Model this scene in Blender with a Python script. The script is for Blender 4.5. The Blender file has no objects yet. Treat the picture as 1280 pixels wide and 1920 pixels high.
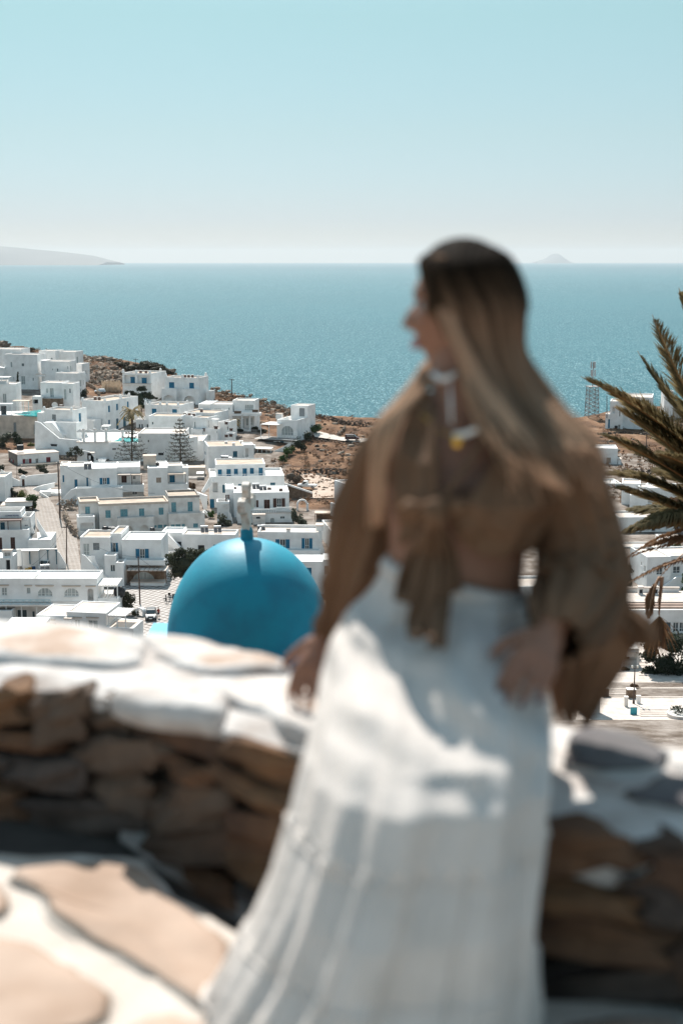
import bpy, bmesh, math, random
from math import sin, cos, tan, atan, atan2, pi, radians, sqrt, exp
from mathutils import Vector, Matrix, noise
random.seed(7)
SC = bpy.context.scene
COL = SC.collection

# ------------------------------------------------------------------ camera
F = 2667.0                                   # focal length in photograph pixels
SEA_Z, SEA_R = -150.0, 60000.0
CAMP = Vector((0, 0, 1.2))
TH = atan(467 / F) + (CAMP.z - SEA_Z) / SEA_R
cd = bpy.data.cameras.new('camera'); cam = bpy.data.objects.new('camera', cd); COL.objects.link(cam)
cam.location = CAMP; cam.rotation_euler = (pi / 2 - TH, 0, 0)
cd.lens = 50.0; cd.sensor_width = 36.0; cd.clip_start = 0.05; cd.clip_end = 400000
cd.dof.use_dof = True; cd.dof.focus_distance = 260.0; cd.dof.aperture_fstop = 2.2
SC.camera = cam

# ------------------------------------------------------------------ light
SUN_EL, SUN_AZ = radians(50), radians(-13)   # azimuth from +Y, positive to the right
world = bpy.data.worlds.new("World"); SC.world = world; world.use_nodes = True
wn = world.node_tree; wn.nodes.clear()
def N(nt, typ, **kw):
    n = nt.nodes.new(typ)
    for k, v in kw.items(): setattr(n, k, v)
    return n
wo = N(wn, 'ShaderNodeOutputWorld'); bg = N(wn, 'ShaderNodeBackground')
sky = N(wn, 'ShaderNodeTexSky', sky_type='NISHITA')
sky.sun_disc = False; sky.sun_elevation = SUN_EL; sky.sun_rotation = SUN_AZ
sky.altitude = 150; sky.air_density = 1.0; sky.dust_density = 0.3; sky.ozone_density = 1.0
tint = N(wn, 'ShaderNodeMix', data_type='RGBA', blend_type='MULTIPLY'); tint.inputs[0].default_value = 1
tr_ = N(wn, 'ShaderNodeValToRGB'); tr_.color_ramp.elements[0].color = (0.86, 0.86, 1.0, 1); tr_.color_ramp.elements[1].color = (1.0, 0.97, 0.70, 1); tr_.color_ramp.elements[1].position = 0.5
for p_, c_ in ((0.004, (.245, .27, .36)), (0.026, (.232, .263, .355)), (0.052, (.25, .283, .335)), (0.084, (.277, .307, .312)), (0.16, (.33, .378, .312))):
    e_ = tr_.color_ramp.elements.new(p_); e_.color = (*c_, 1)
# keep the horizon colour going a little below the horizon
tc = N(wn, 'ShaderNodeTexCoord'); sx = N(wn, 'ShaderNodeSeparateXYZ'); cx = N(wn, 'ShaderNodeCombineXYZ')
mx = N(wn, 'ShaderNodeMath', operation='MAXIMUM'); mx.inputs[1].default_value = 0.004
wn.links.new(tc.outputs['Generated'], sx.inputs[0]); wn.links.new(sx.outputs[0], cx.inputs[0]); wn.links.new(sx.outputs[1], cx.inputs[1])
wn.links.new(sx.outputs[2], mx.inputs[0]); wn.links.new(mx.outputs[0], cx.inputs[2]); wn.links.new(cx.outputs[0], sky.inputs[0]); wn.links.new(mx.outputs[0], tr_.inputs[0]); wn.links.new(tr_.outputs[0], tint.inputs[7])
wn.links.new(sky.outputs[0], tint.inputs[6]); wn.links.new(tint.outputs[2], bg.inputs[0]); wn.links.new(bg.outputs[0], wo.inputs[0])
bg.inputs[1].default_value = 0.15
sl = bpy.data.lights.new('sun', 'SUN'); sun = bpy.data.objects.new('sun', sl); COL.objects.link(sun)
SD = Vector((sin(SUN_AZ) * cos(SUN_EL), cos(SUN_AZ) * cos(SUN_EL), sin(SUN_EL)))
sun.rotation_euler = SD.to_track_quat('Z', 'Y').to_euler()
sl.energy = 4.3; sl.angle = radians(0.53); sl.color = (1.0, 0.95, 0.88)
vs = SC.view_settings; vs.view_transform = 'Standard'; vs.look = 'None'; vs.gamma = 1; vs.use_curve_mapping = False
vs.exposure = 0.88
SC.render.engine = 'CYCLES'

# ------------------------------------------------------------------ pixel <-> world
cT, sT = cos(TH), sin(TH)
def ray(x, y):
    u = (x - 640) / F; v = (960 - y) / F
    return Vector((u, cT + v * sT, -sT + v * cT))
def at(x, y, Y):
    d = ray(x, y); return CAMP + d * (Y / d.y)
def on_z(x, y, z):
    d = ray(x, y); return CAMP + d * ((z - CAMP.z) / d.z)
def proj(P):
    q = Vector(P) - CAMP; w = q.y * cT - q.z * sT; up = q.y * sT + q.z * cT
    return 640 + F * q.x / w, 960 - F * up / w
PROF = [(1500, 118), (1340, 172), (1250, 200), (1190, 215), (1150, 228), (1100, 250), (1050, 270), (1000, 300), (950, 330), (900, 370),
        (870, 400), (830, 430), (800, 455), (760, 490), (720, 530), (680, 570), (650, 600), (620, 640)]
def DY(y):
    if y >= PROF[0][0]: return PROF[0][1]
    for (a, A), (b, B) in zip(PROF, PROF[1:]):
        if a >= y >= b: return A + (B - A) * (a - y) / (a - b)
    return PROF[-1][1]
ZP = []
for y, D in PROF: ZP.append((D, at(640, y, D).z))
RIDGE = [(-400, 655), (0, 646), (40, 648), (60, 656), (100, 658), (160, 668), (230, 675), (300, 690), (330, 704), (390, 729), (440, 740), (480, 749), (540, 765), (600, 778),
         (690, 781), (800, 792), (1000, 792), (1100, 779), (1150, 770), (1280, 760), (1700, 750)]
def lerp_tab(T, x):
    if x <= T[0][0]: return T[0][1]
    for (a, A), (b, B) in zip(T, T[1:]):
        if x <= b: return A + (B - A) * (x - a) / (b - a)
    return T[-1][1]
def ridge_Y(x, Y):
    px = 640 + F * x / max(Y, 1) * 1.015
    return DY(lerp_tab(RIDGE, px))
def base_z(Y):
    if Y < ZP[0][0]:
        if Y < 4.6: return -0.6
        return max(ZP[0][1], -1.3 - 0.47 * (Y - 4.6))
    return lerp_tab(ZP, Y)
def gz(x, Y):
    r = ridge_Y(x, Y)
    if Y <= r: return base_z(Y)
    return max(base_z(r) - (Y - r) * 0.30 - 0.02 * min((Y - r), 30) ** 1.2, SEA_Z - 8)
def gp(px, py, lift=0.0):
    P = at(px, py, DY(py)); P.z += lift; return P

# ------------------------------------------------------------------ meshes
class MB:
    def __init__(s): s.v = []; s.f = []
    def quad(s, a, b, c, d):
        i = len(s.v); s.v += [tuple(a), tuple(b), tuple(c), tuple(d)]; s.f.append((i, i + 1, i + 2, i + 3)); return s
    def tri(s, a, b, c):
        i = len(s.v); s.v += [tuple(a), tuple(b), tuple(c)]; s.f.append((i, i + 1, i + 2)); return s
    def box(s, x0, x1, y0, y1, z0, z1):
        if x0 > x1: x0, x1 = x1, x0
        if y0 > y1: y0, y1 = y1, y0
        if z0 > z1: z0, z1 = z1, z0
        i = len(s.v)
        s.v += [(x0, y0, z0), (x1, y0, z0), (x1, y1, z0), (x0, y1, z0), (x0, y0, z1), (x1, y0, z1), (x1, y1, z1), (x0, y1, z1)]
        s.f += [(i, i + 3, i + 2, i + 1), (i + 4, i + 5, i + 6, i + 7), (i, i + 1, i + 5, i + 4), (i + 1, i + 2, i + 6, i + 5), (i + 2, i + 3, i + 7, i + 6), (i + 3, i, i + 4, i + 7)]
        return s
    def prism(s, pts, d):                      # pts: closed 3d polygon (ccw from outside), d: extrusion vector
        i = len(s.v); n = len(pts); d = Vector(d)
        s.v += [tuple(p) for p in pts] + [tuple(Vector(p) + d) for p in pts]
        s.f.append(tuple(range(i, i + n))); s.f.append(tuple(range(i + 2 * n - 1, i + n - 1, -1)))
        for k in range(n):
            k2 = (k + 1) % n; s.f.append((i + k, i + n + k, i + n + k2, i + k2))
        return s
    def tube(s, pts, r, n=8, caps=True, flat=1.0):
        pts = [Vector(p) for p in pts]; rs = r if isinstance(r, (list, tuple)) else [r] * len(pts)
        base = len(s.v); ref = Vector((0, 0, 1))
        t0 = (pts[1] - pts[0]).normalized()
        if abs(t0.z) > 0.9: ref = Vector((0, 1, 0))
        a = t0.cross(ref).normalized()
        for k, p in enumerate(pts):
            t = (pts[min(k + 1, len(pts) - 1)] - pts[max(k - 1, 0)]).normalized()
            a = (a - t * a.dot(t)).normalized(); b = t.cross(a)
            for j in range(n):
                w = 2 * pi * j / n
                s.v.append(tuple(p + a * (cos(w) * rs[k]) + b * (sin(w) * rs[k] * flat)))
        for k in range(len(pts) - 1):
            for j in range(n):
                j2 = (j + 1) % n; q = base + k * n
                s.f.append((q + j, q + j2, q + n + j2, q + n + j))
        if caps:
            s.f.append(tuple(base + j for j in range(n - 1, -1, -1))); q = base + (len(pts) - 1) * n
            s.f.append(tuple(q + j for j in range(n)))
        return s
    def lathe(s, prof, n=24, c=(0, 0, 0), sx=1, sy=1):
        base = len(s.v)
        for r, z in prof:
            for j in range(n):
                w = 2 * pi * j / n; s.v.append((c[0] + r * cos(w) * sx, c[1] + r * sin(w) * sy, c[2] + z))
        for k in range(len(prof) - 1):
            for j in range(n):
                j2 = (j + 1) % n; q = base + k * n
                s.f.append((q + j, q + j2, q + n + j2, q + n + j))
        s.f.append(tuple(base + j for j in range(n - 1, -1, -1))); q = base + (len(prof) - 1) * n
        s.f.append(tuple(q + j for j in range(n)))
        return s
    def blob(s, c, r, seg=10, rough=0.15, sd=0, ring=7, sq=1.0):  # uneven closed ellipsoid
        c = Vector(c); r = r if isinstance(r, (tuple, list)) else (r, r, r); base = len(s.v)
        for i in range(ring + 1):
            ph = -pi / 2 + pi * i / ring
            for j in range(seg):
                w = 2 * pi * j / seg
                d = Vector((cos(ph) * cos(w), cos(ph) * sin(w), sin(ph)))
                if sq != 1.0: d = Vector([math.copysign(abs(q) ** sq, q) for q in d])
                k = 1 + rough * noise.noise(d * 1.7 + Vector((sd * 3.1, sd * 1.7, sd)))*2
                s.v.append((c.x + d.x * r[0] * k, c.y + d.y * r[1] * k, c.z + d.z * r[2] * k))
        for i in range(ring):
            for j in range(seg):
                j2 = (j + 1) % seg; q = base + i * seg
                s.f.append((q + j, q + j2, q + seg + j2, q + seg + j))
        return s
    def mesh(s, name, m, smooth=False):
        me = bpy.data.meshes.new(name); me.from_pydata(s.v, [], s.f)
        for x in (m if isinstance(m, (list, tuple)) else [m]): me.materials.append(x)
        if smooth:
            for p in me.polygons: p.use_smooth = True
        me.update(); return me
    def build(s, name, m, parent=None, smooth=False, kind=None):
        o = bpy.data.objects.new(name, s.mesh(name, m, smooth)); COL.objects.link(o)
        if parent is not None: o.parent = parent
        if kind: o['kind'] = kind
        return o
def tag(o, label=None, cat=None, group=None, kind=None):
    if label: o['label'] = label
    if cat: o['category'] = cat
    if group: o['group'] = group
    if kind: o['kind'] = kind
    return o
def empty(name, loc=(0, 0, 0), rz=0, label=None, cat=None, group=None):
    o = bpy.data.objects.new(name, None); COL.objects.link(o); o.location = loc; o.rotation_euler = (0, 0, rz)
    o.empty_display_size = 0.3
    return tag(o, label, cat, group)
KIDS = {}
def copy_tree(o, loc=None, rz=None, label=None, group=None, scale=None):
    r = o.copy(); COL.objects.link(r)
    if loc is not None: r.location = loc
    if rz is not None: r.rotation_euler = (0, 0, rz)
    if scale is not None: r.scale = (scale,) * 3
    if label: r['label'] = label
    if group: r['group'] = group
    for ch in list(o.children):
        c = ch.copy(); COL.objects.link(c); c.parent = r
        for g in list(ch.children):
            d = g.copy(); COL.objects.link(d); d.parent = c
    return r

# ------------------------------------------------------------------ materials
MATS = {}
def mat(name, col, rough=0.8, var=0.12, scale=1.0, bump=0.0, bscale=None, col2=None, spec=0.3, metal=0, detail=5, thr=None, trans=0, coord='Object', stretch=None, sheen=0):
    if name in MATS: return MATS[name]
    m = bpy.data.materials.new(name); m.use_nodes = True; nt = m.node_tree; b = nt.nodes['Principled BSDF']
    b.inputs['Roughness'].default_value = rough; b.inputs['Metallic'].default_value = metal
    b.inputs['Specular IOR Level'].default_value = spec
    if sheen: b.inputs['Sheen Weight'].default_value = sheen
    tcn = N(nt, 'ShaderNodeTexCoord'); vec = tcn.outputs[coord]
    if coord == 'World':
        pass
    if stretch:
        mp = N(nt, 'ShaderNodeMapping'); mp.inputs['Scale'].default_value = stretch; nt.links.new(vec, mp.inputs[0]); vec = mp.outputs[0]
    nz = N(nt, 'ShaderNodeTexNoise'); nz.inputs['Scale'].default_value = scale; nz.inputs['Detail'].default_value = detail
    nt.links.new(vec, nz.inputs['Vector'])
    rp = N(nt, 'ShaderNodeValToRGB'); c2 = col2 if col2 else tuple(max(0, c * (1 - var)) for c in col); c1 = col if col2 else tuple(min(1, c * (1 + var)) for c in col)
    lo, hi = thr if thr else (0.32, 0.68)
    rp.color_ramp.elements[0].position = lo; rp.color_ramp.elements[1].position = hi
    rp.color_ramp.elements[0].color = (*c2, 1); rp.color_ramp.elements[1].color = (*c1, 1)
    nt.links.new(nz.outputs[0], rp.inputs[0]); nt.links.new(rp.outputs[0], b.inputs['Base Color'])
    if bump:
        n2 = N(nt, 'ShaderNodeTexNoise'); n2.inputs['Scale'].default_value = bscale or scale * 4; n2.inputs['Detail'].default_value = 6
        nt.links.new(vec, n2.inputs['Vector'])
        bp = N(nt, 'ShaderNodeBump'); bp.inputs['Strength'].default_value = 1; bp.inputs['Distance'].default_value = bump
        nt.links.new(n2.outputs[0], bp.inputs['Height']); nt.links.new(bp.outputs[0], b.inputs['Normal'])
    if trans:
        tr = N(nt, 'ShaderNodeBsdfTranslucent'); ms = N(nt, 'ShaderNodeMixShader'); ms.inputs[0].default_value = trans
        nt.links.new(rp.outputs[0], tr.inputs[0]); out = nt.nodes['Material Output']
        nt.links.new(b.outputs[0], ms.inputs[1]); nt.links.new(tr.outputs[0], ms.inputs[2]); nt.links.new(ms.outputs[0], out.inputs[0])
    MATS[name] = m; return m
WHITE = mat('whitewash', (0.87, 0.865, 0.85), 0.85, scale=0.45, detail=9, col2=(0.71, 0.70, 0.68), thr=(.28, .60), bump=0.02, bscale=3)
WHITE2 = mat('weathered_whitewash', (0.74, 0.72, 0.69), 0.9, scale=0.5, col2=(0.50, 0.46, 0.42), thr=(0.25, 0.6), bump=0.03, bscale=3)
CREAM = mat('cream_plaster', (0.62, 0.53, 0.45), 0.9, scale=0.6, col2=(0.45, 0.38, 0.32), bump=0.02)
ROOFW = mat('white_roof_screed', (0.80, 0.78, 0.76), 0.9, scale=0.5, col2=(0.66, 0.62, 0.58))
ROOFB = mat('beige_roof_screed', (0.52, 0.42, 0.34), 0.95, scale=0.5, col2=(0.36, 0.29, 0.23), bump=0.03)
ROOFP = mat('pale_roof_screed', (0.66, 0.58, 0.52), 0.95, scale=0.4, col2=(0.50, 0.42, 0.36), bump=0.03)
CONC = mat('grey_concrete', (0.36, 0.34, 0.32), 0.9, scale=0.7, col2=(0.24, 0.22, 0.20), bump=0.02)
BLUE = mat('blue_shutter_paint', (0.006, 0.14, 0.25), 0.5, var=0.15, scale=3)
TEAL = mat('faded_teal_shutter_paint', (0.13, 0.30, 0.35), 0.6, var=0.2, scale=3)
NAVY = mat('deep_teal_paint', (0.015, 0.10, 0.15), 0.5, var=0.15, scale=3)
BROWN = mat('brown_shutter_wood', (0.075, 0.035, 0.028), 0.6, var=0.25, scale=3)
RED = mat('dark_red_shutter_paint', (0.19, 0.02, 0.03), 0.6, var=0.2, scale=3)
TAN = mat('tan_shutter_paint', (0.34, 0.27, 0.22), 0.6, var=0.15, scale=3)
GREY = mat('grey_painted_metal', (0.22, 0.24, 0.25), 0.5, var=0.1, scale=3)
GLASS = mat('window_glass', (0.05, 0.075, 0.085), 0.12, var=0.3, scale=0.6, spec=0.6)
CURT = mat('curtained_glass', (0.34, 0.38, 0.38), 0.25, var=0.35, scale=1.4, spec=0.5, stretch=(3, 3, 0.3))
DARK = mat('dark_interior', (0.03, 0.03, 0.033), 0.9, var=0.4, scale=1)
FRAMEW = mat('white_frame_paint', (0.75, 0.76, 0.75), 0.5, var=0.04)
SIDEB = mat('brown_plaster', (0.20, 0.165, 0.135), 0.9, var=0.15, scale=0.5)
STONE = mat('rubble_masonry', (0.24, 0.17, 0.12), 0.95, scale=1.2, col2=(0.10, 0.065, 0.045), bump=0.15, bscale=2)
WOOD = mat('weathered_wood', (0.13, 0.085, 0.06), 0.8, var=0.3, scale=2, stretch=(1, 1, 6))
METAL = mat('galvanised_metal', (0.45, 0.46, 0.47), 0.4, var=0.15, scale=3, metal=0.5)
BLACK = mat('black_plastic', (0.02, 0.022, 0.025), 0.45, var=0.3, scale=2)
REED = mat('reed_canopy', (0.55, 0.45, 0.37), 0.95, var=0.2, scale=2)
KIND = {'b': BLUE, 't': TEAL, 'n': BROWN, 'r': RED, 'v': NAVY, 'k': TAN, 'g': GLASS, 'c': CURT, 'd': DARK, 'y': GREY}
# ------------------------------------------------------------------ sea, air, ground
def sea_mat():
    m = bpy.data.materials.new('sea_water'); m.use_nodes = True; nt = m.node_tree; b = nt.nodes['Principled BSDF']
    b.inputs['Base Color'].default_value = (0.010, 0.125, 0.165, 1); b.inputs['IOR'].default_value = 1.33
    b.inputs['Specular IOR Level'].default_value = 0.08
    b.inputs['Roughness'].default_value = 0.30
    geo = N(nt, 'ShaderNodeNewGeometry')
    # waves: several sizes, so that every distance has waves about as large as the eye can part
    def nz(sc, det, stretch=(1, 1, 1)):
        mp = N(nt, 'ShaderNodeMapping'); mp.inputs['Scale'].default_value = stretch; nt.links.new(geo.outputs['Position'], mp.inputs[0])
        n = N(nt, 'ShaderNodeTexNoise'); n.inputs['Scale'].default_value = sc; n.inputs['Detail'].default_value = det; n.inputs['Roughness'].default_value = 0.75
        nt.links.new(mp.outputs[0], n.inputs['Vector']); return n
    w1 = nz(0.16, 9, (1, 0.30, 1)); w2 = nz(0.012, 6, (1, 0.25, 1))
    ad = N(nt, 'ShaderNodeMath', operation='MULTIPLY_ADD'); ad.inputs[1].default_value = 5.0
    nt.links.new(w2.outputs[0], ad.inputs[0]); nt.links.new(w1.outputs[0], ad.inputs[2])
    bp = N(nt, 'ShaderNodeBump'); bp.inputs['Distance'].default_value = 2.2; bp.inputs['Strength'].default_value = 1.0
    nt.links.new(ad.outputs[0], bp.inputs['Height']); nt.links.new(bp.outputs[0], b.inputs['Normal'])
    # wind patches and currents
    w3 = nz(0.0006, 4, (1, 0.35, 1)); rp = N(nt, 'ShaderNodeValToRGB')
    rp.color_ramp.elements[0].color = (0.003, 0.083, 0.108, 1); rp.color_ramp.elements[1].color = (0.005, 0.100, 0.126, 1)
    rp.color_ramp.elements[0].position = 0.35; rp.color_ramp.elements[1].position = 0.65
    nt.links.new(w3.outputs[0], rp.inputs[0])
    # sun glints painted into the base colour as pale flecks: small ones near the shore, longer lines of them farther out
    sy = N(nt, 'ShaderNodeSeparateXYZ'); nt.links.new(geo.outputs['Position'], sy.inputs[0]); tot = None
    for sc, st, y0, y1, y2, y3 in ((0.55, .10, 0, 1, 2100, 3200), (0.24, .05, 2100, 3200, 5200, 8000), (0.09, .022, 5200, 8000, 16000, 24000)):
        n = nz(sc, 2.0, (1, st / sc * 1.6, 1)); r = N(nt, 'ShaderNodeMapRange'); r.inputs[1].default_value = .56; r.inputs[2].default_value = .67; nt.links.new(n.outputs[0], r.inputs[0])
        a = N(nt, 'ShaderNodeMapRange'); a.inputs[1].default_value = y0; a.inputs[2].default_value = y1; nt.links.new(sy.outputs[1], a.inputs[0])
        c = N(nt, 'ShaderNodeMapRange'); c.inputs[1].default_value = y2; c.inputs[2].default_value = y3; c.inputs[3].default_value = 1; c.inputs[4].default_value = 0; nt.links.new(sy.outputs[1], c.inputs[0])
        q = N(nt, 'ShaderNodeMath', operation='MULTIPLY'); nt.links.new(a.outputs[0], q.inputs[0]); nt.links.new(c.outputs[0], q.inputs[1])
        q2 = N(nt, 'ShaderNodeMath', operation='MULTIPLY'); nt.links.new(q.outputs[0], q2.inputs[0]); nt.links.new(r.outputs[0], q2.inputs[1])
        if tot is None: tot = q2
        else:
            s_ = N(nt, 'ShaderNodeMath', operation='ADD'); nt.links.new(tot.outputs[0], s_.inputs[0]); nt.links.new(q2.outputs[0], s_.inputs[1]); tot = s_
    mx = N(nt, 'ShaderNodeMix', data_type='RGBA'); mx.inputs[7].default_value = (.36, .52, .55, 1); nt.links.new(tot.outputs[0], mx.inputs[0]); nt.links.new(rp.outputs[0], mx.inputs[6]); nt.links.new(mx.outputs[2], b.inputs['Base Color'])
    return m
def make_sea():
    mb = MB(); rr = [300, 900, 2500, 7000, 20000, SEA_R]; n = 96
    for r in rr:
        for j in range(n): mb.v.append((r * cos(2 * pi * j / n), r * sin(2 * pi * j / n), SEA_Z))
    for k in range(len(rr) - 1):
        for j in range(n):
            j2 = (j + 1) % n; mb.f.append((k * n + j, (k + 1) * n + j, (k + 1) * n + j2, k * n + j2))
    mb.f.append(tuple(range(n)))
    o = mb.build('sea', sea_mat()); o['kind'] = 'structure'
make_sea()
def make_haze():
    m = bpy.data.materials.new('hazy_air'); m.use_nodes = True; nt = m.node_tree; nt.nodes.remove(nt.nodes['Principled BSDF'])
    v = N(nt, 'ShaderNodeVolumePrincipled'); v.inputs['Color'].default_value = (0.76, 0.83, 0.88, 1); v.inputs['Density'].default_value = 0.000022
    v.inputs['Anisotropy'].default_value = 0.2
    nt.links.new(v.outputs[0], nt.nodes['Material Output'].inputs['Volume'])
    o = MB().box(-64000, 64000, -63000, 64000, SEA_Z - 12, 420).build('haze', m); o['kind'] = 'stuff'
make_haze()
# far islands
def island(name, prof, Y, depth, label):
    mb = MB(); n = len(prof); K = 7; rows = []
    for k in range(K + 1):
        t = k / K; fall = sin(pi * t) ** 0.8 if 0 < t < 1 else 0
        row = []
        for px, py in prof:
            P = at(px, py, Y); h = max(P.z - SEA_Z, 0) * fall
            row.append((P.x, Y - depth / 2 + depth * t + 300 * noise.noise(Vector((px * .05, t * 3, 0))), SEA_Z - 3 + h + (40 * noise.noise(Vector((px * .08, t * 5, 3))) * fall if h > 30 else 0)))
        rows.append(row)
    for r in rows: mb.v += r
    for k in range(K):
        for j in range(n - 1):
            q = k * n + j; mb.f.append((q, q + 1, q + n + 1, q + n))
    o = mb.build(name, mat('island_rock', (0.13, 0.12, 0.11), 0.9, scale=0.001), smooth=True); o['kind'] = 'structure'
    o['label'] = label
island('far_island', [(-500, 470), (-300, 440), (-150, 448), (-40, 457), (0, 461), (30, 463), (60, 466), (100, 470), (140, 475), (170, 480), (195, 485), (212, 491)], 40000, 5000, 'long hazy island sloping down to the sea at the left')
island('far_island', [(1002, 492), (1012, 487.5), (1022, 484), (1030, 478), (1038, 475), (1044, 475.5), (1050, 479), (1058, 486), (1064, 489.5), (1070, 492)], 56000, 2500, 'small hazy cone shaped island on the horizon')

def in_town(x, Y):
    px, py = proj((x, Y, gz(x, Y)))
    if Y < 150: return 0
    top = lerp_tab([(-50, 760), (100, 700), (170, 745), (230, 735), (300, 740), (400, 760), (480, 790), (520, 840), (560, 950), (640, 960), (800, 980), (1100, 860), (1140, 850), (1400, 850)], px)
    left = 1 if not (px < 66 and 795 < py < 850) else 0
    return 1.0 if (py > top and left) else 0.0
def make_terrain():
    xs = []; x = -170.0
    while x < 190: xs.append(x); x += 2.4
    ys = [-8, -2, 2, 4.7, 5.2, 6, 8, 11, 15, 20, 28, 38, 50, 65, 82, 100, 118, 135, 150, 165]
    y = 172.0
    while y < 680: ys.append(y); y += 2.2 if y < 640 else 8
    ys += [690, 710, 740, 780, 830, 900, 980, 1080]
    me = bpy.data.meshes.new('hillside'); V = []; A = []
    for yy in ys:
        for xx in xs:
            X = xx * max(1.0, yy / 640) if yy > 640 else xx
            z = gz(X, yy)
            if yy > 420: z += 0.9 * noise.noise(Vector((X * .05, yy * .05, 0))) + .35 * noise.noise(Vector((X * .2, yy * .2, 4)))
            z -= 0.12
            V.append((X, yy, z)); A.append(in_town(X, yy))
    n = len(xs); Fc = []
    for k in range(len(ys) - 1):
        for j in range(n - 1):
            q = k * n + j; Fc.append((q, q + 1, q + n + 1, q + n))
    me.from_pydata(V, [], Fc)
    at_ = me.attributes.new('town', 'FLOAT', 'POINT')
    for i, a in enumerate(A): at_.data[i].value = a
    for p in me.polygons: p.use_smooth = True
    m = bpy.data.materials.new('dry_hillside'); m.use_nodes = True; nt = m.node_tree; b = nt.nodes['Principled BSDF']; b.inputs['Roughness'].default_value = 0.95; b.inputs['Specular IOR Level'].default_value = 0.1
    geo = N(nt, 'ShaderNodeNewGeometry')
    def nz(sc, d=6):
        q = N(nt, 'ShaderNodeTexNoise'); q.inputs['Scale'].default_value = sc; q.inputs['Detail'].default_value = d; q.inputs['Roughness'].default_value = .65
        nt.links.new(geo.outputs['Position'], q.inputs['Vector']); return q
    def ramp(src, els):
        r = N(nt, 'ShaderNodeValToRGB'); e = r.color_ramp.elements
        while len(e) < len(els): e.new(0.5)
        for i, (p, c) in enumerate(els): e[i].position = p; e[i].color = (*c, 1)
        nt.links.new(src.outputs[0], r.inputs[0]); return r
    dry = ramp(nz(0.16, 10), [(0.33, (0.05, 0.032, 0.022)), (0.45, (0.12, 0.068, 0.042)), (0.55, (0.19, 0.108, 0.064)), (0.70, (0.29, 0.19, 0.125))])
    pale = ramp(nz(0.25, 8), [(0.35, (0.10, 0.075, 0.058)), (0.5, (0.20, 0.165, 0.14)), (0.65, (0.31, 0.27, 0.24))])
    an = N(nt, 'ShaderNodeAttribute', attribute_name='town'); mx = N(nt, 'ShaderNodeMix', data_type='RGBA')
    nt.links.new(an.outputs['Fac'], mx.inputs[0]); nt.links.new(dry.outputs[0], mx.inputs[6]); nt.links.new(pale.outputs[0], mx.inputs[7]); nt.links.new(mx.outputs[2], b.inputs['Base Color'])
    bp = N(nt, 'ShaderNodeBump'); bp.inputs['Distance'].default_value = 0.5; nt.links.new(nz(0.8, 8).outputs[0], bp.inputs['Height']); nt.links.new(bp.outputs[0], b.inputs['Normal'])
    me.materials.append(m); me.update()
    o = bpy.data.objects.new('hillside', me); COL.objects.link(o); o['kind'] = 'structure'
make_terrain()

def paving_mat(name, c1, c2, mortar, scale, off=0.5, w=0.9, h=0.5, rot=0.0, ms=0.03):
    m = bpy.data.materials.new(name); m.use_nodes = True; nt = m.node_tree; b = nt.nodes['Principled BSDF']; b.inputs['Roughness'].default_value = 0.9
    geo = N(nt, 'ShaderNodeNewGeometry'); mp = N(nt, 'ShaderNodeMapping'); mp.inputs['Rotation'].default_value = (0, 0, rot); nt.links.new(geo.outputs['Position'], mp.inputs[0])
    br = N(nt, 'ShaderNodeTexBrick'); br.inputs['Scale'].default_value = scale; br.inputs['Color1'].default_value = (*c1, 1); br.inputs['Color2'].default_value = (*c2, 1)
    br.inputs['Mortar'].default_value = (*mortar, 1); br.inputs['Mortar Size'].default_value = ms; br.inputs['Brick Width'].default_value = w; br.inputs['Row Height'].default_value = h
    br.offset = off; nt.links.new(mp.outputs[0], br.inputs['Vector'])
    nz = N(nt, 'ShaderNodeTexNoise'); nz.inputs['Scale'].default_value = 0.7; nz.inputs['Detail'].default_value = 8; nt.links.new(geo.outputs['Position'], nz.inputs['Vector'])
    mx = N(nt, 'ShaderNodeMix', data_type='RGBA', blend_type='MULTIPLY'); mx.inputs[0].default_value = .55
    rr = N(nt, 'ShaderNodeValToRGB'); rr.color_ramp.elements[0].position = .3; rr.color_ramp.elements[0].color = (.62, .58, .55, 1); rr.color_ramp.elements[1].position = .65
    nt.links.new(nz.outputs[0], rr.inputs[0]); nt.links.new(br.outputs[0], mx.inputs[6]); nt.links.new(rr.outputs[0], mx.inputs[7]); nt.links.new(mx.outputs[2], b.inputs['Base Color'])
    return m
PAVE = paving_mat('street_paving', (0.27, 0.225, 0.195), (0.215, 0.18, 0.155), (0.38, 0.35, 0.32), 1.0, w=0.95, h=0.7, rot=0.35, ms=0.07)
PLAZA = paving_mat('plaza_paving', (0.24, 0.21, 0.195), (0.19, 0.165, 0.15), (0.50, 0.47, 0.445), 1.0, w=1.15, h=1.15, rot=0.78, ms=0.16)
PAVE2 = paving_mat('pale_slab_paving', (0.60, 0.53, 0.475), (0.54, 0.47, 0.42), (0.42, 0.37, 0.33), 1.0, w=0.8, h=0.8, rot=0.05, ms=0.02, off=0)
def strip(name, rows, m, lift=0.10, kind='structure', sub=4, label=None):   # rows: (y, x_left, x_right) in photograph pixels, laid on the ground
    mb = MB(); R = []
    for (a, al, ar), (b, bl, br) in zip(rows, rows[1:]):
        k = max(1, int(abs(b - a) / 4))
        for i in range(k): t = i / k; R.append((a + (b - a) * t, al + (bl - al) * t, ar + (br - ar) * t))
    R.append(rows[-1])
    for y, l, r in R:
        for i in range(sub + 1):
            P = gp(l + (r - l) * i / sub, y, lift); mb.v.append(tuple(P))
    n = sub + 1
    for k in range(len(R) - 1):
        for j in range(sub): q = k * n + j; mb.f.append((q, q + n, q + n + 1, q + 1))
    o = mb.build(name, m); o['kind'] = kind
    if label: o['label'] = label
    return o
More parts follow.
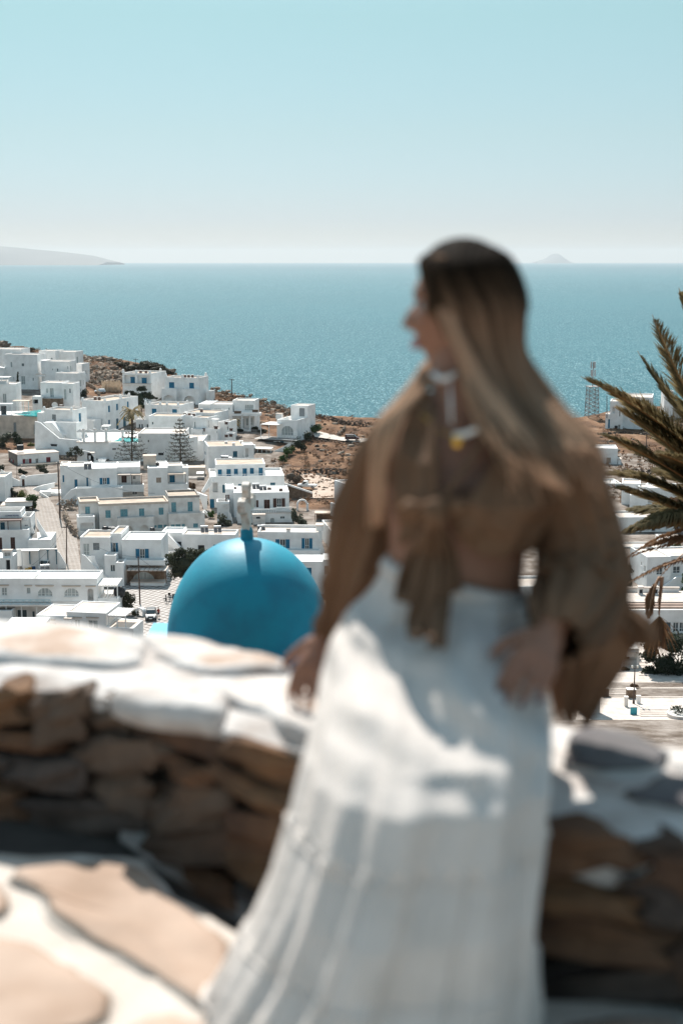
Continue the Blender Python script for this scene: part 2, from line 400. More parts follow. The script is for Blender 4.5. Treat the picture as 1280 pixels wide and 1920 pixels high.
strip('street', [(902, 44, 70), (918, 48, 78), (930, 58, 88), (945, 66, 100), (962, 62, 108), (985, 66, 121), (1008, 82, 145), (1030, 96, 147), (1050, 104, 150), (1075, 120, 154)], PAVE)
strip('square', [(1066, 225, 345), (1100, 214, 345), (1130, 205, 345), (1160, 200, 345), (1200, 190, 345), (1240, 180, 345)], PLAZA)
strip('pavement', [(1205, 1080, 1300), (1260, 1080, 1300), (1345, 1080, 1300), (1400, 1060, 1320)], PAVE2)
strip('country_lane', [(812, 585, 600), (822, 590, 640), (829, 640, 760), (833, 690, 800)], mat('lane_concrete', (0.5, 0.44, 0.39), 0.9, scale=.5), lift=0.5)
strip('dirt_track', [(890, 560, 585), (905, 575, 640), (920, 590, 650), (936, 560, 640)], mat('dirt', (0.50, 0.40, 0.33), 0.95, scale=.4, col2=(0.36, 0.27, 0.21)), lift=0.3)
# ------------------------------------------------------------------ buildings
def facade(mb, map3, s0, s1, t0, t1, ops, rev):
    S = sorted(set([s0, s1] + [min(max(v, s0), s1) for o in ops for v in (o[1], o[3])]))
    T = sorted(set([t0, t1] + [min(max(v, t0), t1) for o in ops for v in (o[2], o[4])]))
    for a, b in zip(S, S[1:]):
        for c, d in zip(T, T[1:]):
            ms, mt = (a + b) / 2, (c + d) / 2
            if b - a < 1e-5 or d - c < 1e-5: continue
            if any(o[1] < ms < o[3] and o[2] < mt < o[4] for o in ops): continue
            mb.quad(map3(a, c, 0), map3(b, c, 0), map3(b, d, 0), map3(a, d, 0))
    for o in ops:
        k, a, c, b, d, r = o
        mb.quad(map3(a, c, 0), map3(b, c, 0), map3(b, c, r), map3(a, c, r))
        mb.quad(map3(a, d, r), map3(b, d, r), map3(b, d, 0), map3(a, d, 0))
        mb.quad(map3(a, c, r), map3(a, d, r), map3(a, d, 0), map3(a, c, 0))
        mb.quad(map3(b, c, 0), map3(b, d, 0), map3(b, d, r), map3(b, c, r))
        if k in 'oA': mb.quad(map3(a, c, r), map3(b, c, r), map3(b, d, r), map3(a, d, r))
        if k in 'AaQ':                                       # arch head: fill the corners above the curve
            cxm = (a + b) / 2; rad = (b - a) / 2; sp = d - min(rad, (d - c) * .95); yr = d - sp; n = 7
            for sgn, ex in ((-1, a), (1, b)):
                pts = [(cxm + sgn * rad * cos(w), sp + yr * sin(w)) for w in [pi / 2 * i / n for i in range(n + 1)]]
                for (p, q), (p2, q2) in zip(pts, pts[1:]):
                    mb.quad(map3(p, q, 0), map3(p2, q2, 0), map3(p2, d, 0), map3(p, d, 0))
                    mb.quad(map3(p, q, 0), map3(p2, q2, 0), map3(p2, q2, r * .97), map3(p, q, r * .97))

class House:
    def __init__(s, x, y, yaw=0, label='', name='house', cat='house', Y=None, group=None):
        s.yaw = radians(yaw); Y = Y or DY(y); P = at(x, y, Y); s.P = P; s.Y = Y
        s.e = Vector((cos(s.yaw), sin(s.yaw), 0)); s.n = Vector((sin(s.yaw), -cos(s.yaw), 0))
        s.root = empty(name, P, s.yaw, label, cat, group)
        s.sc = F / Y
    def loc(s, px, py, o=0.0):
        d = ray(px, py); Q = s.P + s.n * o; k = (Q - CAMP).dot(s.n) / d.dot(s.n); H = CAMP + d * k
        return (H - s.P).dot(s.e), H.z - s.P.z
    def sloc(s, px, py, S):                                   # on the side plane at local s = S -> (depth, z)
        d = ray(px, py); Q = s.P + s.e * S; k = (Q - CAMP).dot(s.e) / d.dot(s.e); H = CAMP + d * k
        return -(H - s.P).dot(s.n), H.z - s.P.z
    def ground(s, a, dep=0):
        Q = s.P + s.e * a - s.n * dep; return gz(Q.x, Q.y) - s.P.z
    def fill(s, map3, ops, side=False):
        for o in ops:
            k, a, c, b, d, r, kk = o
            w, h = b - a, d - c
            if kk in ('o', 'A', 'x'): continue
            nm = 'door' if (h > 1.75 and h / w > 1.25) else 'window'
            fr = MB(); fw = min(0.09, w * .12); rr = r - 0.03; f0 = r - 0.10
            def bx(m_, a1, b1, c1, d1, e0, e1):
                p = [map3(a1, c1, e1), map3(b1, c1, e1), map3(b1, d1, e1), map3(a1, d1, e1)]
                q = map3(a1, c1, e0); m_.prism([map3(a1, c1, e0), map3(b1, c1, e0), map3(b1, d1, e0), map3(a1, d1, e0)], Vector(p[0]) - Vector(q))
            bx(fr, a, a + fw, c, d, f0, rr); bx(fr, b - fw, b, c, d, f0, rr); bx(fr, a + fw, b - fw, d - fw, d, f0, rr); bx(fr, a + fw, b - fw, c, c + fw, f0, rr)
            km = kk[-1]
            fm = {'b': BLUE, 't': TEAL, 'n': BROWN, 'r': RED, 'v': NAVY, 'k': TAN, 'd': GREY, 'y': GREY}.get(km, FRAMEW)
            if kk[0] == 's':
                fm = FRAMEW
            if kk[0] in 'gcsQ' and w > 0.7:                    # mullions
                nmul = 1 if w < 1.8 else 3
                for i in range(nmul):
                    x = a + w * (i + 1) / (nmul + 1); bx(fr, x - .04, x + .04, c + fw, d - fw, f0, rr)
                if h > 1.3: bx(fr, a + fw, b - fw, c + h * .33, c + h * .33 + .06, f0, rr)
            wo_ = fr.build(nm, fm, s.root)
            pm = KIND.get(km, GLASS) if kk[0] != 's' else random.choice([GLASS, CURT])
            if kk[0] in 'Qa': pm = CURT if kk[0] == 'Q' else KIND.get(kk[1], GLASS)
            pn = MB()
            if kk[0] in 'btnrvky':                           # two closed leaves with rails
                m_ = (a + b) / 2; g = 0.012
                if w > 0.75:
                    bx(pn, a + fw, m_ - g, c + fw, d - fw, r - .06, r); bx(pn, m_ + g, b - fw, c + fw, d - fw, r - .06, r)
                    for i in range(2):
                        zz = c + h * (.3 + .4 * i); bx(pn, a + fw + .03, b - fw - .03, zz, zz + .07, r - .085, r - .06)
                else: bx(pn, a + fw, b - fw, c + fw, d - fw, r - .06, r)
                pn.build('shutter' if nm == 'window' else 'door_leaf', pm, wo_)
            else:
                bx(pn, a + fw, b - fw, c + fw, d - fw, r - .05, r); pn.build('pane', pm, wo_)
            sl_ = MB(); bx(sl_, a - .06, b + .06, c - .10, c - .005, -.06, -.004); 
            if nm == 'window' and w < 3: sl_.build('sill', WHITE, wo_)
    def prep(s, ops, locf, rev=0.22):
        out = []; shut = []
        for o in ops:
            k, x0, y0, x1, y1 = o[:5]; a, d = locf(x0, y0); b, c = locf(x1, y1)
            if a > b: a, b = b, a
            if c > d: c, d = d, c
            r = o[5] if len(o) > 5 else {'o': 1.6, 'A': 1.8, 'd': 0.5}.get(k[0], rev)
            if k[0] == 's':                                  # open shutters folded back on the wall
                w = (b - a) * .30; col = KIND[k[1]]
                shut.append((a, a + w - .03, c, d, col)); shut.append((b - w + .03, b, c, d, col)); a += w; b -= w
            out.append((k[0] if k[0] in 'oAaQ' else 'w', a, c, b, d, r, k))
        return out, shut
    def block(s, x0, y0, x1, y1, d=8.0, o=0.0, par=0.35, ops=(), L=(), R=(), m=None, rm=None, g=True, name='wall', th=0.25, rname='roof', cop=None, so=0.0, top=True):
        m = m or WHITE; rm = rm or ROOFP
        a, t1 = s.loc(x0, y0, o); b, t0 = s.loc(x1, y1, o)
        b = s.loc(x1, y0, o)[0]
        if g:
            zz = min(s.ground(a), s.ground(b), s.ground(a, d), s.ground(b, d)) - 1.0; t0 = min(t0, zz)
            if t0 < t1 - 25: t0 = t1 - 25
        y_ = -o                                              # local y of the front plane
        mb = MB()
        fo, fs = s.prep(ops, lambda X, Yp: s.loc(X, Yp, o)); mf = lambda S, T, r: (S, y_ + r, T)
        facade(mb, mf, a, b, t0, t1, [q[:6] for q in fo], 0.2)
        lo, ls = s.prep(L, lambda X, Yp: s.sloc(X, Yp, a)); ro, rs = s.prep(R, lambda X, Yp: s.sloc(X, Yp, b))
        ml = lambda S, T, r: (a + r, S, T); mr = lambda S, T, r: (b - r, S, T)
        facade(mb, ml, y_, y_ + d, t0, t1, [q[:6] for q in lo], 0.2)
        facade(mb, mr, y_, y_ + d, t0, t1, [q[:6] for q in ro], 0.2)
        mb.quad((b, y_ + d, t0), (a, y_ + d, t0), (a, y_ + d, t1), (b, y_ + d, t1))
        tr = t1 - par
        if par > 0 and top:
            w = th
            A = [(a, y_, t1), (b, y_, t1), (b, y_ + d, t1), (a, y_ + d, t1)]; B = [(a + w, y_ + w, t1), (b - w, y_ + w, t1), (b - w, y_ + d - w, t1), (a + w, y_ + d - w, t1)]
            Bl = [(p[0], p[1], tr) for p in B]
            for i in range(4):
                j = (i + 1) % 4; mb.quad(A[i], A[j], B[j], B[i]); mb.quad(B[i], B[j], Bl[j], Bl[i])
        wobj = mb.build(name, m, s.root)
        w = th if par > 0 else 0
        if top:
            if par > 0: MB().quad((a + w, y_ + w, tr), (b - w, y_ + w, tr), (b - w, y_ + d - w, tr), (a + w, y_ + d - w, tr)).build(rname, rm, s.root)
            else: MB().box(a - .12, b + .12, y_ - .12, y_ + d + .12, t1 + .003, t1 + .16).build(rname, rm, s.root)
        if cop:                                              # coloured coping round the roof
            c = MB(); h = 0.42; e_ = .06
            c.box(a - e_, b + e_, y_ - e_, y_ + w + e_, t1 - h, t1 + .05); c.box(a - e_, b + e_, y_ + d - w, y_ + d + e_, t1 - h, t1 + .05)
            c.box(a - e_, a + w + .01, y_ + w + e_ + .002, y_ + d - w - .002, t1 - h, t1 + .05); c.box(b - w - .01, b + e_, y_ + w + e_ + .002, y_ + d - w - .002, t1 - h, t1 + .05)
            c.build('coping', cop, s.root)
        for ops_, mp in ((fo, mf), (lo, ml), (ro, mr)): s.fill(mp, ops_)
        for sh, mp in ((fs, mf), (ls, ml), (rs, mr)):
            for (p, q, c, d_, col) in sh:
                k = MB(); A0 = Vector(mp(p, c, -.07)); A1 = Vector(mp(p, c, -.012))
                k.prism([mp(p, c, -.07), mp(q, c, -.07), mp(q, d_, -.07), mp(p, d_, -.07)], A1 - A0).build('shutter', col, s.root)
        return a, b, t0, t1
    def rail(s, x0, y0, x1, y1, o, m=None, n=0, name='railing', X=False):
        m = m or FRAMEW; a, t1 = s.loc(x0, y0, o); b, t0 = s.loc(x1, y1, o); k = MB(); y_ = -o
        k.box(a, b, y_ - .03, y_ + .03, t1 - .07, t1); k.box(a, b, y_ - .03, y_ + .03, t0, t0 + .06)
        n = n or max(2, int((b - a) / .22))
        for i in range(n + 1):
            x = a + (b - a) * i / n; k.box(x - .03, x + .03, y_ - .02, y_ + .02, t0 + .06, t1 - .07)
            if X and i < n:
                x2 = a + (b - a) * (i + 1) / n
                k.tube([(x, y_, t0), (x2, y_, t1)], .025, 4); k.tube([(x2, y_ + .01, t0), (x, y_ + .01, t1)], .025, 4)
        return k.build(name, m, s.root, kind='stuff')
    def balus(s, x0, y0, x1, y1, o, m=None):
        m = m or WHITE; a, t1 = s.loc(x0, y0, o); b, t0 = s.loc(x1, y1, o); k = MB(); y_ = -o
        k.box(a, b, y_ - .09, y_ + .09, t1 - .14, t1); k.box(a, b, y_ - .08, y_ + .08, t0, t0 + .1)
        n = max(2, int((b - a) / .36))
        for i in range(n + 1):
            x = a + (b - a) * i / n; k.lathe([(.05, 0), (.09, (t1 - t0) * .25), (.05, (t1 - t0) * .6), (.06, t1 - t0 - .2)], 6, (x, y_, t0 + .08))
        return k.build('balustrade', m, s.root, kind='stuff')
    def canopy(s, x0, y0, x1, y1, o0, o1, posts=2, m=None, pm=None, ybot=None, slats=0, thick=.12):
        # flat roof on posts: front edge at offset o1 (pixels y1), back at o0
        m = m or ROOFW; pm = pm or FRAMEW
        a, t = s.loc(x0, y1, o1); b, _ = s.loc(x1, y1, o1); k = MB()
        if slats:
            for i in range(slats):
                u = a + (b - a) * i / slats; MB().box(u, u + (b - a) / slats * .82, -o1, -o0, t, t + thick).build('slat', m, s.root)
            k2 = MB(); k2.box(a, b, -o1 + .05, -o1 + .17, t - .14, t - .002); k2.build('beam', pm, s.root); MB().box(a, b, -o0 - .17, -o0 - .05, t - .14, t - .002).build('beam', pm, s.root)
        else: k.box(a, b, -o1, -o0, t, t + thick).build('canopy', m, s.root)
        t0 = s.loc(x0, ybot, o1)[1] if ybot else t - 2.3
        for i in range(posts):
            x = a + .1 + (b - a - .2) * (i / max(1, posts - 1)); MB().box(x - .07, x + .07, -o1 + .1, -o1 + .24, t0, t - .143 if slats else t - .002).build('post', pm, s.root)
    def finials(s, pts, S=None, h=0.75):
        src = None
        for p in pts:
            px, py = p[:2]; dep = p[2] if len(p) > 2 else 0
            if dep: 
                a, t = s.loc(px, py, -dep)
            else: a, t = s.loc(px, py, 0)
            if src is None:
                k = MB(); k.box(-.38, .38, -.38, .38, -h, 0); k.lathe([(.36, .0), (.42, .18), (.36, .45), (.12, .66)], 8)
                src = k.mesh('finial', WHITE)
            ob = bpy.data.objects.new('finial', src); COL.objects.link(ob); ob.parent = s.root; ob.location = (a, dep + .05, t - .25)
    def poly(s, pts, o, th, m=None, name='wall'):
        P = [(*[s.loc(x, y, o)[0]], -o, s.loc(x, y, o)[1]) for x, y in pts]
        return MB().prism(P, (0, th, 0)).build(name, m or WHITE, s.root)
    def stairs(s, x0, y0, x1, y1, o0, o1, width_px, n=10, m=None):   # from bottom (x0,y0,o0) to top (x1,y1,o1)
        m = m or WHITE
        a0, z0 = s.loc(x0, y0, o0); a1, z1 = s.loc(x1, y1, o1); w = width_px / s.sc; k = MB()
        for i in range(n):
            t = i / n; a = a0 + (a1 - a0) * t; zz = z0 + (z1 - z0) * (i + 1) / n; oo = o0 + (o1 - o0) * t; o2 = o0 + (o1 - o0) * (i + 1) / n
            MB().box(a, a + w, -oo, -o2 if abs(o2 - oo) > .02 else -oo + w, zz - (z1 - z0) / n - .05, zz).build('step', m, s.root)
def lp(o): return o
# ------------------------------------------------------------------ the town, traced building by building
# far left cluster on the ridge
h = House(40, 720, -10, 'large white cube house behind the cypress, left end of the village', Y=520)
h.block(-20, 654, 39, 745, d=9, o=-8, par=.3)
h.block(8, 664, 70, 745, d=9, par=.35, ops=[('g', 40.6, 681, 45.8, 687), ('c', 40, 705, 48, 721), ('c', 20, 678.5, 23.6, 689), ('c', 61, 708, 64, 714), ('c', 25.5, 707, 27, 714)])
h.poly([(-20, 684), (8, 690), (8, 745), (-20, 745)], 1.5, 1.6)
h = House(100, 690, -12, 'tall flat roofed white house on the ridge with a tiny square window', Y=540)
h.block(73, 657.5, 104, 730, d=8, par=.3, ops=[('c', 77, 668, 82, 678.5), ('g', 95.4, 670.5, 99, 674.5)], R=[('c', 113, 668, 115, 674)])
h.block(104, 659, 141, 730, d=8, o=-4, par=.3, R=[('c', 144, 669, 147.5, 682)])
h = House(152, 705, -14, 'small white house at the right end of the ridge cluster beside the rocks', Y=528)
h.block(138, 682, 153.5, 735, d=7, par=.2, R=[('c', 157, 694, 159, 701), ('c', 160.5, 694, 163, 701)])
h = House(110, 715, -8, 'rounded white house with two tiny windows and a side terrace in the ridge cluster', Y=515)
h.block(84, 677, 130, 745, d=8, par=.3, ops=[('c', 98, 691, 100, 694.5), ('g', 107, 691, 109.6, 696), ('c', 126.5, 686.5, 128.5, 692)], R=[('c', 132, 686, 135, 698)])
P = []
a, t = h.loc(85, 676, 0); b, _ = h.loc(130, 676, 0); z0 = h.ground(a) - 1
k = MB(); n = 12
for i in range(n):
    w0 = -pi / 2 + pi * i / n; w1 = -pi / 2 + pi * (i + 1) / n
    f = lambda w: (a - 2.4 * cos(w), 3 + 3 * sin(w))
    p, q = f(w0), f(w1); k.quad((*p, z0), (*q, z0), (*q, t - .02), (*p, t - .02)); k.tri((*p, t - .02), (*q, t - .02), (a + .3, 3, t - .02))
k.build('rounded_wall', WHITE, h.root)
h.block(68, 702, 83, 706, d=2.5, o=1.0, par=0, g=False, top=True, name='balcony', rname='balcony_slab')
h = House(130, 725, -14, 'white house with two tall windows stepping down below the rounded house', Y=505)
h.block(104, 699, 145, 755, d=7, par=.3, ops=[('g', 110, 712, 116, 717)], R=[('c', 149.5, 713, 153.2, 725), ('c', 155.7, 712, 157.8, 722)])
h = House(95, 751, -8, 'low white house with glazed door above a brown stone base', Y=462)
h.block(76, 717, 116, 765, d=8, par=.3, ops=[('c', 87, 728, 90, 737), ('c', 93.6, 727.6, 101.6, 745.5)])
h.block(116, 719, 137, 765, d=7, o=.8, par=.3, ops=[('c', 120, 729.6, 125, 749.5), ('g', 130, 728.5, 133, 737)])
h.block(79, 747, 116, 766, d=2.4, o=2.4, par=0.02, m=STONE, rm=ROOFW, name='stone_base')
h.block(61, 743, 79, 766, d=3, o=2.6, par=.02, ops=[('d', 62, 749, 72, 757, 1.5)], rm=ROOFW)
h = House(15, 755, 0, 'low white house at the left edge with a tall glazed door', Y=458)
h.block(-20, 720, 29.5, 775, d=8, par=.3, ops=[('c', 5.3, 738, 13, 756), ('g', -8, 700, -6, 701)])
h.block(-15, 714, 12, 722, d=4, o=-2, par=.2, g=False)
h.canopy(-10, 706, 17, 708, -5, -1, posts=3, ybot=720)
h = House(20, 779, 0, 'beige retaining wall under the pool terrace at the left edge', name='retaining_wall', cat='wall', Y=438)
h.block(-20, 779, 68, 845, d=14, par=.05, m=CREAM, rm=ROOFW, ops=[('y', 25.5, 792, 31.5, 810), ('y', 63.5, 796, 66, 814)])
h.rail(25, 763, 69, 779, -.2, METAL, n=4)
# pool terrace things
def flat(name, pts, z, m, label, cat, th=.15, kind=None):
    k = MB(); P = [on_z(x, y, z) for x, y in pts]; k.prism(P, (0, 0, -th)); o = k.build(name, m)
    tag(o, label, cat, kind=kind); return o
WATER = mat('pool_water', (0.03, 0.42, 0.42), 0.08, var=.15, scale=.6, spec=.5, bump=.02, bscale=2)
zt = h.P.z + h.loc(20, 779, 0)[1]
flat('swimming_pool', [(30, 776), (44, 772.5), (78, 768), (76, 780.0), (46, 778.6)], zt + .08, WATER, 'turquoise terrace pool at the left edge of the village', 'pool', .3)
h = House(12, 780, 0, 'glass walled white poolside shelter on the left terrace', name='pool_shelter', cat='shelter', Y=442); h.P.z = zt; h.root.location.z = zt
h.canopy(-5, 755, 22, 758, -1.5, 1.2, posts=3, m=FRAMEW, ybot=779)
a, t = h.loc(2, 761, 1.1); b, t0 = h.loc(13, 779, 1.1); MB().box(a, b, -1.1, -1.05, t0, t).build('glass_panel', GLASS, h.root)
h = House(38, 773, 0, 'flat reed roofed pergola beside the left pool', name='pergola', cat='pergola', Y=446); h.P.z = zt; h.root.location.z = zt
h.canopy(23, 750, 54, 752.5, -2.5, 1, posts=4, m=REED, ybot=774)
# white house with dish
h = House(110, 792, -19, 'white house with satellite dish on its roof, left of the long terrace wall', Y=421)
h.block(82, 767, 136, 815, d=8.5, par=.5, rm=ROOFB, ops=[('y', 97.6, 777, 105.6, 790)], R=[('b', 148, 775, 153, 795)])
h.block(70, 774, 82.2, 815, d=5, o=.4, par=.3)
h.finials([(83, 764), (134, 766)])
h.block(97.6, 791, 143, 830, d=3, o=4.5, par=.9, ops=[]); h.finials([(99, 789), (142, 791)])
h.poly([(65.5, 790), (75, 792), (111, 822), (121, 823), (148, 825.5), (158, 834), (166, 842), (166, 853), (66, 853)], 9, .5, name='sloping_wall')
h.poly([(81, 792), (97, 792), (118, 816), (118, 822), (111, 821)], 6.5, 2.2, name='stair_wall')
h.block(96, 833.5, 107, 837, d=.3, o=9.05, par=0, g=False, m=DARK, rm=DARK, name='vent_window')
# two storey blue window house B2
h = House(175, 800, -24, 'long white house with blue windows stepping back to the right, rounded left corner', Y=448)
h.block(153, 750, 198, 830, d=19, par=.6, rm=ROOFB, R=[('b', 203, 761, 207, 772.5), ('b', 218, 757.5, 222, 769), ('b', 238.5, 753, 242, 763.5), ('b', 203.4, 787.5, 207, 800), ('v', 218, 785, 223, 804), ('v', 231, 781.5, 237, 800)])
h.finials([(155, 747), (196.5, 750), (226, 741.5, 10), (242, 738.5, 18)])
h.block(140, 786, 176, 830, d=4, o=5, par=.8, ops=[('c', 174, 790, 175.5, 794)])
h.finials([(143, 783), (158, 782), (174, 784)])
# pool arcade
h = House(200, 842, 0, 'white arcade of pointed bays in front of the hotel pool', name='arcade', cat='arcade', Y=408)
z_ar = h.P.z
for i, (x0, x1) in enumerate([(145, 156), (158, 175), (180, 196), (201, 227), (232, 252)]):
    h.poly([(x0 - 2, 808), (x0, 808), ((x0 + x1) / 2, 804), (x1, 808), (x1 + 1, 808), (x1 + 1, 810.5), (x0 - 2, 810.5)], .1, .3, name='pediment')
for x in (156.5, 177.5, 198.5, 229.5):
    h.block(x - 1.8, 806, x + 2, 842, d=.9, o=.3, par=0, g=False, name='pillar', rname='pillar_cap')
h.finials([(156.5, 805), (177.5, 805), (198.5, 806), (229.5, 807)], h=.3)
h.block(144, 829.5, 228, 880, d=1, o=.6, par=.0, name='terrace_wall', rname='terrace_coping')
h.rail(202, 812, 226, 829, .05, GLASS, n=1, name='glass_screen'); 
zz = h.P.z + h.loc(200, 830, 0)[1]
flat('pool_deck', [(150, 831), (150, 812), (260, 809), (262, 831)], zz - .05, ROOFW, None, None, .2, 'structure')
flat('swimming_pool', [(203, 829.6), (222, 824), (224, 820.5), (246, 819.5), (262, 823), (262, 829.8)], zz + .02, WATER, 'curved blue hotel pool behind the white arcade', 'pool', .1)
h.canopy(190, 798, 205, 800, -9, -5, posts=2, m=ROOFW, ybot=810)
# B3 tower house by the shaggy pine
h = House(256, 748, -17, 'white two storey house with corner knobs and blue windows beside the dark tree', Y=498)
h.block(229.5, 699, 283, 775, d=13, par=.5, rm=ROOFB, ops=[('o', 233, 703, 253.5, 719, 1.2), ('o', 257.5, 703.5, 280.5, 720, 1.2), ('A', 232, 731, 243, 748, 1.5)])
h.block(245, 707.5, 253.3, 719, d=.1, o=-1.1, par=0, g=False, m=BLUE, rm=BLUE, name='shutter', rname='lintel'); h.block(266, 709, 275, 720, d=.1, o=-1.1, par=0, g=False, m=BLUE, rm=BLUE, name='shutter', rname='lintel')
h.block(229.5, 719, 283, 722, d=.8, o=.8, par=0, g=False, name='balcony', rname='balcony_coping')
h.finials([(231, 694), (255.5, 695.5), (281, 697), (301, 692, 12.5)])
# B4
h = House(340, 760, -16, 'white two storey house with two arched blue doors below its balconies', Y=493)
h.block(308.6, 707, 373, 790, d=9, par=.5, rm=ROOFB, ops=[('b', 317, 716.5, 327, 727.5), ('b', 355, 717.5, 364, 728.5), ('b', 317.5, 741.5, 327, 752), ('b', 355, 743, 364, 760)])
h.block(303.2, 728, 331, 753, d=1.8, o=1.8, par=.9, g=True, ops=[('A', 305, 740, 329, 753, 1.75)])
h.block(341, 729, 372.5, 762, d=1.8, o=1.8, par=.9, g=True, ops=[('A', 344.5, 742, 366, 762, 1.75)])
h.finials([(311, 702), (342, 703.5), (371, 705), (386, 700, 8.5)])
h.block(387, 733, 395, 790, d=4, o=-4, par=.5)
# B5
h = House(300, 790, -17, 'white house with blue windows and a row of roof knobs above the plain wall', Y=455)
h.block(271.5, 758, 336, 815, d=12, par=.6, rm=ROOFB, ops=[('b', 284.8, 766, 293.8, 777), ('b', 323, 767, 332, 777)])
h.finials([(273, 753), (281, 755), (300.5, 756), (313, 757), (334, 757), (351, 752, 11.5)])
for x in (299.5, 312): h.block(x, 759.5, x + 2.2, 790, d=.3, o=.3, par=0, g=False, name='pilaster', rname='pilaster_cap')
h.block(255, 786, 280, 815, d=5, o=3, par=.7, ops=[('g', 260, 795, 263.5, 807), ('g', 264.8, 795, 268.5, 807), ('g', 275, 795, 278.5, 806)])
h.finials([(263, 781.5), (272, 782)])
# B6, B7 big white
h = House(310, 812, -6, 'plain white block with one small window behind the tall conifer', Y=430)
h.block(279, 779.6, 341, 840, d=9, par=.4, rm=ROOFB, ops=[('g', 285, 791, 288, 796)])
h.block(341, 779, 361, 840, d=8, o=-5, par=.4)
h = House(300, 866, 0, 'broad plain white retaining building behind the two tall conifers', Y=404)
h.block(259, 812.5, 345, 900, d=14, par=.35, rm=ROOFP, ops=[('g', 277, 824.7, 280, 829.5), ('d', 296.5, 849, 307, 854), ('d', 267, 850, 276, 855)])
h.block(345, 826, 381, 900, d=14, o=-1, par=.2)
h.poly([(345, 812), (352, 822), (371, 818), (371, 860), (345, 860)], 0, .4, name='stair_wall')
h.block(204, 830.5, 259, 900, d=1.2, o=-1, par=.05, rm=ROOFW, ops=[('d', 210.5, 840.5, 218, 843.5), ('g', 250, 838, 253, 846)])
h.poly([(145, 843), (168, 847), (180, 862), (197, 870), (197, 900), (145, 900)], 3, .5, name='lower_wall')
h.stairs(178, 872, 186, 858, 4, -1, 16, n=9)
h.block(164, 850, 176, 880, d=2, o=3, par=0, ops=[('b', 166.5, 854, 170.5, 861)])
# B8
h = House(372, 828, -20, 'white terraced apartment house with dark rail panels in the middle of the village', Y=432)
h.block(346, 772, 403, 850, d=10, o=-7, par=.35, rm=ROOFB, R=[('c', 406, 781, 409, 793)])
h.block(360, 782, 388, 850, d=8, par=.35, rm=ROOFB, ops=[('c', 363.5, 791, 367, 803)], R=[('c', 390.3, 788.6, 392.7, 801)])
h.block(358, 804, 379, 850, d=2.2, o=2.2, par=.8, ops=[('o', 361, 813, 375.5, 827, 2.1)])
h.block(379, 802.5, 408, 850, d=6, o=1.0, par=.8, ops=[('c', 388, 815.5, 395, 827), ('g', 406, 808, 407.5, 812)])
h.block(380, 804, 384, 809, d=.1, o=1.1, par=0, g=False, m=BROWN, rm=BROWN, name='rail_panel', rname='rail_cap'); h.block(402, 800, 408, 804.5, d=.1, o=1.15, par=0, g=False, m=BROWN, rm=BROWN, name='rail_panel', rname='rail_cap')
h.block(408, 791, 424, 850, d=8, o=-2, par=.4, ops=[('c', 411, 809, 414, 819)], R=[('g', 426, 800, 429, 806), ('g', 426, 811, 429, 817)])
h.block(423, 790, 431, 796, d=1.2, o=-.5, par=.5, g=False, name='balcony'); h.block(424, 812, 437, 826, d=2.0, o=1.2, par=.7, name='balcony')
for (x, y) in ((421.5, 792), (421.5, 816), (430.5, 804), (430, 815)): h.block(x, y, x + 5.5, y + 4, d=.1, o=1.4, par=0, g=False, m=BROWN, rm=BROWN, name='rail_panel', rname='rail_cap')
h.canopy(395, 784, 408, 786.5, -1, .8, posts=2, m=ROOFW, ybot=802)
# B9 long house
h = House(440, 806, -7, 'long white two storey house with a colonnaded ground floor near the ridge', Y=450)
h.block(394, 757.5, 436, 830, d=9, par=.35, rm=ROOFP, ops=[('c', 402, 765.5, 415, 781), ('c', 428, 764, 431, 769)])
h.block(372, 757.5, 394, 830, d=12, o=1, par=.2, rm=ROOFW)
h.block(436, 750.5, 477, 830, d=8, o=-1.0, par=.35, rm=ROOFP, ops=[('g', 437.2, 760, 438.5, 772), ('c', 459, 758.5, 475, 770), ('g', 445, 785, 450, 799), ('g', 454.5, 785, 457, 803), ('c', 461, 784, 466, 798), ('c', 469.7, 783.5, 474, 797)])
h.block(436, 774, 487, 780.5, d=3.2, o=2.2, par=.7, g=False, name='balcony', rname='balcony_floor')
h.block(439, 771.5, 452, 775.5, d=.1, o=2.25, par=0, g=False, m=WOOD, rm=WOOD, name='rail_panel', rname='rail_cap'); h.block(473, 769, 484, 773, d=.1, o=2.3, par=0, g=False, m=WOOD, rm=WOOD, name='rail_panel', rname='rail_cap')
h.block(413, 777, 425.5, 781, d=.1, o=.6, par=0, g=False, m=WOOD, rm=WOOD, name='rail_panel', rname='rail_cap')
for x in (452.5, 467, 484): h.block(x, 780, x + 2.6, 806, d=.5, o=2.1, par=0, g=False, name='pillar', rname='pillar_cap')
h.poly([(430, 802), (470, 806), (470, 815), (430, 815)], 3.5, .4)
# B10 sea view house
h = House(545, 827, -20, 'white house with a square roof tower and big arched window near the sea', Y=432)
h.block(519, 786.5, 556.5, 845, d=15.5, par=.9, rm=ROOFW, ops=[('Qc', 527.5, 798, 550, 817)], R=[('g', 584, 794, 585.5, 800), ('g', 571, 815, 574, 820)])
h.block(545, 759.5, 577, 800, d=6.5, o=-9, par=.25, rm=ROOFP, g=False, ops=[('y', 561, 765, 571, 781)])
h.block(517, 776, 527, 786, d=1.5, o=-9, par=0, g=False, name='stair_head', rname='stair_cap')
h.block(477, 822, 556, 826, d=6, o=4.5, par=0.02, g=False, rm=CONC, name='terrace', rname='terrace_floor')
h.block(513, 826.5, 555, 850, d=3, o=3, par=0, ops=[('d', 517, 827.5, 523, 840, .8), ('v', 525, 827, 532, 839)], rm=CONC)
h.block(484, 826, 514, 850, d=2, o=2, par=0, m=STONE, rm=CONC, name='stone_base')
h.canopy(488, 791, 520, 796, -4, 3.5, posts=3, m=ROOFW, ybot=821)
